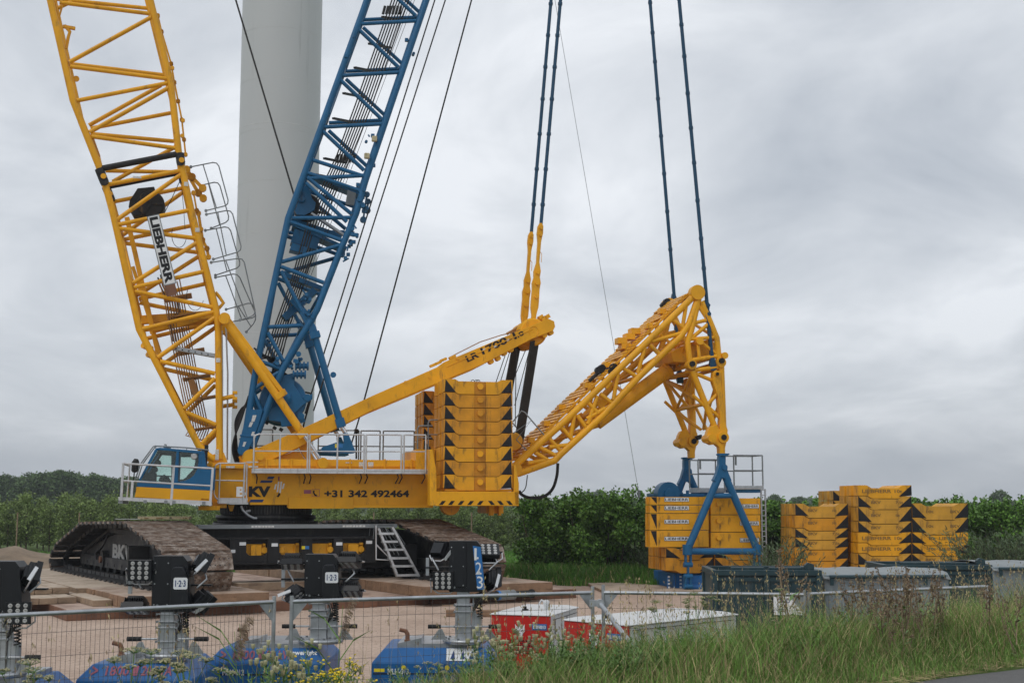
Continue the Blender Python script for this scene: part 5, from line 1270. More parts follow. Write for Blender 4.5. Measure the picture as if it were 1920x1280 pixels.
# ground material: sandy yard turning into grass beyond it and on the verge
m = bpy.data.materials.new('ground'); m.use_nodes = True; t = m.node_tree; t.nodes.clear(); MATS['ground'] = m
out = nd(t, 'ShaderNodeOutputMaterial'); b = nd(t, 'ShaderNodeBsdfPrincipled', Roughness=.95); t.links.new(b.outputs[0], out.inputs[0]); b.inputs['Specular IOR Level'].default_value = .15
tc = nd(t, 'ShaderNodeTexCoord'); n1 = nd(t, 'ShaderNodeTexNoise', Scale=.35, Detail=8.0, Roughness=.65); n2 = nd(t, 'ShaderNodeTexNoise', Scale=7.0, Detail=8.0, Roughness=.8); n3 = nd(t, 'ShaderNodeTexNoise', Scale=.12, Detail=5.0)
for n_ in (n1, n2, n3): t.links.new(tc.outputs['Object'], n_.inputs['Vector'])
c1 = nd(t, 'ShaderNodeValToRGB'); c1.color_ramp.elements[0].position = .3; c1.color_ramp.elements[0].color = (.43, .325, .262, 1); c1.color_ramp.elements[1].position = .7; c1.color_ramp.elements[1].color = (.60, .475, .39, 1); t.links.new(n1.outputs[0], c1.inputs[0])
c2 = nd(t, 'ShaderNodeValToRGB'); c2.color_ramp.elements[0].position = .3; c2.color_ramp.elements[0].color = (.62, .59, .56, 1); c2.color_ramp.elements[1].position = .62; c2.color_ramp.elements[1].color = (1.12, 1.1, 1.08, 1); t.links.new(n2.outputs[0], c2.inputs[0])
mm = nd(t, 'ShaderNodeMix', data_type='RGBA', blend_type='MULTIPLY'); mm.inputs[0].default_value = 1; t.links.new(c1.outputs[0], mm.inputs[6]); t.links.new(c2.outputs[0], mm.inputs[7])
vo = nd(t, 'ShaderNodeTexVoronoi', Scale=3.2); t.links.new(tc.outputs['Object'], vo.inputs['Vector']); vr = nd(t, 'ShaderNodeMapRange'); vr.inputs[1].default_value = .03; vr.inputs[2].default_value = .09; vr.inputs[3].default_value = .35; vr.inputs[4].default_value = 1; t.links.new(vo.outputs['Distance'], vr.inputs[0])
m5 = nd(t, 'ShaderNodeMix', data_type='RGBA', blend_type='MULTIPLY'); m5.inputs[0].default_value = .25; t.links.new(mm.outputs[2], m5.inputs[6]); t.links.new(vr.outputs[0], m5.inputs[7])
c3 = nd(t, 'ShaderNodeValToRGB'); c3.color_ramp.elements[0].color = (.05, .085, .02, 1); c3.color_ramp.elements[1].color = (.11, .15, .04, 1); t.links.new(n2.outputs[0], c3.inputs[0])
at_ = nd(t, 'ShaderNodeAttribute', attribute_name='grass'); jn = nd(t, 'ShaderNodeMath', operation='ADD'); j2 = nd(t, 'ShaderNodeMath', operation='MULTIPLY_ADD'); t.links.new(n3.outputs[0], j2.inputs[0]); j2.inputs[1].default_value = .5; j2.inputs[2].default_value = -.25
t.links.new(at_.outputs['Fac'], jn.inputs[0]); t.links.new(j2.outputs[0], jn.inputs[1]); st_ = nd(t, 'ShaderNodeMapRange'); st_.inputs[1].default_value = .42; st_.inputs[2].default_value = .58; t.links.new(jn.outputs[0], st_.inputs[0])
m4 = nd(t, 'ShaderNodeMix', data_type='RGBA'); t.links.new(st_.outputs[0], m4.inputs[0]); t.links.new(m5.outputs[2], m4.inputs[6]); t.links.new(c3.outputs[0], m4.inputs[7]); t.links.new(m4.outputs[2], b.inputs['Base Color'])
bp = nd(t, 'ShaderNodeBump', Strength=.55, Distance=.05); t.links.new(n2.outputs[0], bp.inputs['Height']); t.links.new(bp.outputs[0], b.inputs['Normal'])
xs = np.concatenate([[-3000, -1200, -500, -200, -120, -80], np.arange(-60, 60, .6), [60, 80, 120, 200, 500, 1200, 3000]])
ys = np.concatenate([[-400, -100, -40, -15], np.arange(-6, 30, .35), np.arange(30, 90, 1.0), [90, 110, 150, 250, 500, 1000, 2500]])
X, Y = np.meshgrid(xs, ys); Z = gz(X, Y); qn = -X * ED.y + Y * ED.x - EPn; Z = np.where(qn < 0, Z - .06, Z)
BASE_R = Frame(0, 0, 0)
V = np.stack([X.ravel(), Y.ravel(), Z.ravel()], 1); ny, nx = X.shape; i = np.arange(nx * ny).reshape(ny, nx)
Q = np.stack([i[:-1, :-1].ravel(), i[:-1, 1:].ravel(), i[1:, 1:].ravel(), i[1:, :-1].ravel()], 1)
me = arr_mesh('ground', V, Q, ['ground'], smooth=True)
yard = (Y > 49.5 + .18 * np.abs(X + 3)) & (X > -13) | (Y > 58) | (X > 17) | (X < -40)
g = np.clip(np.where(qn < 5.2, 1.0, 0) + np.where(yard, 1.0, 0), 0, 1)
atr = me.attributes.new('grass', 'FLOAT', 'POINT'); atr.data.foreach_set('value', g.ravel().astype(np.float32))
o = bpy.data.objects.new('ground', me); COL.objects.link(o); tag(o, kind='structure')
# road
mat('asphalt', (.13, .128, .125), .9, var=.12, scale=3, bump=.6, bump_scale=120, dirt=(.2, .19, .18), dirt_amt=.3, dirt_scale=(14, 14, 14))
rv = []; 
for k in range(-60, 140): 
    p = EP + ED * (k * 1.0); 
    for d in (0, .3, 7.5): 
        w_ = p - EN * d if d else p + EN * (.07 * math.sin(k * 1.7) + .04 * math.sin(k * 5.1) - .04); rv.append((w_.x, w_.y, 1.362 + (0.008 if d else 0)))
rf = [(i * 3 + j, i * 3 + j + 1, i * 3 + j + 4, i * 3 + j + 3) for i in range(199) for j in range(2)]
mb = MB(); mb.add(rv, rf, 0, True); tag(mb.build('road', ['asphalt']), kind='structure')
# bank of earth at the far left
mat('earth', (.22, .165, .115), .95, var=.3, scale=1.2, bump=.6, bump_scale=8)
V, Q = grid(0, 1, 0, 1, 60, 16); rng = np.random.default_rng(4)
a = PZ(-60, 1060, 0); b_ = PZ(110, 1058, 0); 
P0 = np.array([-46.0, 60.0]); 
VX = -50 + V[:, 0] * 36; VY = 55 + V[:, 1] * 7; hz = np.sin(V[:, 1] * np.pi) ** .8 * (.95 * np.clip((1 - V[:, 0]) * 5, 0, 1)) * (1 + .15 * np.sin(VX * 1.3) + .1 * np.sin(VX * 3.1 + VY)) - .02
me = arr_mesh('earth_bank', np.stack([VX, VY, hz], 1), Q, ['earth'], smooth=True); o = bpy.data.objects.new('earth_bank', me); COL.objects.link(o); tag(o, kind='structure')

def mat_plate(name, cx0, cy0, cx1, cy1, z0, z1, material, label, cat, group, fr=None, planks=0, along='y', seed=1):
    fr = fr or U; mb = MB()
    if planks:
        n = planks; rr = random.Random(seed)
        for k in range(n):
            j = rr.uniform(-.006, .006); e0 = rr.uniform(0, .05); e1 = rr.uniform(0, .05)
            if along == 'y':
                w_ = (cx1 - cx0) / n; mb.box((cx0 + k * w_ + .006, cy0 + e0, z0 + .002), (cx0 + (k + 1) * w_ - .006, cy1 - e1, z1 + j))
            else:
                w_ = (cy1 - cy0) / n; mb.box((cx0 + e0, cy0 + k * w_ + .006, z0 + .002), (cx1 - e1, cy0 + (k + 1) * w_ - .006, z1 + j))
    else: mb.box((cx0, cy0, z0 + .002), (cx1, cy1, z1))
    o = mb.build(name, material, None, .012); o.location = fr.o; o.rotation_euler = (0, 0, fr.a)
    return tag(o, label, cat, group)
def UZ(px, py, z): return U.loc(PZ(px, py, z))
f0 = UZ(117, 1162, 0); f1 = UZ(1097, 1122, 0); fl = UZ(57, 1132, 0)
yf = (f0.y + f1.y) / 2
# steel mats in a row under the machine, each 2 m wide
nst = 9; wst = (f1.x - f0.x) / nst
for k in range(nst):
    yo = yf + (0, .12, -.05, .1, 0, .15, .05, -.04, .1)[k]
    mat_plate('steel_mat', f0.x + k * wst + .02, yo, f0.x + (k + 1) * wst - .02, yo + 15.5, 0, .29, 'rust_steel', f'rusty steel ground mat, number {k + 1} from the left under the crane' if False else
              ('leftmost', 'second from left', 'third from left', 'fourth from left', 'middle', 'fourth from right', 'third from right', 'second from right', 'rightmost')[k] + ' rusty steel mat in the row under the crane', 'ground mat', 'steel mats under the crane')
# timber mats under the tracks and piled at the left
WM = 'timber mats under and beside the crane'
tm = [(-6.9, TY0 + .6, -4.0, TY1 + .8, .3, .60, 5, 'timber', 'long pale timber mat under the far half of the left track', 'y')]
yq = TY0 - .45
mat_plate('timber_mat', -6.6, TY0 - .7, -2.6, TY0 + 3.6, .29, .605, 'timber_brown', 'brown timber mat under the near end of the left track', 'ground mat', WM, planks=5, along='x')
mat_plate('timber_mat', -6.9, TY0 + 3.65, -2.4, TY1 + .9, .29, .605, 'timber', 'pale timber mat under the far end of the left track', 'ground mat', WM, planks=7, along='x')
mat_plate('timber_mat', 2.0, TY0 - .9, 6.6, TY0 + 4.2, .29, .605, 'timber_brown', 'brown timber mat under the near end of the right track', 'ground mat', WM, planks=5, along='x')
mat_plate('timber_mat', 2.0, TY0 + 4.25, 6.6, TY1 + .8, .29, .605, 'timber', 'timber mat under the far end of the right track', 'ground mat', WM, planks=6, along='x')
mat_plate('timber_mat', -1.9, TY0 + 4.2, 1.4, TY0 + 5.2, .29, .56, 'timber', 'single timber mat lying between the two tracks', 'ground mat', WM, planks=1, along='x')
a = UZ(117, 1134, .3); b_ = UZ(262, 1132, .3)
mat_plate('timber_mat', -9.2, -4.6, -7.2, 3.4, .29, .47, 'timber', 'lower pale timber mat of the pile beside the left track', 'ground mat', WM, planks=4, along='y', seed=3)
mat_plate('timber_mat', -9.0, -3.2, -7.1, 3.0, .472, .65, 'timber', 'upper pale timber mat of the pile beside the left track', 'ground mat', WM, planks=4, along='y', seed=5)
mat_plate('timber_mat', -7.1, -6.0, -5.55, -2.0, .29, .46, 'timber', 'short timber mat in front of the pile on the left', 'ground mat', WM, planks=3, along='y', seed=7)
mat_plate('timber_mat', -9.3, 3.6, -7.1, 9.5, .29, .56, 'timber_brown', 'brown timber mat farthest to the left behind the pile', 'ground mat', WM, planks=4, along='x', seed=9)
G0 = Frame(*PZ(1131, 1113, 0).xy, 4)
mat_plate('steel_mat', 0, 0, 6.0, 5.2, 0, .1, 'timber', 'thin dusty mat lying flat in front of the blue carrier base', 'ground mat', None, fr=G0, planks=3, along='x')
p = PZ(836, 1156, 0); mb = MB(); mb.box((0, 0, 0), (1.9, .3, .2)); o = mb.build('timber_beam', 'timber_brown', None, .02, p, R(-2)); tag(o, 'short squared timber lying on the sand behind the blue light tower', 'timber')
p = PZ(828, 1136, 0); mb = MB(); mb.box((0, 0, 0), (1.3, .12, .04)); tag(mb.build('plank', 'timber', None, 0, p, R(3)), 'thin plank lying on sand in front of the mats', 'plank')
# hydraulic ram lying on the mats
p = PZ(900, 1127, .29); q = PZ(1003, 1121, .29); d = q - p; ln = d.length; ax = math.atan2(d.y, d.x)
ram = empty('loose_ram', p, ax, 'black and grey hydraulic ram lying on the steel mats', 'hydraulic ram')
mb = MB(); mb.lathe((0, 0, .14), (1, 0, 0), [(0, .11), (ln * .28, .11), (ln * .28, .13), (ln * .3, .13)], 16); mb.lathe((ln * .62, 0, .14), (1, 0, 0), [(0, .10), (ln * .3, .10), (ln * .3, .13), (ln * .34, .13)], 16); mb.build('sleeve', 'rubber', ram)
mb = MB(); mb.lathe((ln * .34, 0, .14), (1, 0, 0), [(0, .14), (ln * .27, .14), (ln * .27, .1), (ln * .28, .1)], 16); mb.tube((ln * .96, 0, .14), (ln * 1.02, 0, .14), .05); mb.build('barrel', 'dull_steel', ram)
mb = MB(); mb.lathe((ln * .30, 0, .14), (1, 0, 0), [(0, .14), (ln * .04, .14)], 16); mb.build('collar', 'sign_blue', ram)

# cases on the left track
for (x0, x1, y0, y1, m_, lab) in ((258, 354, 968.5, 979, 'cream_paint', 'long cream box lying on top of the left track'), (216, 262, 973, 979, 'white_paint', 'flat white case on the left track beside the cream box')):
    a = U.hit(x0, y1, -5.1, 'x'); Yb = 43.2; A = PY(x0, y1, Yb); B = PY(x1, y1, Yb); zt_ = PY(x0, y0, Yb).z; z0_ = 2.50
    mb = MB(); l_ = B.x - A.x; h_ = zt_ - z0_; mb.box((0, 0, 0), (l_, .35, h_))
    mb.box((-.01, -.01, h_ * .86), (l_ + .01, .36, h_ + .01)); 
    for k in (.06, .5, .9): mb.box((l_ * k, -.015, .02), (l_ * k + .04, -.001, h_ * .8))
    root = mb.build('storage_box', m_, None, .01, (A.x, Yb, z0_)); tag(root, lab, 'box')
    mb = MB()
    for k in (.13, .36, .44, .88): mb.box((l_ * k, -.008, h_ * .3), (l_ * k + .14, -.002, h_ * .6))
    mb.box((l_ * .62, -.03, h_ * .55), (l_ * .66, -.002, h_ * .85), 1)
    mb.build('marking', ['faint_ink', 'rubber'], root)

# =================================================================== TURBINE TOWER
TY = 68.0; bt = PY(508, 945, TY); tw = empty('turbine_tower', (bt.x, TY, 0), 0, 'pale grey wind turbine tower rising behind the crane', 'tower')
r1 = (PY(583, 797, TY).x - PY(432, 797, TY).x) / 2 * 1.004; z1 = PY(508, 797, TY).z; r2 = (PY(598.8, 0, TY).x - PY(448.5, 0, TY).x) / 2; z2 = PY(523, 0, TY).z
k_ = (r2 - r1) / (z2 - z1) - .002
mb = MB(); mb.lathe((0, 0, 0), (0, 0, 1), [(z, r1 + (z - z1) * k_) for z in np.linspace(0, 90, 40)], 128); mb.build('shaft', 'tower_white', tw)
mb = MB()
z = .35
while z < 70:
    rr_ = r1 + (z - z1) * k_; mb.lathe((0, 0, z), (0, 0, 1), [(0, rr_ + .002), (.004, rr_ + .006), (.014, rr_ + .006), (.018, rr_ + .002)], 128)
    if abs(z - 22.75) < .1 or abs(z - 11.55) < .1: mb.lathe((0, 0, z + .3), (0, 0, 1), [(0, rr_ + .002), (.01, rr_ + .007), (.03, rr_ + .007), (.04, rr_ + .002)], 128)
    z += 2.8
mb.build('weld_seam', 'seam', tw)

# =================================================================== LIGHT TOWERS
def floodlight(parent, pos, yaw, tilt, roll=0):
    """box lamp facing -y in its own frame, on a U bracket"""
    e_ = bpy.data.objects.new('floodlight', None)
    mb = MB(); w_, h_ = .17, .15
    mb.box((-w_, -.05, -h_), (w_, .03, h_), 0)
    mb.prism([(-w_ + .02, .03, -h_ + .02), (w_ - .02, .03, -h_ + .02), (w_ - .02, .03, h_ - .02), (-w_ + .02, .03, h_ - .02)], (0, .02, 0), 0)
    for k in range(9): mb.box((-w_ + .03 + k * .035, .03, -h_ + .02), (-w_ + .036 + k * .035, .12, h_ - .02), 0)
    mb.prism([(-w_ + .05, .05, h_ - .05), (w_ - .05, .05, h_ - .05), (w_ - .05, .16, h_ - .08), (-w_ + .05, .16, h_ - .08)], (0, 0, -.18), 0)
    mb.tube((-w_, .02, 0), (-w_ - .05, .02, 0), .02); mb.tube((w_, .02, 0), (w_ + .05, .02, 0), .02)
    o = mb.build('floodlight', ['charcoal'], parent, .008); M = Matrix.Rotation(yaw, 4, 'Z') @ Matrix.Rotation(roll, 4, 'Y') @ Matrix.Rotation(tilt, 4, 'X'); o.matrix_local = Matrix.Translation(pos) @ M @ Matrix.Scale(.78, 4)
    mb = MB()
    for i in range(3):
        for j in range(4):
            c = Vector(((i - 1) * .10, -.052, (j - 1.5) * .068)); mb.lathe(c + Vector((0, .004, 0)), (0, -1, 0), [(0, .030), (.006, .031), (.010, .022), (.002, .006)], 12)
    l_ = mb.build('lens', ['lamp_lens'], o)
    mb = MB(); mb.poly([(-w_ - .045, .02, .0), (-w_ - .045, .05, -.12), (-.1, .07, -h_ - .06), (.1, .07, -h_ - .06), (w_ + .045, .05, -.12), (w_ + .045, .02, 0)], .012, 6); mb.beam((-w_ - .05, .03, .02), (-w_ - .05, .1, -.2), .008, .05); 
    mb.build('bracket', ['aluminium'], o)
    return o
def light_tower(x, y, ang, head, kind, label, lamps, trailer, text='MLH-012', mast_dx=0):
    t_ = empty('light_tower', (x, y, 0), ang, label, 'light tower', 'trailer light towers')
    tx0, tx1, ty0, ty1, zt_ = trailer
    mb = MB()   # canopy
    pr = [(tx0, 0, .35), (tx0, 0, zt_ - .18), (tx0 + .0, 0, zt_ - .18), (tx0 + .13, 0, zt_), (tx1 - .13, 0, zt_), (tx1, 0, zt_ - .18), (tx1, 0, .35)]
    c_ = .16
    def ring(z, ins): return [(tx0 + ins, ty0 + ins, z), (tx1 - ins, ty0 + ins, z), (tx1 - ins, ty1 - ins, z), (tx0 + ins, ty1 - ins, z)]
    vs = ring(.35, 0) + ring(zt_ - .16, 0) + ring(zt_, .14)
    fs = [(3, 2, 1, 0), (8, 9, 10, 11)] + [(r * 4 + i, r * 4 + (i + 1) % 4, r * 4 + 4 + (i + 1) % 4, r * 4 + 4 + i) for r in (0, 1) for i in range(4)]
    mb.add(vs, fs, 0)
    body = mb.build('canopy', ['bright_blue'], t_, .012)
    mb = MB(); mb.box((tx0 + .02, ty0 - .004, zt_ - .30), (tx1 - .02, ty0 - .0005, zt_ - .285), 0)
    for k in range(9): mb.box((tx0 + .75, ty0 - .012, .45 + k * .045), (tx0 + 1.3, ty0 - .001, .47 + k * .045), 0)
    mb.box((tx0 + .68, ty0 - .004, .37), (tx0 + .69, ty0 - .0005, zt_ - .3), 0); mb.build('grille', ['charcoal'], body)
    mb = MB(); yo = ty0 - .005
    mb.box((tx0 + .03, yo, zt_ - .27), (tx0 + .16, yo + .003, zt_ - .23), 1); mb.box((tx0 + .03, yo, zt_ - .55), (tx0 + .16, yo + .003, zt_ - .48), 1)
    put_text(mb, text, (tx0 + .2, yo - .001, zt_ - .30), (.26, 0, 0), (0, 0, .07), 0, .03, .002)
    mb.box((tx0 + .42, yo, zt_ - .78), (tx0 + .7, yo + .003, zt_ - .46), 0); put_text(mb, '1·2·3', (tx0 + .45, yo - .003, zt_ - .7), (.22, 0, 0), (0, 0, .14), 2, .02, .002)
    if text == 'MLH-013':
        # sign with pictograms on the slanted edge
        sl = lambda px_, q_: (tx1 - .62 + px_, ty0 + .14 * q_ - .006, zt_ - .16 + .16 * q_ + .004)
        mb.prism([sl(0, .1), sl(.36, .1), sl(.36, .95), sl(0, .95)], (0, -.004, .004), 0)
        for a_ in (.05, .17, .28): mb.prism([sl(a_, .2), sl(a_ + .06, .2), sl(a_ + .04, .8)], (0, -.008, .008), 2)
        for a_, c2 in ((.28, 1), (1.05, 1)): p_ = sl(a_ * 1.0 + .0, .3); mb.disc((tx0 + .2 + a_ * .7, ty0 - .004, zt_ - .22), (0, 1, 0), .03, .004, 12, 1)
    else:
        sl = lambda px_, q_: Vector((tx0 + .15 + px_, ty0 + .14 * q_ - .004, zt_ - .16 + .16 * q_ + .004))
        for k, (s_, x_, w_) in enumerate((('>', 0, .07), ('1800', .16, .26), ('-', .46, .06), ('20 kVA', .56, .34))): put_text(mb, s_, sl(x_, .25), (w_, 0, 0), sl(0, .85) - sl(0, .25), 3, .02, .002)
        if text == 'MLH-012': put_text(mb, 'Towerlight', sl(tx1 - tx0 - .62, .45), (.36, 0, 0), sl(0, .85) - sl(0, .45), 0, .03, .002)
    mb.build('decal', ['white_sign', 'decal_yellow', 'navy_ink', 'decal_red'], body)
    # top plate, exhaust, mast
    hx, hy, hz0, hz1 = head
    mb = MB(); mb.box((tx0 + .3, ty0 + .2, zt_ + .001), (tx1 - .2, ty1 - .2, zt_ + .05), 0); mb.prism([(tx0 + .3, ty0 + .2, zt_ + .051), (tx0 + .6, ty0 + .2, zt_ + .051), (tx0 + .6, ty0 + .2, zt_ + .12)], (0, .5, 0), 0)
    mb.lathe((hx, hy, zt_ + .05), (0, 0, 1), [(0, .26), (.02, .28), (.05, .28), (.06, .2), (.06, .15)], 24, 0)
    for k in range(10): a_ = k * .628; mb.disc((hx + .24 * math.cos(a_), hy + .24 * math.sin(a_), zt_ + .11), (0, 0, 1), .015, .03, 6, 1)
    mb.build('top_plate', ['galvanised', 'dull_steel'], t_)
    mb = MB(); ex = tx0 + .42; mb.poly([(ex, ty0 + .25, zt_ + .05), (ex, ty0 + .25, zt_ + .16), (ex - .02, ty0 + .25, zt_ + .2), (ex - .10, ty0 + .25, zt_ + .22)], .028, 10); mb.disc((ex, ty0 + .25, zt_ + .07), (0, 0, 1), .04, .05, 12); mb.build('exhaust_pipe', ['rust_steel'], t_)
    mb = MB(); zz = zt_ + .1; H = hz0 - zz + .15
    mb.box((hx - .12, hy - .08, zz), (hx + .08, hy + .12, zz + H * .55), 0); mb.box((hx - .10, hy - .07, zz + H * .55), (hx + .06, hy + .10, zz + H * .85), 0); mb.box((hx - .085, hy - .06, zz + H * .85), (hx + .05, hy + .09, zz + H), 0)
    for q in (.2, .45, .56, .7, .86): mb.box((hx - .14, hy - .1, zz + H * q), (hx + .11, hy + .14, zz + H * q + .015), 0)
    for q in (.2, .45, .56, .7, .86):
        for sx in (-.13, .1): mb.disc((hx + sx, hy - .1, zz + H * q + .008), (0, 1, 0), .014, .03, 6, 1)
    mb.tube((hx + .16, hy, zz), (hx + .16, hy, zz + H * .4), .055, n=12); mb.prism([(hx + .08, hy - .05, zz + .02), (hx + .2, hy - .05, zz + .02), (hx + .1, hy - .05, zz + H * .75)], (0, .05, 0), 0)
    mast = mb.build('mast', ['galvanised', 'dull_steel'], t_, .004)
    mb = MB()
    for sx in (-1, 1):
        mb.tube((hx + sx * .12, hy - .1, zz + .16), (hx + sx * .3, hy - .1, zz + .16), .012, m=0); mb.tube((hx + sx * .3, hy - .1, zz + .16), (hx + sx * .46, hy - .1, zz + .16), .026, n=10, m=1)
        mb.prism([(hx + sx * .22, hy - .12, zz), (hx + sx * .42, hy - .12, zz), (hx + sx * .32, hy - .12, zz + .13), (hx + sx * .28, hy - .12, zz + .13)], (0, .02, 0), 0); mb.cut()
    mb.build('handle', ['galvanised', 'rubber'], t_)
    mb = MB(); r_ = random.Random(int(x * 100))
    n_ = 50; mb.poly([(hx + .19 + .035 * math.cos(k * 1.3) - .01 * k / n_, hy - .05 + .035 * math.sin(k * 1.3), zz + H * .35 + k * (H * .5) / n_) for k in range(n_)], .009, 5)
    for k in range(4): mb.poly([(hx + .1 + .03 * k, hy - .1, hz0 - .02), (hx + .14 + .02 * k, hy - .12, hz0 - .12), (hx + .1, hy - .1, hz0 - .25)], .008, 5)
    mb.build('coiled_cable', ['rubber'], t_)
    # head
    mb = MB(); w_ = .15
    mb.box((hx - w_ - .05, hy - .1, hz0), (hx + .02, hy + .16, hz1), 0)
    P = [(hx + .02, hy - .12, hz0), (hx + .02, hy - .12, hz1), (hx + .15, hy - .12, hz1), (hx + .20, hy - .12, hz1 - .06), (hx + .26, hy - .12, hz0)]
    mb.prism(P, (0, .26, 0), 0)
    for zz_ in (hz0 + .08, (hz0 + hz1) / 2, hz1 - .08):
        for xx in (hx - w_ - .02, hx - .02): mb.disc((xx, hy - .102, zz_), (0, 1, 0), .008, .006, 8, 1)
    hd = mb.build('mast_head', ['charcoal', 'galvanised'], t_, .01)
    mb = MB()
    if kind == 'tall':
        q = [(hx + .10, hy - .123, hz1 - .06), (hx + .20, hy - .123, hz1 - .075), (hx + .255, hy - .123, hz0 + .03), (hx + .16, hy - .123, hz0 + .03)]
        mb.prism(q, (0, -.004, 0), 0)
        H_ = hz1 - hz0
        for k, ch in enumerate('1·2·3'):
            f_ = (.02, .23, .36, .57, .70)[k]; h_ = .15 if ch != '·' else .03; zc_ = hz1 - .08 - f_ * (H_ - .12) - h_; xx = hx + .118 + .05 * f_
            put_text(mb, ch, (xx + (.02 if ch == '·' else 0), hy - .129, zc_), ((.075 if ch != '1' else .03) if ch != '·' else .025, 0, 0), (0, 0, h_), 1, .0, .003)
        mats_ = ['sign_blue', 'white_sign', 'navy_ink']
    elif kind == 'sign':
        zc_ = (hz0 + hz1) / 2 + .02
        mb2 = MB(); mb2.prism([(hx + .03, hy - .2, hz0 + .05), (hx + .03, hy - .2, hz1 - .18), (hx + .06, hy - .2, hz1 - .12), (hx + .17, hy - .2, hz1 - .12), (hx + .20, hy - .2, hz1 - .18), (hx + .25, hy - .2, hz0 + .05)], (0, .078, 0)); mb2.build('front_cover', ['charcoal'], hd, .01)
        mb.prism([(hx + .085, hy - .203, zc_ - .075), (hx + .217, hy - .203, zc_ - .075), (hx + .23, hy - .203, zc_ - .062), (hx + .23, hy - .203, zc_ + .042), (hx + .217, hy - .203, zc_ + .055), (hx + .085, hy - .203, zc_ + .055), (hx + .072, hy - .203, zc_ + .042), (hx + .072, hy - .203, zc_ - .062)], (0, -.004, 0), 0)
        put_text(mb, '1·2·3', (hx + .092, hy - .208, zc_ - .045), (.118, 0, 0), (0, 0, .072), 1, .015, .003)
        mats_ = ['white_sign', 'navy_ink']
    if kind != 'plain': mb.build('sign', mats_, hd)
    mb = MB(); mb.box((hx - .5, hy - .02, (hz0 + hz1) / 2 - .03), (hx + .46, hy + .06, (hz0 + hz1) / 2 - .01), 0)
    mb.box((hx - .5, hy, (hz0 + hz1) / 2 - .12), (hx - .46, hy + .04, (hz0 + hz1) / 2 + .1), 1)
    for sx in (-.42, .38): mb.poly([(hx + sx, hy, (hz0 + hz1) / 2 + .1), (hx + sx + .03, hy - .06, (hz0 + hz1) / 2 + .05), (hx + sx * .8, hy - .06, (hz0 + hz1) / 2 - .05)], .012, 5, 1)
    mb.build('cross_arm', ['charcoal', 'galvanised'], hd)
    for p_, yaw, tilt, roll in lamps: floodlight(hd, Vector((hx, hy, 0)) + Vector(p_), yaw, tilt, roll)
    for sx in (tx0 + .3, tx1 - .3):   # wheels and jack
        mb = MB(); mb.disc((sx, ty0 + .15, .3), (0, 1, 0), .3, .18, 24, 0); mb.disc((sx, ty0 + .15, .3), (0, 1, 0), .17, .2, 20, 1); mb.build('wheel', ['rubber', 'galvanised'], t_)
    mb = MB(); mb.box((tx0, ty0 + .3, .27), (tx1, ty0 + .38, .345)); mb.box((tx0, ty1 - .38, .27), (tx1, ty1 - .3, .345)); mb.beam((tx0 + .01, (ty0 + ty1) / 2, .31), (tx0 - .7, (ty0 + ty1) / 2, .31), .07, .07)
    for sx in (tx0 + .03, tx1 - .1): mb.box((sx, ty0 + .02, .0), (sx + .06, ty0 + .08, .33)); mb.disc((sx + .03, ty0 + .05, .02), (0, 0, 1), .07, .03, 12)
    mb.build('chassis', ['galvanised'], t_)
    return t_
def tow(px_mast, D, y_top, y_bot): p = PY(px_mast, 1100, D); return p.x, D, PY(px_mast, y_bot, D).z, PY(px_mast, y_top, D).z
d2 = math.pi
# third tower, with the tall blue plate
x, y, z0, z1 = tow(872, 16.5, 1013, 1108)
light_tower(x, y, 0, (0, 0, z0, z1), 'tall', 'blue trailer light tower whose black head has a tall blue 1-2-3 plate', [((-.27, -.08, z0 + .14), -.12, .05, 0), ((-.28, .05, z0 + .5), 2.4, .5, 0), ((.30, .05, z1 - .14), .1, -.95, 0), ((.36, .05, z0 + .14), 2.2, .2, .35)], (-1.14, .40, -.3, 1.1, 1.22), 'MLH-013')
x, y, z0, z1 = tow(603, 16.1, 1038, 1126)
light_tower(x, y, 0, (0, 0, z0, z1), 'sign', 'blue trailer light tower with downturned lamps and small 1-2-3 sign, centre left', [((-.36, -.06, z1 - .12), .1, 1.2, 0), ((-.29, -.05, z0 + .06), 1.2, .9, .3), ((.33, .0, z1 - .10), -.2, 1.2, 0), ((.36, -.02, z0 + .12), -.1, 1.15, 0)], (-1.33, .1, -.3, 1.1, 1.26), 'MLH-012')
x, y, z0, z1 = tow(322, 14.9, 1041, 1145)
light_tower(x, y, 0, (0, 0, z0, z1), 'sign', 'blue trailer light tower with a lamp of twelve bright lenses facing us', [((-.33, -.12, z1 - .16), 0, .05, 0), ((-.40, -.02, z0 + .04), -.1, 1.15, 0), ((.37, .02, z1 - .10), 2.0, .5, .2), ((.38, .02, z0 + .10), 2.1, .7, -.2)], (-.94, .35, -.35, 1.0, 1.23), 'MLH-011')
x, y, z0, z1 = tow(8, 14.1, 1051, 1150)
light_tower(x, y, 0, (0, 0, z0, z1), 'plain', 'light tower cut off by the left edge of the photo', [((.33, -.02, z1 - .16), 2.2, .3, .5), ((.22, -.14, z0 + .02), .15, .0, 0), ((-.4, 0, z1 - .1), 0, .1, 0)], (-.75, .48, -.35, 1.0, 1.12), 'MLH-010')

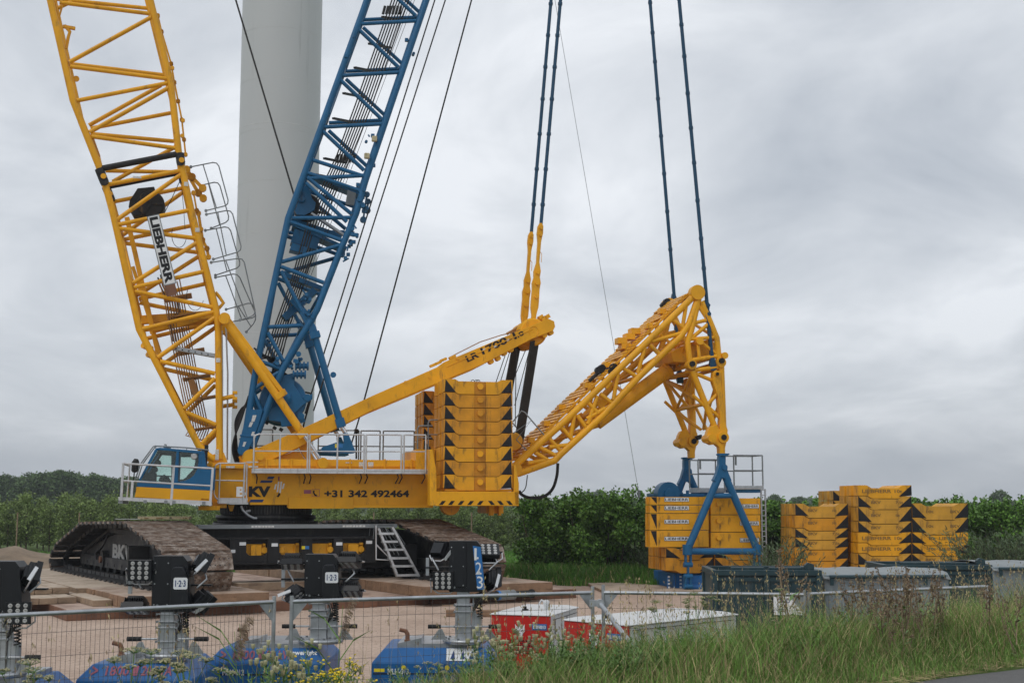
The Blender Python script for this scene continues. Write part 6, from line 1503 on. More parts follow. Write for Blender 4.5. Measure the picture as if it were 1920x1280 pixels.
# =================================================================== COMPRESSORS
def cat_badge(mb, o, w_, h_, m):
    """white head of a wildcat with tufted ears"""
    P = [(.02, 1.0), (.22, .78), (.42, .82), (.58, .82), (.78, .78), (.98, 1.0), (.95, .62), (1.0, .42), (.84, .3), (.72, .08), (.5, 0), (.28, .08), (.16, .3), (0, .42), (.05, .62)]
    dx, dy, n = w_, h_, None
    W = lambda a, b: o + dx * a + dy * b
    nn = dx.cross(dy).normalized(); mb.prism([W(a, b) for a, b in P], nn * .004, m)
    for s_ in (0, 1):
        X = (lambda a: a) if not s_ else (lambda a: 1 - a)
        mb.prism([W(X(.22), .55) + nn * .005, W(X(.42), .46) + nn * .005, W(X(.38), .40) + nn * .005, W(X(.25), .46) + nn * .005], nn * .002, 2)
    mb.prism([W(.42, .28) + nn * .005, W(.58, .28) + nn * .005, W(.5, .2) + nn * .005], nn * .002, 2); mb.prism([W(.36, .14) + nn * .005, W(.64, .14) + nn * .005, W(.5, .09) + nn * .005], nn * .002, 2)
def compressor(c0, c1, back, H, label, length, extras=True):
    """c0, c1: the two lower ends of the red end face; body runs back from it"""
    c0 = Vector((c0.x, c0.y, 0)); c1 = Vector((c1.x, c1.y, 0)); d = c1 - c0; w_ = d.length; a_ = math.atan2(d.y, d.x)
    t_ = empty('compressor', c0, a_, label, 'compressor', 'red and white compressors')
    l_ = length
    mb = MB(); mb.box((.0, .0, .12), (w_, .06, H - .057)); fr = mb.build('end_panel', ['red_paint'], t_, .01)
    mb = MB(); mb.box((.01, .061, .12), (w_ - .01, l_, H - .057)); sh = mb.build('canopy', ['white_paint'], t_, .015)
    mb = MB(); cs = [(-.02, -.02, H - .055), (w_ + .02, -.02, H - .055), (w_ + .02, l_ + .02, H - .055), (-.02, l_ + .02, H - .055)]; tp = [(.12, .14, H), (w_ - .12, .14, H), (w_ - .12, l_ - .14, H), (.12, l_ - .14, H)]
    mb.add(cs + [(x, y, z + .015) for x, y, z in cs] + tp, [(3, 2, 1, 0), (0, 1, 5, 4), (1, 2, 6, 5), (2, 3, 7, 6), (3, 0, 4, 7), (4, 5, 9, 8), (5, 6, 10, 9), (6, 7, 11, 10), (7, 4, 8, 11), (8, 9, 10, 11)]); rf = mb.build('roof', ['white_paint'], t_, .01)
    mb = MB(); mb.tube((w_ + .022, .1, H - .115), (w_ + .022, l_ - .1, H - .115), .006, m=0); mb.box((w_ - .005, .3, .3), (w_ + .002, .31, H - .12)); mb.box((w_ - .005, l_ * .6, .3), (w_ + .002, l_ * .6 + .01, H - .12)); mb.build('seam', ['black_ink'], sh)
    mb = MB(); cat_badge(mb, Vector((w_ * .41, -.006, H - .36)), Vector((w_ * .17, 0, 0)), Vector((0, 0, .18)), 0)
    mb.box((w_ * .70, -.006, H - .26), (w_ * .95, -.002, H - .17), 1); put_text(mb, 'EL050013' if extras else 'EL050014', (w_ * .72, -.008, H - .24), (w_ * .21, 0, 0), (0, 0, .05), 0, .03, .002)
    mb.build('decal', ['white_sign', 'sign_blue', 'black_ink'], fr)
    mb = MB()
    for (x0, x1) in ((.26, .38), (.42, .72)):
        mb.box((w_ * x0, -.004, H - .62), (w_ * x1, .0, H - .40), 0)
        for k in range(7): mb.box((w_ * x0, -.012, H - .62 + k * .035), (w_ * x1, -.003, H - .612 + k * .035), 1)
        for k in range(int((x1 - x0) * 40)): mb.box((w_ * x0 + k * .025 * w_, -.012, H - .62), (w_ * x0 + k * .025 * w_ + .004, -.003, H - .40), 1)
    mb.build('grille', ['black_ink', 'red_paint'], fr)
    mb = MB(); mb.tube((w_ * .5, .25, H), (w_ * .5, .25, H + .06), .022, n=10, m=0); mb.tube((w_ * .5, .25, H + .06), (w_ * .5, .25, H + .12), .006, m=0); mb.disc((w_ * .5, .25, H + .01), (0, 0, 1), .05, .02, 12)
    mb.build('antenna', ['rubber'], t_)
    if extras:
        mb = MB(); mb.lathe((w_ * .75, .6, H), (0, 0, 1), [(0, .03), (.04, .035), (.08, .05), (.12, .05), (.135, .02)], 14); mb.poly([(w_ * .72, .6, H + .11), (w_ * .66, .62, H + .13), (w_ * .62, .62, H + .07)], .015, 8); mb.build('lifting_eye', ['white_paint'], t_)
    mb = MB(); mb.lathe((w_ + .02, .05, H - .55), (0, 0, 1), [(0, .05), (.08, .07), (.2, .04), (.24, .02)], 12, 0); mb.build('lamp', ['white_paint'], t_, 0)
    mb = MB(); mb.box((.1, .2, .0), (.2, l_ - .2, .119)); mb.box((w_ - .2, .2, 0), (w_ - .1, l_ - .2, .119)); mb.build('skid', ['charcoal'], t_)
    return t_
compressor(PZ(921, 1151, 1.37), PZ(1031, 1154, 1.37), None, 1.42, 'compressor with red end, cat emblem and plate EL050013', 1.6)
compressor(PZ(1057, 1162, 1.37), PZ(1176, 1172.5, 1.37), None, 1.42, 'compressor with a red end and long white side, right of the other', 2.5, False)

# =================================================================== CONTAINERS
def teal_box(px0, px1, y0, D, depth, ang, label, H=None, panels=2, sign=False):
    a = PY(px0, y0, D); fr = Frame(a.x, D, ang); b_ = fr.hit(px1, y0, 0); W_ = b_.x; H = a.z
    t_ = empty('open_container', fr.o, fr.a, label, 'container', None)
    mb = MB(); g = .12
    mb.box((0, 0, H - g), (W_, depth, H), 0) if False else None
    for (x0_, x1_, y0_, y1_) in ((0, W_, 0, g), (0, W_, depth - g, depth)): mb.box((x0_, y0_, H - g), (x1_, y1_, H)); mb.box((x0_, y0_, .05), (x1_, y1_, .17))
    for x0_ in (0, W_ - g): mb.box((x0_, g, H - g), (x0_ + g, depth - g, H)); mb.box((x0_, g, .05), (x0_ + g, depth - g, .17))
    n = panels
    for k in range(n + 1):
        x_ = k * (W_ - g) / n
        for y_ in (0, depth - g): mb.box((x_, y_ + (.002 if 0 < k < n else 0), .17), (x_ + g, y_ + g, H - g))
    frm = mb.build('frame', ['teal_paint'], t_, .01)
    mb = MB()
    for k in range(n):
        x_ = k * (W_ - g) / n + g; x2 = (k + 1) * (W_ - g) / n
        mb.box((x_, .07, .17), (x2, .09, H - g)); mb.box((x_ + .0, .03, H - g - .12), (x2, .068, H - g - .04)); mb.box((x_, depth - .09, .17), (x2, depth - .07, H - g))
        for q in range(1, 4): xx = x_ + (x2 - x_) * q / 4; mb.box((xx - .02, .055, .17), (xx + .02, .069, H - g - .12))
    mb.box((.05, g, .17), (.07, depth - g, H - g)); mb.box((W_ - .07, g, .17), (W_ - .05, depth - g, H - g)); mb.build('panel', ['teal_paint'], t_)
    mb = MB()
    for k in (.1, .45): mb.box((W_ * k + .2, .1, H + .001), (W_ * k + .9, .3, H + .05))
    mb.prism([(W_ - .35, .05, H + .001), (W_ - .15, .05, H + .001), (W_ - .15, .05, H + .12), (W_ - .28, .05, H + .16), (W_ - .35, .05, H + .1)], (0, .15, 0)); mb.build('lid_hinge', ['teal_paint'], t_, .008)
    if sign:
        p = fr.hit(1451, 1152, -.02); q = fr.hit(1503, 1116, -.02); mb = MB(); mb.box((p.x, -.03, p.z), (q.x, -.015, q.z), 0)
        put_text(mb, 'DCD', (p.x + .09, -.032, p.z + .25), (.26, 0, 0), (0, 0, .09), 1, .01, .002); mb.prism([(p.x + .40, -.033, p.z + .33), (p.x + .58, -.033, p.z + .33), (p.x + .58, -.033, p.z + .35), (p.x + .40, -.033, p.z + .35)], (0, -.002, 0), 2)
        for k in range(3): mb.box((p.x + .08, -.033, p.z + .06 + k * .05), (p.x + .3 - k * .05, -.031, p.z + .075 + k * .05), 1)
        mb.build('sign', ['white_sign', 'navy_ink', 'leaf_hedge'], t_)
    return t_, fr, W_, H
def tarp_box(px0, px1, y0, D, depth, ang, label, low=0):
    a = PY(px0, y0, D); fr = Frame(a.x, D, ang); W_ = fr.hit(px1, y0, 0).x; H = a.z
    t_ = empty('covered_skip', fr.o, fr.a, label, 'skip container', None)
    mb = MB(); mb.prism([(0, .02, .1), (W_, .02, .1), (W_, .0, H - .08), (0, .0, H - .08)], (0, depth - .04, 0))
    for k in range(3): x_ = W_ * (k + .5) / 3; mb.box((x_ - .03, -.012, .1), (x_ + .03, .018, H - .12))
    for x0_ in (.1, W_ - .4): mb.box((x0_, .3, 0), (x0_ + .3, depth - .3, .099))
    body = mb.build('body', ['tarp_grey'], t_, .01)
    V, Q = grid(0, 1, 0, 1, 26, 12); rr = np.random.default_rng(int(px0)); ph = rr.uniform(0, 6, 4)
    hgt = H - .05 + np.sin(V[:, 1] * np.pi) * .06 + .018 * np.sin(V[:, 0] * 17 + ph[0]) * np.sin(V[:, 1] * np.pi) + .015 * np.sin(V[:, 0] * 41 + V[:, 1] * 9 + ph[1])
    V2 = np.stack([-.03 + V[:, 0] * (W_ + .06), -.06 + V[:, 1] * (depth + .08), hgt], 1)
    # fold the front edge down
    front = V[:, 1] == 0; V2[front, 2] -= .12; V2[front, 1] -= .01
    me = arr_mesh('tarpaulin', V2, Q, ['tarp_light'], smooth=True); o = bpy.data.objects.new('tarpaulin', me); COL.objects.link(o); o.parent = t_
    sl = o.modifiers.new('thick', 'SOLIDIFY'); sl.thickness = .01
    mb = MB(); mb.tube((.1, -.09, H - .12), (W_ - .1, -.09, H - .12), .04, n=8, m=0)
    for k in range(4): x_ = W_ * (k + .2) / 4; mb.beam((x_, -.1, H - .1), (x_, -.1, H - .3), .08, .02, 0, (0, 1, 0))
    mb.box((W_ * .62, -.05, H - .45), (W_ * .66, -.041, H - .37), 1)
    mb.build('lid_roller', ['teal_paint', 'white_sign'], t_)
teal_box(1335, 1541, 1068, 28.0, 2.0, -2, 'dark teal open-sided container with a white sign, in front of the blue carrier', sign=True)
tarp_box(1545, 1778, 1070, 28.3, 2.2, 3, 'grey container with a pale tarpaulin, left one behind the brown weeds')
teal_box(1656, 1861, 1058, 31.2, 2.0, -3, 'dark teal container half hidden behind the grey tarpaulin one', panels=2)
tarp_box(1862, 2060, 1056, 31.0, 2.2, 8, 'grey container with pale tarpaulin at the right edge of the photo')

# =================================================================== FENCE
def fence_panel(p0, p1, top, label, pitch=.098, pr=False, r0=1, r1=1, up0=0, up1=0, brace=None):
    d = Vector((p1.x - p0.x, p1.y - p0.y, 0)); Wd = d.length; a_ = math.atan2(d.y, d.x)
    zb = 0; t_ = empty('mesh_fence', (p0.x, p0.y, zb), a_, label, 'site fence', 'temporary mesh fence panels')
    zt_ = p0.z; zs = p1.z
    mb = MB(); mb.tube((.0, 0, .1), (0, 0, zt_ + up0), .021, n=10); mb.tube((Wd, 0, .1), (Wd, 0, zs + up1), .021, n=10)
    mb.tube((0, 0, zt_ - .02), (Wd, 0, zs - .02), .021, n=10); mb.tube((0, 0, .2), (Wd, 0, .2), .021, n=8)
    for s_, x_, zz in ((1, 0, zt_), (-1, Wd, zs)): mb.prism([(x_ + s_ * .02, -.004, zz - .04), (x_ + s_ * .17, -.004, zz - .04), (x_ + s_ * .02, -.004, zz - .22)], (0, .008, 0)) if top else None
    mb.build('tube_frame', ['galvanised'], t_)
    mb = MB(); n = int(Wd / pitch)
    for k in range(1, n):
        x_ = Wd * k / n; zz = zt_ + (zs - zt_) * k / n - .03; mb.tube((x_, 0, .2), (x_, .0, zz), .0023, n=3, caps=False, sm=False)
    for k in range(8): q = (k + .2) / 8; mb.tube((0, .003, .2 + (zt_ - .22) * q), (Wd, .003, .2 + (zs - .22) * q), .0023, n=3, caps=False, sm=False)
    mb.build('wire_mesh', ['fence_wire'], t_)
    return t_
A0 = PZ(-160, 1152, 2.0); A1 = PZ(514, 1122, 2.0)
A0 = Vector((A1.x - 3.5 * .80, A1.y - 3.5 * .0, 0)) if False else A0
fence_panel(PZ(-95, 1154.5, 2.0), PZ(514, 1124, 2.0), True, 'mesh fence panel nearest the left edge of the photo', .046, up1=.04)
fence_panel(PZ(547, 1123.5, 2.0), PZ(1111, 1107, 2.0), True, 'mesh fence panel in front of the two middle light towers', up0=.04, up1=.05)
fence_panel(PZ(1131, 1107, 2.0), PZ(1508, 1111, 2.0), True, 'mesh fence panel with the slanting brace, before the white compressor side', up0=.07, up1=.03)
fence_panel(PZ(1516, 1110, 2.0), PZ(1850, 1096, 2.0), False, 'mesh fence panel sunk in the brown weeds on the right')
p = PZ(1126, 1107, 2.0); q = PZ(1122, 1132, 1.75)
mb = MB(); a = PY(1125, 1131, 15.0); b_ = PY(1168, 1187, 14.0); e_ = a + (b_ - a) * 2.6; mb.tube(a, e_, .028, n=10); mb.disc(a, (0, 1, 0), .05, .1, 14); mb.box(a - Vector((.12, .02, .03)), a + Vector((.03, .05, .04)))
tag(mb.build('fence_brace', ['galvanised']), 'slanting steel brace tube clamped where two fence panels meet', 'brace')

# =================================================================== PLANTS
def leaf_quads(C, N, ln, wd, rng, droop=0):
    """rhombic leaves at centres C, long axis directions N"""
    n = len(C); d = N / np.linalg.norm(N, axis=1, keepdims=True); r = rng.normal(size=(n, 3)); s_ = np.cross(d, r); s_ /= np.linalg.norm(s_, axis=1, keepdims=True) + 1e-9
    ln = np.broadcast_to(ln, (n,))[:, None]; wd = np.broadcast_to(wd, (n,))[:, None]
    V = np.stack([C - d * ln / 2, C + s_ * wd / 2, C + d * ln / 2, C - s_ * wd / 2], 1).reshape(-1, 3)
    return V, np.arange(4 * n).reshape(n, 4)
def blob_points(n, blobs, rng, shell=.55):
    """points through the outer part of ellipsoids (cx,cy,cz,rx,ry,rz)"""
    B = np.array(blobs, float); vol = B[:, 3] * B[:, 4] * B[:, 5]; k = rng.choice(len(B), n, p=vol / vol.sum()); d = rng.normal(size=(n, 3)); d /= np.linalg.norm(d, axis=1, keepdims=True)
    r = (shell + (1 - shell) * rng.random(n)) * (1 + .12 * rng.normal(size=n)); return B[k, :3] + d * B[k, 3:] * r[:, None], d
def tube_arrays(paths, n=5):
    mb = MB()
    for pts, r in paths: mb.poly(pts, r, n)
    return mb
def put_mesh(me, name, loc, rz=0, sc=(1, 1, 1), parent=None):
    o = bpy.data.objects.new(name, me); COL.objects.link(o); o.location = loc; o.rotation_euler = (0, 0, rz); o.scale = sc
    if parent: o.parent = parent
    return o
def plant_thing(name, meshes, loc, rz, sc, label, cat, group):
    """meshes: [(part name, mesh)] under one empty"""
    e_ = empty(name, loc, rz, label, cat, group); e_.scale = sc
    for pn, me in meshes: put_mesh(me, pn, (0, 0, 0), 0, (1, 1, 1), e_)
    return e_
# orchard trees
ORCH = []
for v in range(4):
    rg = np.random.default_rng(20 + v); bl = []
    for k in range(15):
        z = .55 + 2.5 * k / 14; w_ = .78 * (1 - .55 * (z / 3.2) ** 1.6); bl.append((rg.normal() * .2, rg.normal() * .2, z, w_ * rg.uniform(.6, 1), w_ * rg.uniform(.6, 1), .28))
    for k in range(5): bl.append((rg.normal() * .35, rg.normal() * .2, 2.9 + rg.random() * .35, .1, .1, .35))
    C, d = blob_points(2300, bl, rg, .3); N = d + rg.normal(size=C.shape) * .8; N[:, 2] += .3
    V, Q = leaf_quads(C, N, rg.uniform(.10, .19, len(C)), rg.uniform(.06, .10, len(C)), rg)
    crown = arr_mesh('orchard_crown', V, Q, ['leaf_orchard'])
    tk = tube_arrays([([(0, 0, 0), (.03, 0, 1.2), (0, .02, 2.8)], [.05, .04, .015])] + [([(0, 0, z), (math.cos(a_) * .5, math.sin(a_) * .5, z + .3)], [.02, .008]) for z, a_ in ((.7, 1), (1.1, 3), (1.5, 5), (1.9, 2))]).mesh('orchard_trunk', 'bark')
    ORCH.append([('crown', crown), ('trunk', tk)])
rr = random.Random(9)
for row, (Yr, n0) in enumerate(((81.5, 50), (85.2, 48), (89.5, 46))):
    for k in range(n0):
        x = -50 + k * 1.3 * (1 + .05 * row) + rr.uniform(-.15, .15)
        if x > 11: continue
        s_ = rr.uniform(.90, 1.12) * (1.05 if x < -22 else .97)
        plant_thing('fruit_tree', ORCH[rr.randrange(4)], (x, Yr + rr.uniform(-.2, .2), 0), rr.uniform(0, 6.28), (s_, s_, s_), ('slender leafy fruit tree in the front row of the orchard behind the crane', 'fruit tree in the middle rows of the orchard, mostly hidden', 'fruit tree in the last visible row of the orchard')[row], 'fruit tree', ('front row of orchard trees', 'middle row of orchard trees', 'last row of orchard trees')[row])
for px in (146, 884, 700, 30):
    p = PY(px, 1030, 80.9); mb = MB(); mb.tube((0, 0, 0), (0, 0, 2.5), .045, n=8)
    o = mb.build('orchard_post', 'timber', None, 0, (p.x, 80.9, 0)); tag(o, 'grey wooden post standing in the orchard row ' + {146: 'left of the left track', 884: 'below the counterweight tray', 700: 'behind the middle of the crane', 30: 'at far left'}[px], 'post')
# hedge
HED = []
for v in range(4):
    rg = np.random.default_rng(40 + v); bl = []
    for k in range(34):
        z = rg.uniform(.3, 3.0); w_ = 1.5 * (1 - .25 * max(0, z - 2)); bl.append((rg.uniform(-1, 1) * w_ * .75, rg.uniform(-1, 1) * w_ * .6, z, rg.uniform(.35, .7), rg.uniform(.35, .7), rg.uniform(.3, .55)))
    C, d = blob_points(14500, bl, rg, .5)
    # sprigs above the top
    S = []; D_ = []
    for k in range(34):
        b0 = np.array([rg.uniform(-1.4, 1.4), rg.uniform(-.9, .9), 2.9]); l_ = rg.uniform(.2, .6); dr = np.array([rg.normal() * .2, rg.normal() * .2, 1])
        for q in np.linspace(0, 1, int(22 * l_ / .5)): S.append(b0 + dr * l_ * q + rg.normal(size=3) * .045); D_.append(rg.normal(size=3) + [0, 0, .5])
    C = np.concatenate([C, S]); N = np.concatenate([d + rg.normal(size=d.shape) * .7, D_]); ok = C[:, 2] > .02; C = C[ok]; N = N[ok]
    V, Q = leaf_quads(C, N, rg.uniform(.11, .18, len(C)), rg.uniform(.075, .12, len(C)), rg); crown = arr_mesh('hedge_foliage', V, Q, ['leaf_hedge'])
    st_m = tube_arrays([([(x_, 0, 0), (x_ * 1.3, .1, 1.4), (x_ * 1.6, .0, 2.6)], [.05, .035, .01]) for x_ in (-.7, -.2, .3, .8)]).mesh('hedge_stem', 'bark')
    HED.append([('foliage', crown), ('stem', st_m)])
hx = [1.75, 3.6, 5.3, 7.3, 9.5, 12.0, 13.8, 15.6, 17.4, 19.2, 21.0, 22.8, 24.6, 26.5]
wh = ['first shrub of the hedge, right of the crane tray', 'second shrub of the dark green hedge', 'hedge shrub just left of the blue carrier', 'hedge shrub behind the carrier', 'hedge shrub behind the carrier platforms', 'hedge shrub between carrier and spare stacks', 'hedge shrub behind the left spare stack', 'hedge shrub behind the tallest spare stack', 'hedge shrub behind the right spare stack', 'hedge shrub right of the spare stacks', 'second hedge shrub right of the spare stacks', 'third hedge shrub right of the spare stacks', 'last hedge shrub in view at the right edge', 'hedge shrub cut off by the right edge']
for k, x in enumerate(hx):
    s_ = rr.uniform(.95, 1.1); zf_ = (.98, 1.05, 1.08, 1.0, .95, .92, .98, .95, .93, .97, .96, .98, 1.0, 1.02)[k]
    plant_thing('hedge_shrub', HED[k % 4], (x, 53.0 + rr.uniform(-.4, .4) - (.6 if k == 1 else 0), 0), rr.choice((0, math.pi)) + rr.uniform(-.3, .3), (s_, s_, zf_), wh[k], 'shrub', 'hedge shrubs')
# narrow leaved bushes by the stacks
WIL = []
for v in range(2):
    rg = np.random.default_rng(60 + v); C = []; N = []; paths = []
    for k in range(60):
        b0 = np.array([rg.normal() * .3, rg.normal() * .3, 0]); dr = np.array([rg.normal() * .45, rg.normal() * .4, 1]); l_ = rg.uniform(1.0, 2.1); paths.append(([tuple(b0), tuple(b0 + dr * l_ * .95)], [.012, .004]))
        for q in np.linspace(.15, 1, 48): C.append(b0 + dr * l_ * q + rg.normal(size=3) * .05); N.append(dr * .9 + rg.normal(size=3) * .55)
    V, Q = leaf_quads(np.array(C), np.array(N), .2, .03, rg); WIL.append([('foliage', arr_mesh('willow_foliage', V, Q, ['leaf_willow'])), ('stem', tube_arrays(paths, 4).mesh('willow_stem', 'bark'))])
for k, (px, D, s_) in enumerate(((1455, 41, .95), (1836, 42, 1.1), (1868, 41, 1.0), (1900, 40, .95), (1940, 41, 1.1), (1228, 50.5, .8))):
    p = PY(px, 1050, D); plant_thing('willow_bush', WIL[k % 2], (p.x, D, 0), k, (s_, s_, s_), ('dull narrow-leaved bush between the carrier and the left spare stack', 'narrow-leaved bush right beside the right spare stack', 'second narrow-leaved bush right of the stacks', 'third narrow-leaved bush right of the stacks', 'narrow-leaved bush cut by the right edge', 'small grey-green bush at the foot of the hedge by the carrier')[k], 'bush', 'narrow-leaved bushes')
# far trees
FAR = []
for v in range(4):
    rg = np.random.default_rng(80 + v); bl = []
    for k in range(16):
        z = rg.uniform(1.8, 7.2); w_ = 3.0 * math.sin(min(1, max(.25, (8.6 - z) / 5)) * 1.57); a_ = rg.uniform(0, 6.28); bl.append((w_ * .62 * math.cos(a_), w_ * .62 * math.sin(a_), z, rg.uniform(1.0, 1.7), rg.uniform(1.0, 1.7), rg.uniform(.8, 1.4)))
    bl.append((0, 0, 6.2, 1.9, 1.9, 2.0)); C, d = blob_points(5200, bl, rg, .7); N = d + rg.normal(size=d.shape) * .7
    V, Q = leaf_quads(C, N, rg.uniform(.3, .6, len(C)), rg.uniform(.25, .4, len(C)), rg)
    FAR.append([('crown', arr_mesh('tree_crown', V, Q, ['leaf_far'])), ('trunk', tube_arrays([([(0, 0, 0), (.1, 0, 3), (0, 0, 6)], [.28, .2, .08]), ([(0, 0, 2.5), (1.5, .3, 5)], [.12, .05]), ([(0, 0, 2.8), (-1.4, -.3, 5.2)], [.12, .05])]).mesh('tree_trunk', 'bark'))])
fx = [(-14, 884, 1.0), (12, 886, 1.0), (34, 893, 1.0), (56, 884, 1.1), (78, 882, 1.15), (100, 888, 1.0), (120, 879, 1.2), (140, 883, 1.1), (160, 889, 1), (176, 885, 1.15), (196, 890, 1.1), (216, 894, 1), (238, 890, 1.1), (262, 897, 1.1), (290, 900, 1.0)]
for k, (px, ty_, w_) in enumerate(fx):
    D = 215 + (k % 3) * 14; p = PY(px, ty_, D); h_ = p.z / 8.4
    plant_thing('broadleaf_tree', FAR[k % 4], (p.x, D, 0), k * 1.7, (h_ * w_ * .95, h_ * w_ * .95, h_), 'tall green tree, ' + ('leftmost', 'second', 'third', 'fourth', 'fifth', 'sixth', 'seventh', 'eighth', 'ninth', 'tenth', 'eleventh', 'twelfth', 'thirteenth', 'fourteenth', 'fifteenth')[k] + (' from the left' if k else '') + ' in the wood beyond the orchard', 'tree', 'trees of the wood on the left')
for k, (px, ty_, D, w_, lab) in enumerate(((1100, 920, 330, .8, 'small far tree above the hedge just right of the crane'), (1122, 917, 330, .9, 'far tree above the hedge, the taller of the pair by the crane'), (1146, 926, 330, .8, 'far low tree above the hedge, right of the pair'), (1310, 922, 300, .8, 'far tree glimpsed behind the carrier platforms'), (1452, 925, 260, .9, 'dark far tree between the carrier and the left spare stack'),
                                            (1500, 929, 280, 1.2, 'far round tree above the left spare stack'), (1712, 932, 300, 1.2, 'far low tree just right of the tallest stack'), (1874, 917, 260, 1.0, 'far round tree above the hedge near the right edge'), (1180, 933, 360, 1.6, 'low far tree above the hedge left of the carrier'), (1010, 937, 420, 1.6, 'very far tree right beside the counterweight tray'))):
    p = PY(px, ty_, D); h_ = p.z / 8.4; plant_thing('broadleaf_tree', FAR[k % 4], (p.x, D, 0), k * 2.1, (h_ * w_ * 1.2, h_ * w_ * 1.2, h_), lab, 'tree', 'far trees on the right')
rg = np.random.default_rng(90); n = 16000; C = np.stack([rg.uniform(-160, 260, n), rg.uniform(430, 470, n), np.zeros(n)], 1); hh_ = 3.4 + 1.1 * np.sin(C[:, 0] * .07) + .8 * np.sin(C[:, 0] * .31 + 1) ; C[:, 2] = rg.random(n) ** .7 * hh_
V, Q = leaf_quads(C, rg.normal(size=C.shape), 2.0, 1.6, rg); o = put_mesh(arr_mesh('distant_wood', V, Q, ['leaf_far']), 'distant_wood', (0, 0, 0)); tag(o, kind='stuff')

# grasses
def blades(P, H, W, lean, rng, mi=None):
    """upright bent blades, two quads each"""
    n = len(P); a_ = rng.uniform(0, 2 * np.pi, n); sx = np.stack([np.cos(a_), np.sin(a_), np.zeros(n)], 1); b_ = rng.uniform(0, 2 * np.pi, n); l_ = np.stack([np.cos(b_), np.sin(b_), np.zeros(n)], 1) * (lean * H * rng.uniform(.3, 1.3, n))[:, None]
    up_ = np.array([0, 0, 1.0]); W = np.broadcast_to(W, (n,))[:, None]; H = H[:, None]
    p0 = P; p1 = P + up_ * H * .55 + l_ * .3; p2 = P + up_ * H * .92 + l_
    V = np.stack([p0 - sx * W / 2, p0 + sx * W / 2, p1 + sx * W * .42, p1 - sx * W * .42, p2 + sx * W * .06, p2 - sx * W * .06], 1).reshape(-1, 3)
    i = np.arange(n)[:, None] * 6; Q = np.concatenate([i + [0, 1, 2, 3], i + [3, 2, 4, 5]], 1).reshape(-1, 4); return V, Q
rg = np.random.default_rng(101)
def verge_pts(n, q0, q1, l0, l1, bias=1.0):
    q = q0 + (q1 - q0) * rg.random(n) ** bias; l_ = rg.uniform(l0, l1, n); x = EP.x + ED.x * l_ + EN.x * q; y = EP.y + ED.y * l_ + EN.y * q
    return np.stack([x, y, gz(x, y)], 1), q, l_
def vnoise(x, y, s_): return np.sin(x * s_ + 1.3 * np.sin(y * s_ * .8)) * np.sin(y * s_ * 1.1 + 1.7 * np.sin(x * s_ * .7 + 1))
def in_frame(P, up_=1.6):
    """keep what the photo could show, with a margin to both sides"""
    d = P - np.array([0, 0, 3.0]); px = d[:, 0] / d[:, 1]; return (d[:, 1] > 6) & (np.abs(px) < .62) & (((3 - P[:, 2] - up_) / d[:, 1]) < .22)
# short dense turf on the verge
P, q, l_ = verge_pts(150000, .02, 4.6, -10, 14, 1.0); k = in_frame(P, .8); P = P[k]; q = q[k]
nz = vnoise(P[:, 0], P[:, 1], 1.3); H = (.10 + .34 * np.clip(q / 1.1, 0, 1)) * rg.uniform(.5, 1.35, len(P)) * (1 + .3 * nz) * (.55 + .45 * np.clip((P[:, 0] + .2) / 2.0, 0, 1))
V, Q = blades(P, H, rg.uniform(.004, .009, len(P)), .55, rg); mi = np.where((rg.random(len(P)) + .25 * vnoise(P[:, 0], P[:, 1], .9) < .30), 1, 0); mi = np.repeat(mi, 2)
o = put_mesh(arr_mesh('verge_grass', V, Q, ['grass_green', 'grass_dry'], mi), 'verge_grass', (0, 0, 0)); tag(o, 'green and straw coloured grass covering the roadside verge', 'grass', kind='stuff')
# longer grass
P, q, l_ = verge_pts(60000, .5, 5.4, -10, 14, .9); k = in_frame(P, 1.2); P = P[k]; q = q[k]
nz = vnoise(P[:, 0] + 3, P[:, 1], 1.1); keep = rg.random(len(P)) < .65 + .4 * nz; P = P[keep]; q = q[keep]; nz = nz[keep]
LF = np.clip((P[:, 0] + .2) / 2.0, 0, 1); H = (.20 + .15 * LF + (.10 + .32 * LF) * np.clip(q / 2.5, 0, 1)) * rg.uniform(.55, 1.35, len(P)) * (1 + .2 * nz) * (.70 + .30 * LF)
V, Q = blades(P, H, rg.uniform(.004, .010, len(P)), .45, rg); mi = np.repeat(np.where(rg.random(len(P)) < .36 + .22 * nz, 1, 0), 2)
o = put_mesh(arr_mesh('long_grass', V, Q, ['grass_green', 'grass_dry'], mi), 'long_grass', (0, 0, 0)); tag(o, 'long green grass with dry stalks on the verge slope before the fence', 'grass', kind='stuff')
# dry seed stalks
P, q, l_ = verge_pts(5200, .6, 5.2, -10, 14, .9); k = in_frame(P, 1.3); P = P[k]; q = q[k]; kp = rg.random(len(P)) < .10 + .75 * np.clip((P[:, 0] + .5) / 2, 0, 1); P = P[kp]; q = q[kp]; n = len(P); H = rg.uniform(.55, 1.15, n) * (.75 + .25 * np.clip(q / 2, 0, 1))
b_ = rg.uniform(0, 6.28, n); ln_ = np.stack([np.cos(b_), np.sin(b_), np.zeros(n)], 1) * (H * rg.uniform(.05, .35, n))[:, None]; V, Q = blades(P, H, np.full(n, .0032), .0, rg)
V = V.reshape(n, 6, 3); V[:, 2:4] += (ln_ * .3)[:, None]; V[:, 4:6] += ln_[:, None]; V = V.reshape(-1, 3); tip = P + np.array([0, 0, 1.0]) * (H * .92)[:, None] + ln_
m_ = 7; C = (tip[:, None] + rg.normal(size=(n, m_, 3)) * [.010, .010, .045]).reshape(-1, 3); V2, Q2 = leaf_quads(C, rg.normal(size=C.shape) * .3 + [0, 0, 1], .035, .010, rg)
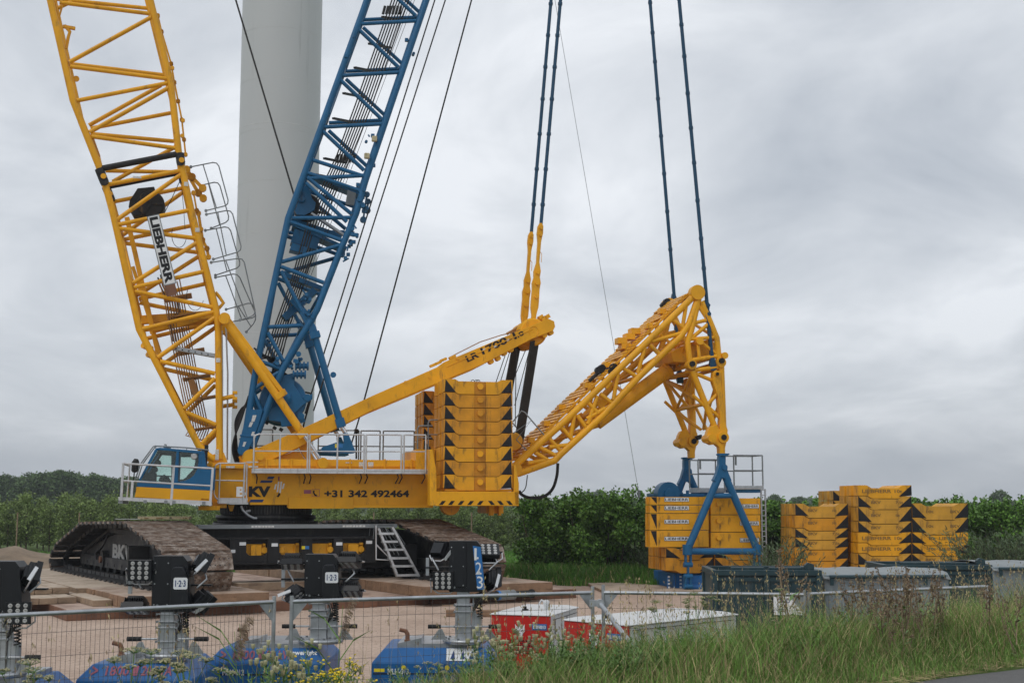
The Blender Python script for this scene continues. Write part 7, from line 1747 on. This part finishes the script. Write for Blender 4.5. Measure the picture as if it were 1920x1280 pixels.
o = put_mesh(arr_mesh('seed_stalks', np.concatenate([V, V2]), np.concatenate([Q, Q2 + len(V)]), ['grass_dry', 'seed_brown'], np.concatenate([np.zeros(len(Q)), (rg.random(len(Q2)) < .3)])), 'seed_stalks', (0, 0, 0)); tag(o, 'thin dry grass stalks with seed heads rising from the verge', 'grass', kind='stuff')
# cut straw along the road edge
P, q, l_ = verge_pts(9000, -.1, .5, -6, 14, 1.2); k = in_frame(P, .1); P = P[k]; N = rg.normal(size=P.shape); N[:, 2] *= .12; V, Q = leaf_quads(P + [0, 0, .02] + rg.random(P.shape) * [0, 0, .04], N, rg.uniform(.05, .16, len(P)), .004, rg)
o = put_mesh(arr_mesh('cut_straw', V, Q, ['grass_dry']), 'cut_straw', (0, 0, 0)); tag(o, 'dead cut grass lying along the edge of the road', 'straw', kind='stuff')
# lush grass before the hedge and on the meadow
n = 42000; P = np.stack([rg.uniform(-2.6, 14, n), rg.uniform(46.2, 52.5, n), np.zeros(n)], 1); edge = 50.4 - .55 * (P[:, 0] + 2.6) ** .8 + .4 * np.sin(P[:, 0] * 2.1); ok = P[:, 1] > edge; P = P[ok]; H = rg.uniform(.3, .85, len(P)) * np.clip((P[:, 1] - edge[ok]) / 1.2 + .3, .3, 1)
V, Q = blades(P, H, rg.uniform(.015, .035, len(P)), .4, rg); mi = np.repeat(np.where(rg.random(len(P)) < .08, 1, 0), 2); o = put_mesh(arr_mesh('hedge_grass', V, Q, ['grass_lush', 'grass_dry'], mi), 'hedge_grass', (0, 0, 0)); tag(o, 'lush green grass at the foot of the hedge', 'grass', kind='stuff')
n = 26000; P = np.stack([rg.uniform(-20, 4, n), rg.uniform(58, 82, n), np.zeros(n)], 1); H = rg.uniform(.08, .22, n); V, Q = blades(P, H, .03, .5, rg); o = put_mesh(arr_mesh('meadow_grass', V, Q, ['grass_lush']), 'meadow_grass', (0, 0, 0)); tag(o, 'short green grass of the meadow before the orchard', 'grass', kind='stuff')
n = 12000; P = np.stack([rg.uniform(-42, -20, n), rg.uniform(62.5, 80, n), np.zeros(n)], 1); H = rg.uniform(.08, .3, n); V, Q = blades(P, H, .03, .5, rg); o = put_mesh(arr_mesh('meadow_grass', V, Q, ['grass_lush']), 'meadow_grass', (0, 0, 0)); tag(o, 'green grass under the orchard behind the earth bank', 'grass', kind='stuff')
# gravel and clods on the yard
n = 2600; P = np.stack([rg.uniform(-12, 9, n), rg.uniform(16, 40, n), np.full(n, .008)], 1); s_ = rg.uniform(.006, .02, n) * (1 + 2 * (rg.random(n) < .03)); T = np.array([[1, 0, 0], [-.5, .87, 0], [-.5, -.87, 0], [0, 0, .9]]) 
V = (P[:, None] + T[None] * s_[:, None, None]).reshape(-1, 3); F_ = np.array([[0, 1, 3], [1, 2, 3], [2, 0, 3]]); Q = (np.arange(n)[:, None, None] * 4 + F_[None]).reshape(-1, 3)
mat('gravel', (.30, .23, .18), .95, var=.4, isl=.5); o = put_mesh(arr_mesh('gravel', V, Q, ['gravel']), 'gravel', (0, 0, 0)); tag(o, 'small stones scattered over the sandy yard', 'gravel', kind='stuff')

# single plants of the verge
def mk(parts): return [(n_, m_.mesh(n_, mm_)) for n_, m_, mm_ in parts]
def make_umbel(seed, h=1.15, dry=False):
    r_ = random.Random(seed); st = MB(); hd = MB(); lf = MB()
    top = Vector((r_.uniform(-.12, .12), r_.uniform(-.1, .1), h)); st.poly([(0, 0, 0), (top.x * .3, top.y * .3, h * .5), top], [.007, .005, .004], 5)
    heads = [(top, .085)] + [(top + Vector((r_.uniform(-.18, .18), r_.uniform(-.12, .12), r_.uniform(-.2, -.02))), r_.uniform(.04, .07)) for _ in range(3)]
    for c, R_ in heads:
        if c is not top: st.poly([top.lerp(Vector((0, 0, 0)), .3), c], .003, 4)
        for k in range(26):
            a_ = r_.uniform(0, 6.28); rr_ = R_ * math.sqrt(r_.random()); q = c + Vector((math.cos(a_) * rr_, math.sin(a_) * rr_, .035 - .02 * (rr_ / R_) ** 2 + r_.uniform(0, .008))); st.tube(c, q, .0015, n=3, caps=False)
            for _ in range(4):
                p = q + Vector((r_.uniform(-.008, .008), r_.uniform(-.008, .008), r_.uniform(0, .006))); hd.disc(p, (r_.uniform(-.3, .3), r_.uniform(-.3, .3), 1), .006, .003, 5)
    for k in range(14):
        z = r_.uniform(.1, h * .7); a_ = r_.uniform(0, 6.28); b0 = Vector((0, 0, z)); e_ = b0 + Vector((math.cos(a_) * .14, math.sin(a_) * .14, .05)); lf.tube(b0, e_, .002, n=3)
        for q in (.4, .6, .8, 1): p = b0.lerp(e_, q); d_ = Vector((r_.uniform(-1, 1), r_.uniform(-1, 1), .2)) * .03; lf.add([p, p + d_ + Vector((0, 0, .008)), p + d_ * 1.8, p + d_ - Vector((0, 0, .008))], [(0, 1, 2, 3)])
    return mk([('stem', st, 'weed_green' if not dry else 'seed_brown'), ('flower_head', hd, 'umbel' if not dry else 'seed_brown'), ('leaf', lf, 'weed_green')])
def make_dock(seed, h=1.1):
    r_ = random.Random(seed); st = MB(); sd_ = MB(); lf = MB(); tips = []
    for b in range(6):
        e_ = Vector((r_.uniform(-.22, .22), r_.uniform(-.2, .2), h * r_.uniform(.7, 1))); b0 = Vector((0, 0, h * .12 * b)); mid = b0.lerp(e_, .5) + Vector((e_.x * .2, e_.y * .2, 0)); st.poly([b0 if b else (0, 0, 0), mid, e_], [.007, .005, .003], 5)
        for k in range(20):
            q = r_.uniform(.35, 1); p = (b0.lerp(mid, q * 2) if q < .5 else mid.lerp(e_, q * 2 - 1)) + Vector((r_.gauss(0, .018), r_.gauss(0, .018), r_.gauss(0, .01))); s_ = r_.uniform(.012, .024)
            d_ = Vector((r_.uniform(-1, 1), r_.uniform(-1, 1), r_.uniform(-.3, 1))).normalized(); w_ = d_.orthogonal() * s_ * .5; sd_.add([p - d_ * s_, p + w_, p + d_ * s_, p - w_], [(0, 1, 2, 3)]); w2 = d_.cross(w_); sd_.add([p - d_ * s_, p + w2, p + d_ * s_, p - w2], [(0, 1, 2, 3)])
    for k in range(12):
        z = r_.uniform(.05, h * .6); a_ = r_.uniform(0, 6.28); d_ = Vector((math.cos(a_), math.sin(a_), .3)) * r_.uniform(.1, .2); w_ = Vector((-math.sin(a_), math.cos(a_), 0)) * .02; b0 = Vector((0, 0, z)); lf.add([b0, b0 + d_ * .5 + w_, b0 + d_, b0 + d_ * .5 - w_], [(0, 1, 2, 3)])
    return mk([('stem', st, 'seed_brown'), ('seed_head', sd_, 'seed_brown'), ('leaf', lf, 'weed_green')])
def make_weed(seed, h=1.0, flower=None, leafy=90):
    r_ = random.Random(seed); st = MB(); lf = MB(); fl = MB()
    for b in range(7):
        e_ = Vector((r_.uniform(-.25, .25), r_.uniform(-.2, .2), h * r_.uniform(.75, 1))); mid = Vector((e_.x * .35, e_.y * .35, e_.z * .5)); st.poly([(0, 0, 0), mid, e_], [.006, .004, .003], 5)
        for k in range(leafy // 3):
            q = r_.uniform(.1, .97); p = Vector((0, 0, 0)).lerp(mid, q * 2) if q < .5 else mid.lerp(e_, q * 2 - 1); a_ = r_.uniform(0, 6.28); l_ = .13 * (1.15 - q) + .02; d_ = Vector((math.cos(a_), math.sin(a_), r_.uniform(.1, .7))) * l_; w_ = Vector((-math.sin(a_), math.cos(a_), 0)) * l_ * .16
            lf.add([p, p + d_ * .5 + w_, p + d_, p + d_ * .5 - w_], [(0, 1, 2, 3)])
        if flower:
            for k in range(6 if flower == 'flower_yellow' else 3):
                p = e_ + Vector((r_.gauss(0, .045), r_.gauss(0, .045), r_.gauss(0, .02))); st.tube(e_ - Vector((0, 0, .06)), p, .002, n=3, caps=False)
                if flower == 'flower_yellow': fl.disc(p, (r_.uniform(-.5, .5), r_.uniform(-.5, .2), 1), .010, .006, 8)
                else: fl.lathe(p, (0, 0, 1), [(0, .006), (.01, .014), (.022, .013), (.035, .018), (.038, .004)], 8)
    P = [('stem', st, 'weed_green'), ('leaf', lf, 'weed_green')]
    if flower: P.append(('flower_head', fl, flower))
    return mk(P)
def make_reed(seed, h=2.0, plume=True):
    r_ = random.Random(seed); st = MB(); lf = MB(); pl_ = MB(); lean = Vector((r_.uniform(-.15, .1), 0, 0)); top = Vector((lean.x, 0, h)); st.poly([(0, 0, 0), (lean.x * .3, 0, h * .5), top], [.006, .005, .003], 5)
    for k in range(7):
        z = h * (.2 + .1 * k); s_ = r_.choice((-1, 1)); l_ = r_.uniform(.35, .7); c = Vector((lean.x * z / h, 0, z)); pts = [c, c + Vector((s_ * l_ * .35, r_.uniform(-.1, .1), l_ * .5)), c + Vector((s_ * l_ * .8, r_.uniform(-.2, .2), l_ * .75))]
        for a, b in zip(pts, pts[1:]): w_ = Vector((.0, .0, .012)); w2 = Vector((0, 0, .009)) if b is pts[1] else Vector((0, 0, .001)); lf.add([a - w_, b - w2, b + w2, a + w_], [(0, 1, 2, 3)])
    if plume:
        for k in range(170):
            q = r_.random(); p = top + Vector((-.02 + .1 * q * q, 0, -.32 + .42 * q)); e_ = p + Vector((r_.uniform(.01, .09), r_.uniform(-.03, .03), -r_.uniform(.02, .10))); w_ = Vector((0, .004, .004)); pl_.add([p, e_ - w_, e_ + Vector((.01, 0, -.012)), e_ + w_], [(0, 1, 2, 3)])
    P = [('stem', st, 'weed_green'), ('leaf', lf, 'weed_green')]
    if plume: P.append(('plume', pl_, 'seed_brown'))
    return mk(P)
UMB = [make_umbel(s_, 1.1) for s_ in (1, 2, 3)]; DCK = [make_dock(s_) for s_ in (4, 5, 6)]; THI = [make_weed(s_, .95, 'umbel') for s_ in (7, 8)]; RAG = [make_weed(s_, .8, 'flower_yellow') for s_ in (9, 10)]; WED = [make_weed(s_, .55, None, 150) for s_ in (11, 12, 13)]; REE = [make_reed(s_) for s_ in (14, 15)]
def plantat(px, py_top, D, proto, h0, name, label, cat, group, rz=None, wide=1):
    p = PY(px, py_top, D); g0 = float(gz(p.x, D)); s_ = min(1.45, max(.25, (p.z - g0) / h0))
    plant_thing(name, proto, (p.x, D, g0 - .01), rr.uniform(0, 6.28) if rz is None else rz, (min(s_, 1.25) * wide, min(s_, 1.25) * wide, s_), label, cat, group)
for k, (px, y_, D) in enumerate(((92, 1248, 12.0), (20, 1236, 12.0), (238, 1212, 12.4), (335, 1222, 11.8), (375, 1215, 12.6), (268, 1232, 11.4), (300, 1216, 12.2), (424, 1246, 11.5), (795, 1238, 12.0), (832, 1240, 12.4), (1246, 1122, 13.4), (1290, 1118, 13.6), (1317, 1108, 13.3), (1338, 1113, 13.7), (1466, 1100, 13.8), (1500, 1132, 12.9), (1452, 1155, 13.0), (1200, 1168, 12.6), (1130, 1200, 12.4))):
    plantat(px, y_, D, UMB[k % 3], 1.14, 'umbel_flower', 'flat-headed cream wild carrot gone to seed among verge grass', 'wild flower', 'seeding wild carrots on the verge')
for k, (px, y_, D) in enumerate(((1588, 1098, 14.0), (1600, 1085, 14.3), (1622, 1075, 14.0), (1640, 1070, 14.4), (1660, 1078, 13.8), (1676, 1062, 14.2), (1692, 1066, 14.0), (1702, 1062, 14.5), (1728, 1072, 13.9), (1746, 1066, 14.2), (1765, 1090, 14.3), (1652, 1100, 13.2), (1690, 1096, 13.0), (1852, 1078, 14.4), (1900, 1096, 13.6), (1478, 1030, 14.0))):
    plantat(px, y_, D, DCK[k % 3], 1.05, 'dock_plant', 'dry brown dock stalk with seed clusters on the verge' if k < 15 else 'tall dry brown stalk standing before the left spare stack', 'weed', 'dry dock stalks' if k < 15 else 'tall dry stalks')
for k, (px, y_, D) in enumerate(((925, 1160, 13.0), (948, 1172, 12.6), (985, 1180, 12.8), (1020, 1172, 12.4), (1052, 1176, 12.2), (905, 1205, 12.2), (1080, 1168, 12.9), (968, 1210, 11.8), (1090, 1205, 11.8), (560, 1178, 12.6), (530, 1195, 12.2), (505, 1215, 12.0), (1010, 1215, 11.6), (1115, 1165, 12.9), (1145, 1180, 12.6))):
    plantat(px, y_, D, THI[k % 2], .95, 'thistle', 'pale fluffy thistle in seed on the verge', 'weed', 'thistles on the verge')
for k, (px, y_, D) in enumerate(((612, 1222, 12.4), (640, 1212, 12.6), (592, 1240, 12.0), (628, 1246, 11.8), (652, 1236, 12.2))):
    plantat(px, y_, D, RAG[k % 2], .8, 'ragwort', 'weed with clusters of small bright yellow flowers before the fence', 'wild flower', 'yellow flowering weeds')
for k, (px, y_, D) in enumerate(((470, 1158, 12.6), (628, 1124, 12.8), (458, 1172, 12.2))):
    plantat(px, y_, D, REE[k % 2], 2.05, 'reed', ('reed with a dark drooping plume right of the left fence panel', 'reed with a wide brown plume before the second light tower', 'shorter reed beside the leftmost plume')[k], 'reed', 'reeds at the fence', .3 * k)
for k in range(70):
    px = rr.uniform(-60, 1250); D = rr.uniform(11.0, 13.2); y_ = 1240 - max(0, px - 700) * .10 + rr.uniform(-12, 35)
    plantat(px, y_, D, WED[k % 3], .55, 'broadleaf_weed', 'low leafy green weed among the verge grass', 'weed', 'leafy weeds on the verge', wide=.8)
for k in range(26):
    px = rr.uniform(950, 1480); D = rr.uniform(12.2, 14.2); plantat(px, 1172 + rr.uniform(-14, 30) - (px - 1200) * .03, D, WED[k % 3], .55, 'broadleaf_weed', 'low leafy green weed among the verge grass', 'weed', 'leafy weeds on the verge', wide=.7)
for k, (px, y_, D) in enumerate(((1165, 1200, 11.8), (1190, 1192, 12.0), (1215, 1205, 11.7), (1150, 1225, 11.4), (1480, 1165, 13.0), (1500, 1172, 12.8))):
    plantat(px, y_, D, WED[k % 3], .55, 'broadleaf_weed', 'low leafy green weed among the verge grass', 'weed', 'leafy weeds on the verge', wide=1.0)

# =================================================================== AIR
hm = bpy.data.materials.new('haze'); hm.use_nodes = True; t = hm.node_tree; t.nodes.clear(); out = nd(t, 'ShaderNodeOutputMaterial'); pv = nd(t, 'ShaderNodeVolumePrincipled'); pv.inputs['Color'].default_value = (.86, .91, .97, 1); pv.inputs['Density'].default_value = .00045; pv.inputs['Anisotropy'].default_value = .2
t.links.new(pv.outputs[0], out.inputs['Volume']); MATS['haze'] = hm
mb = MB(); mb.box((-3100, -450, -1.2), (3100, 2600, 92)); tag(mb.build('haze', ['haze']), kind='stuff')
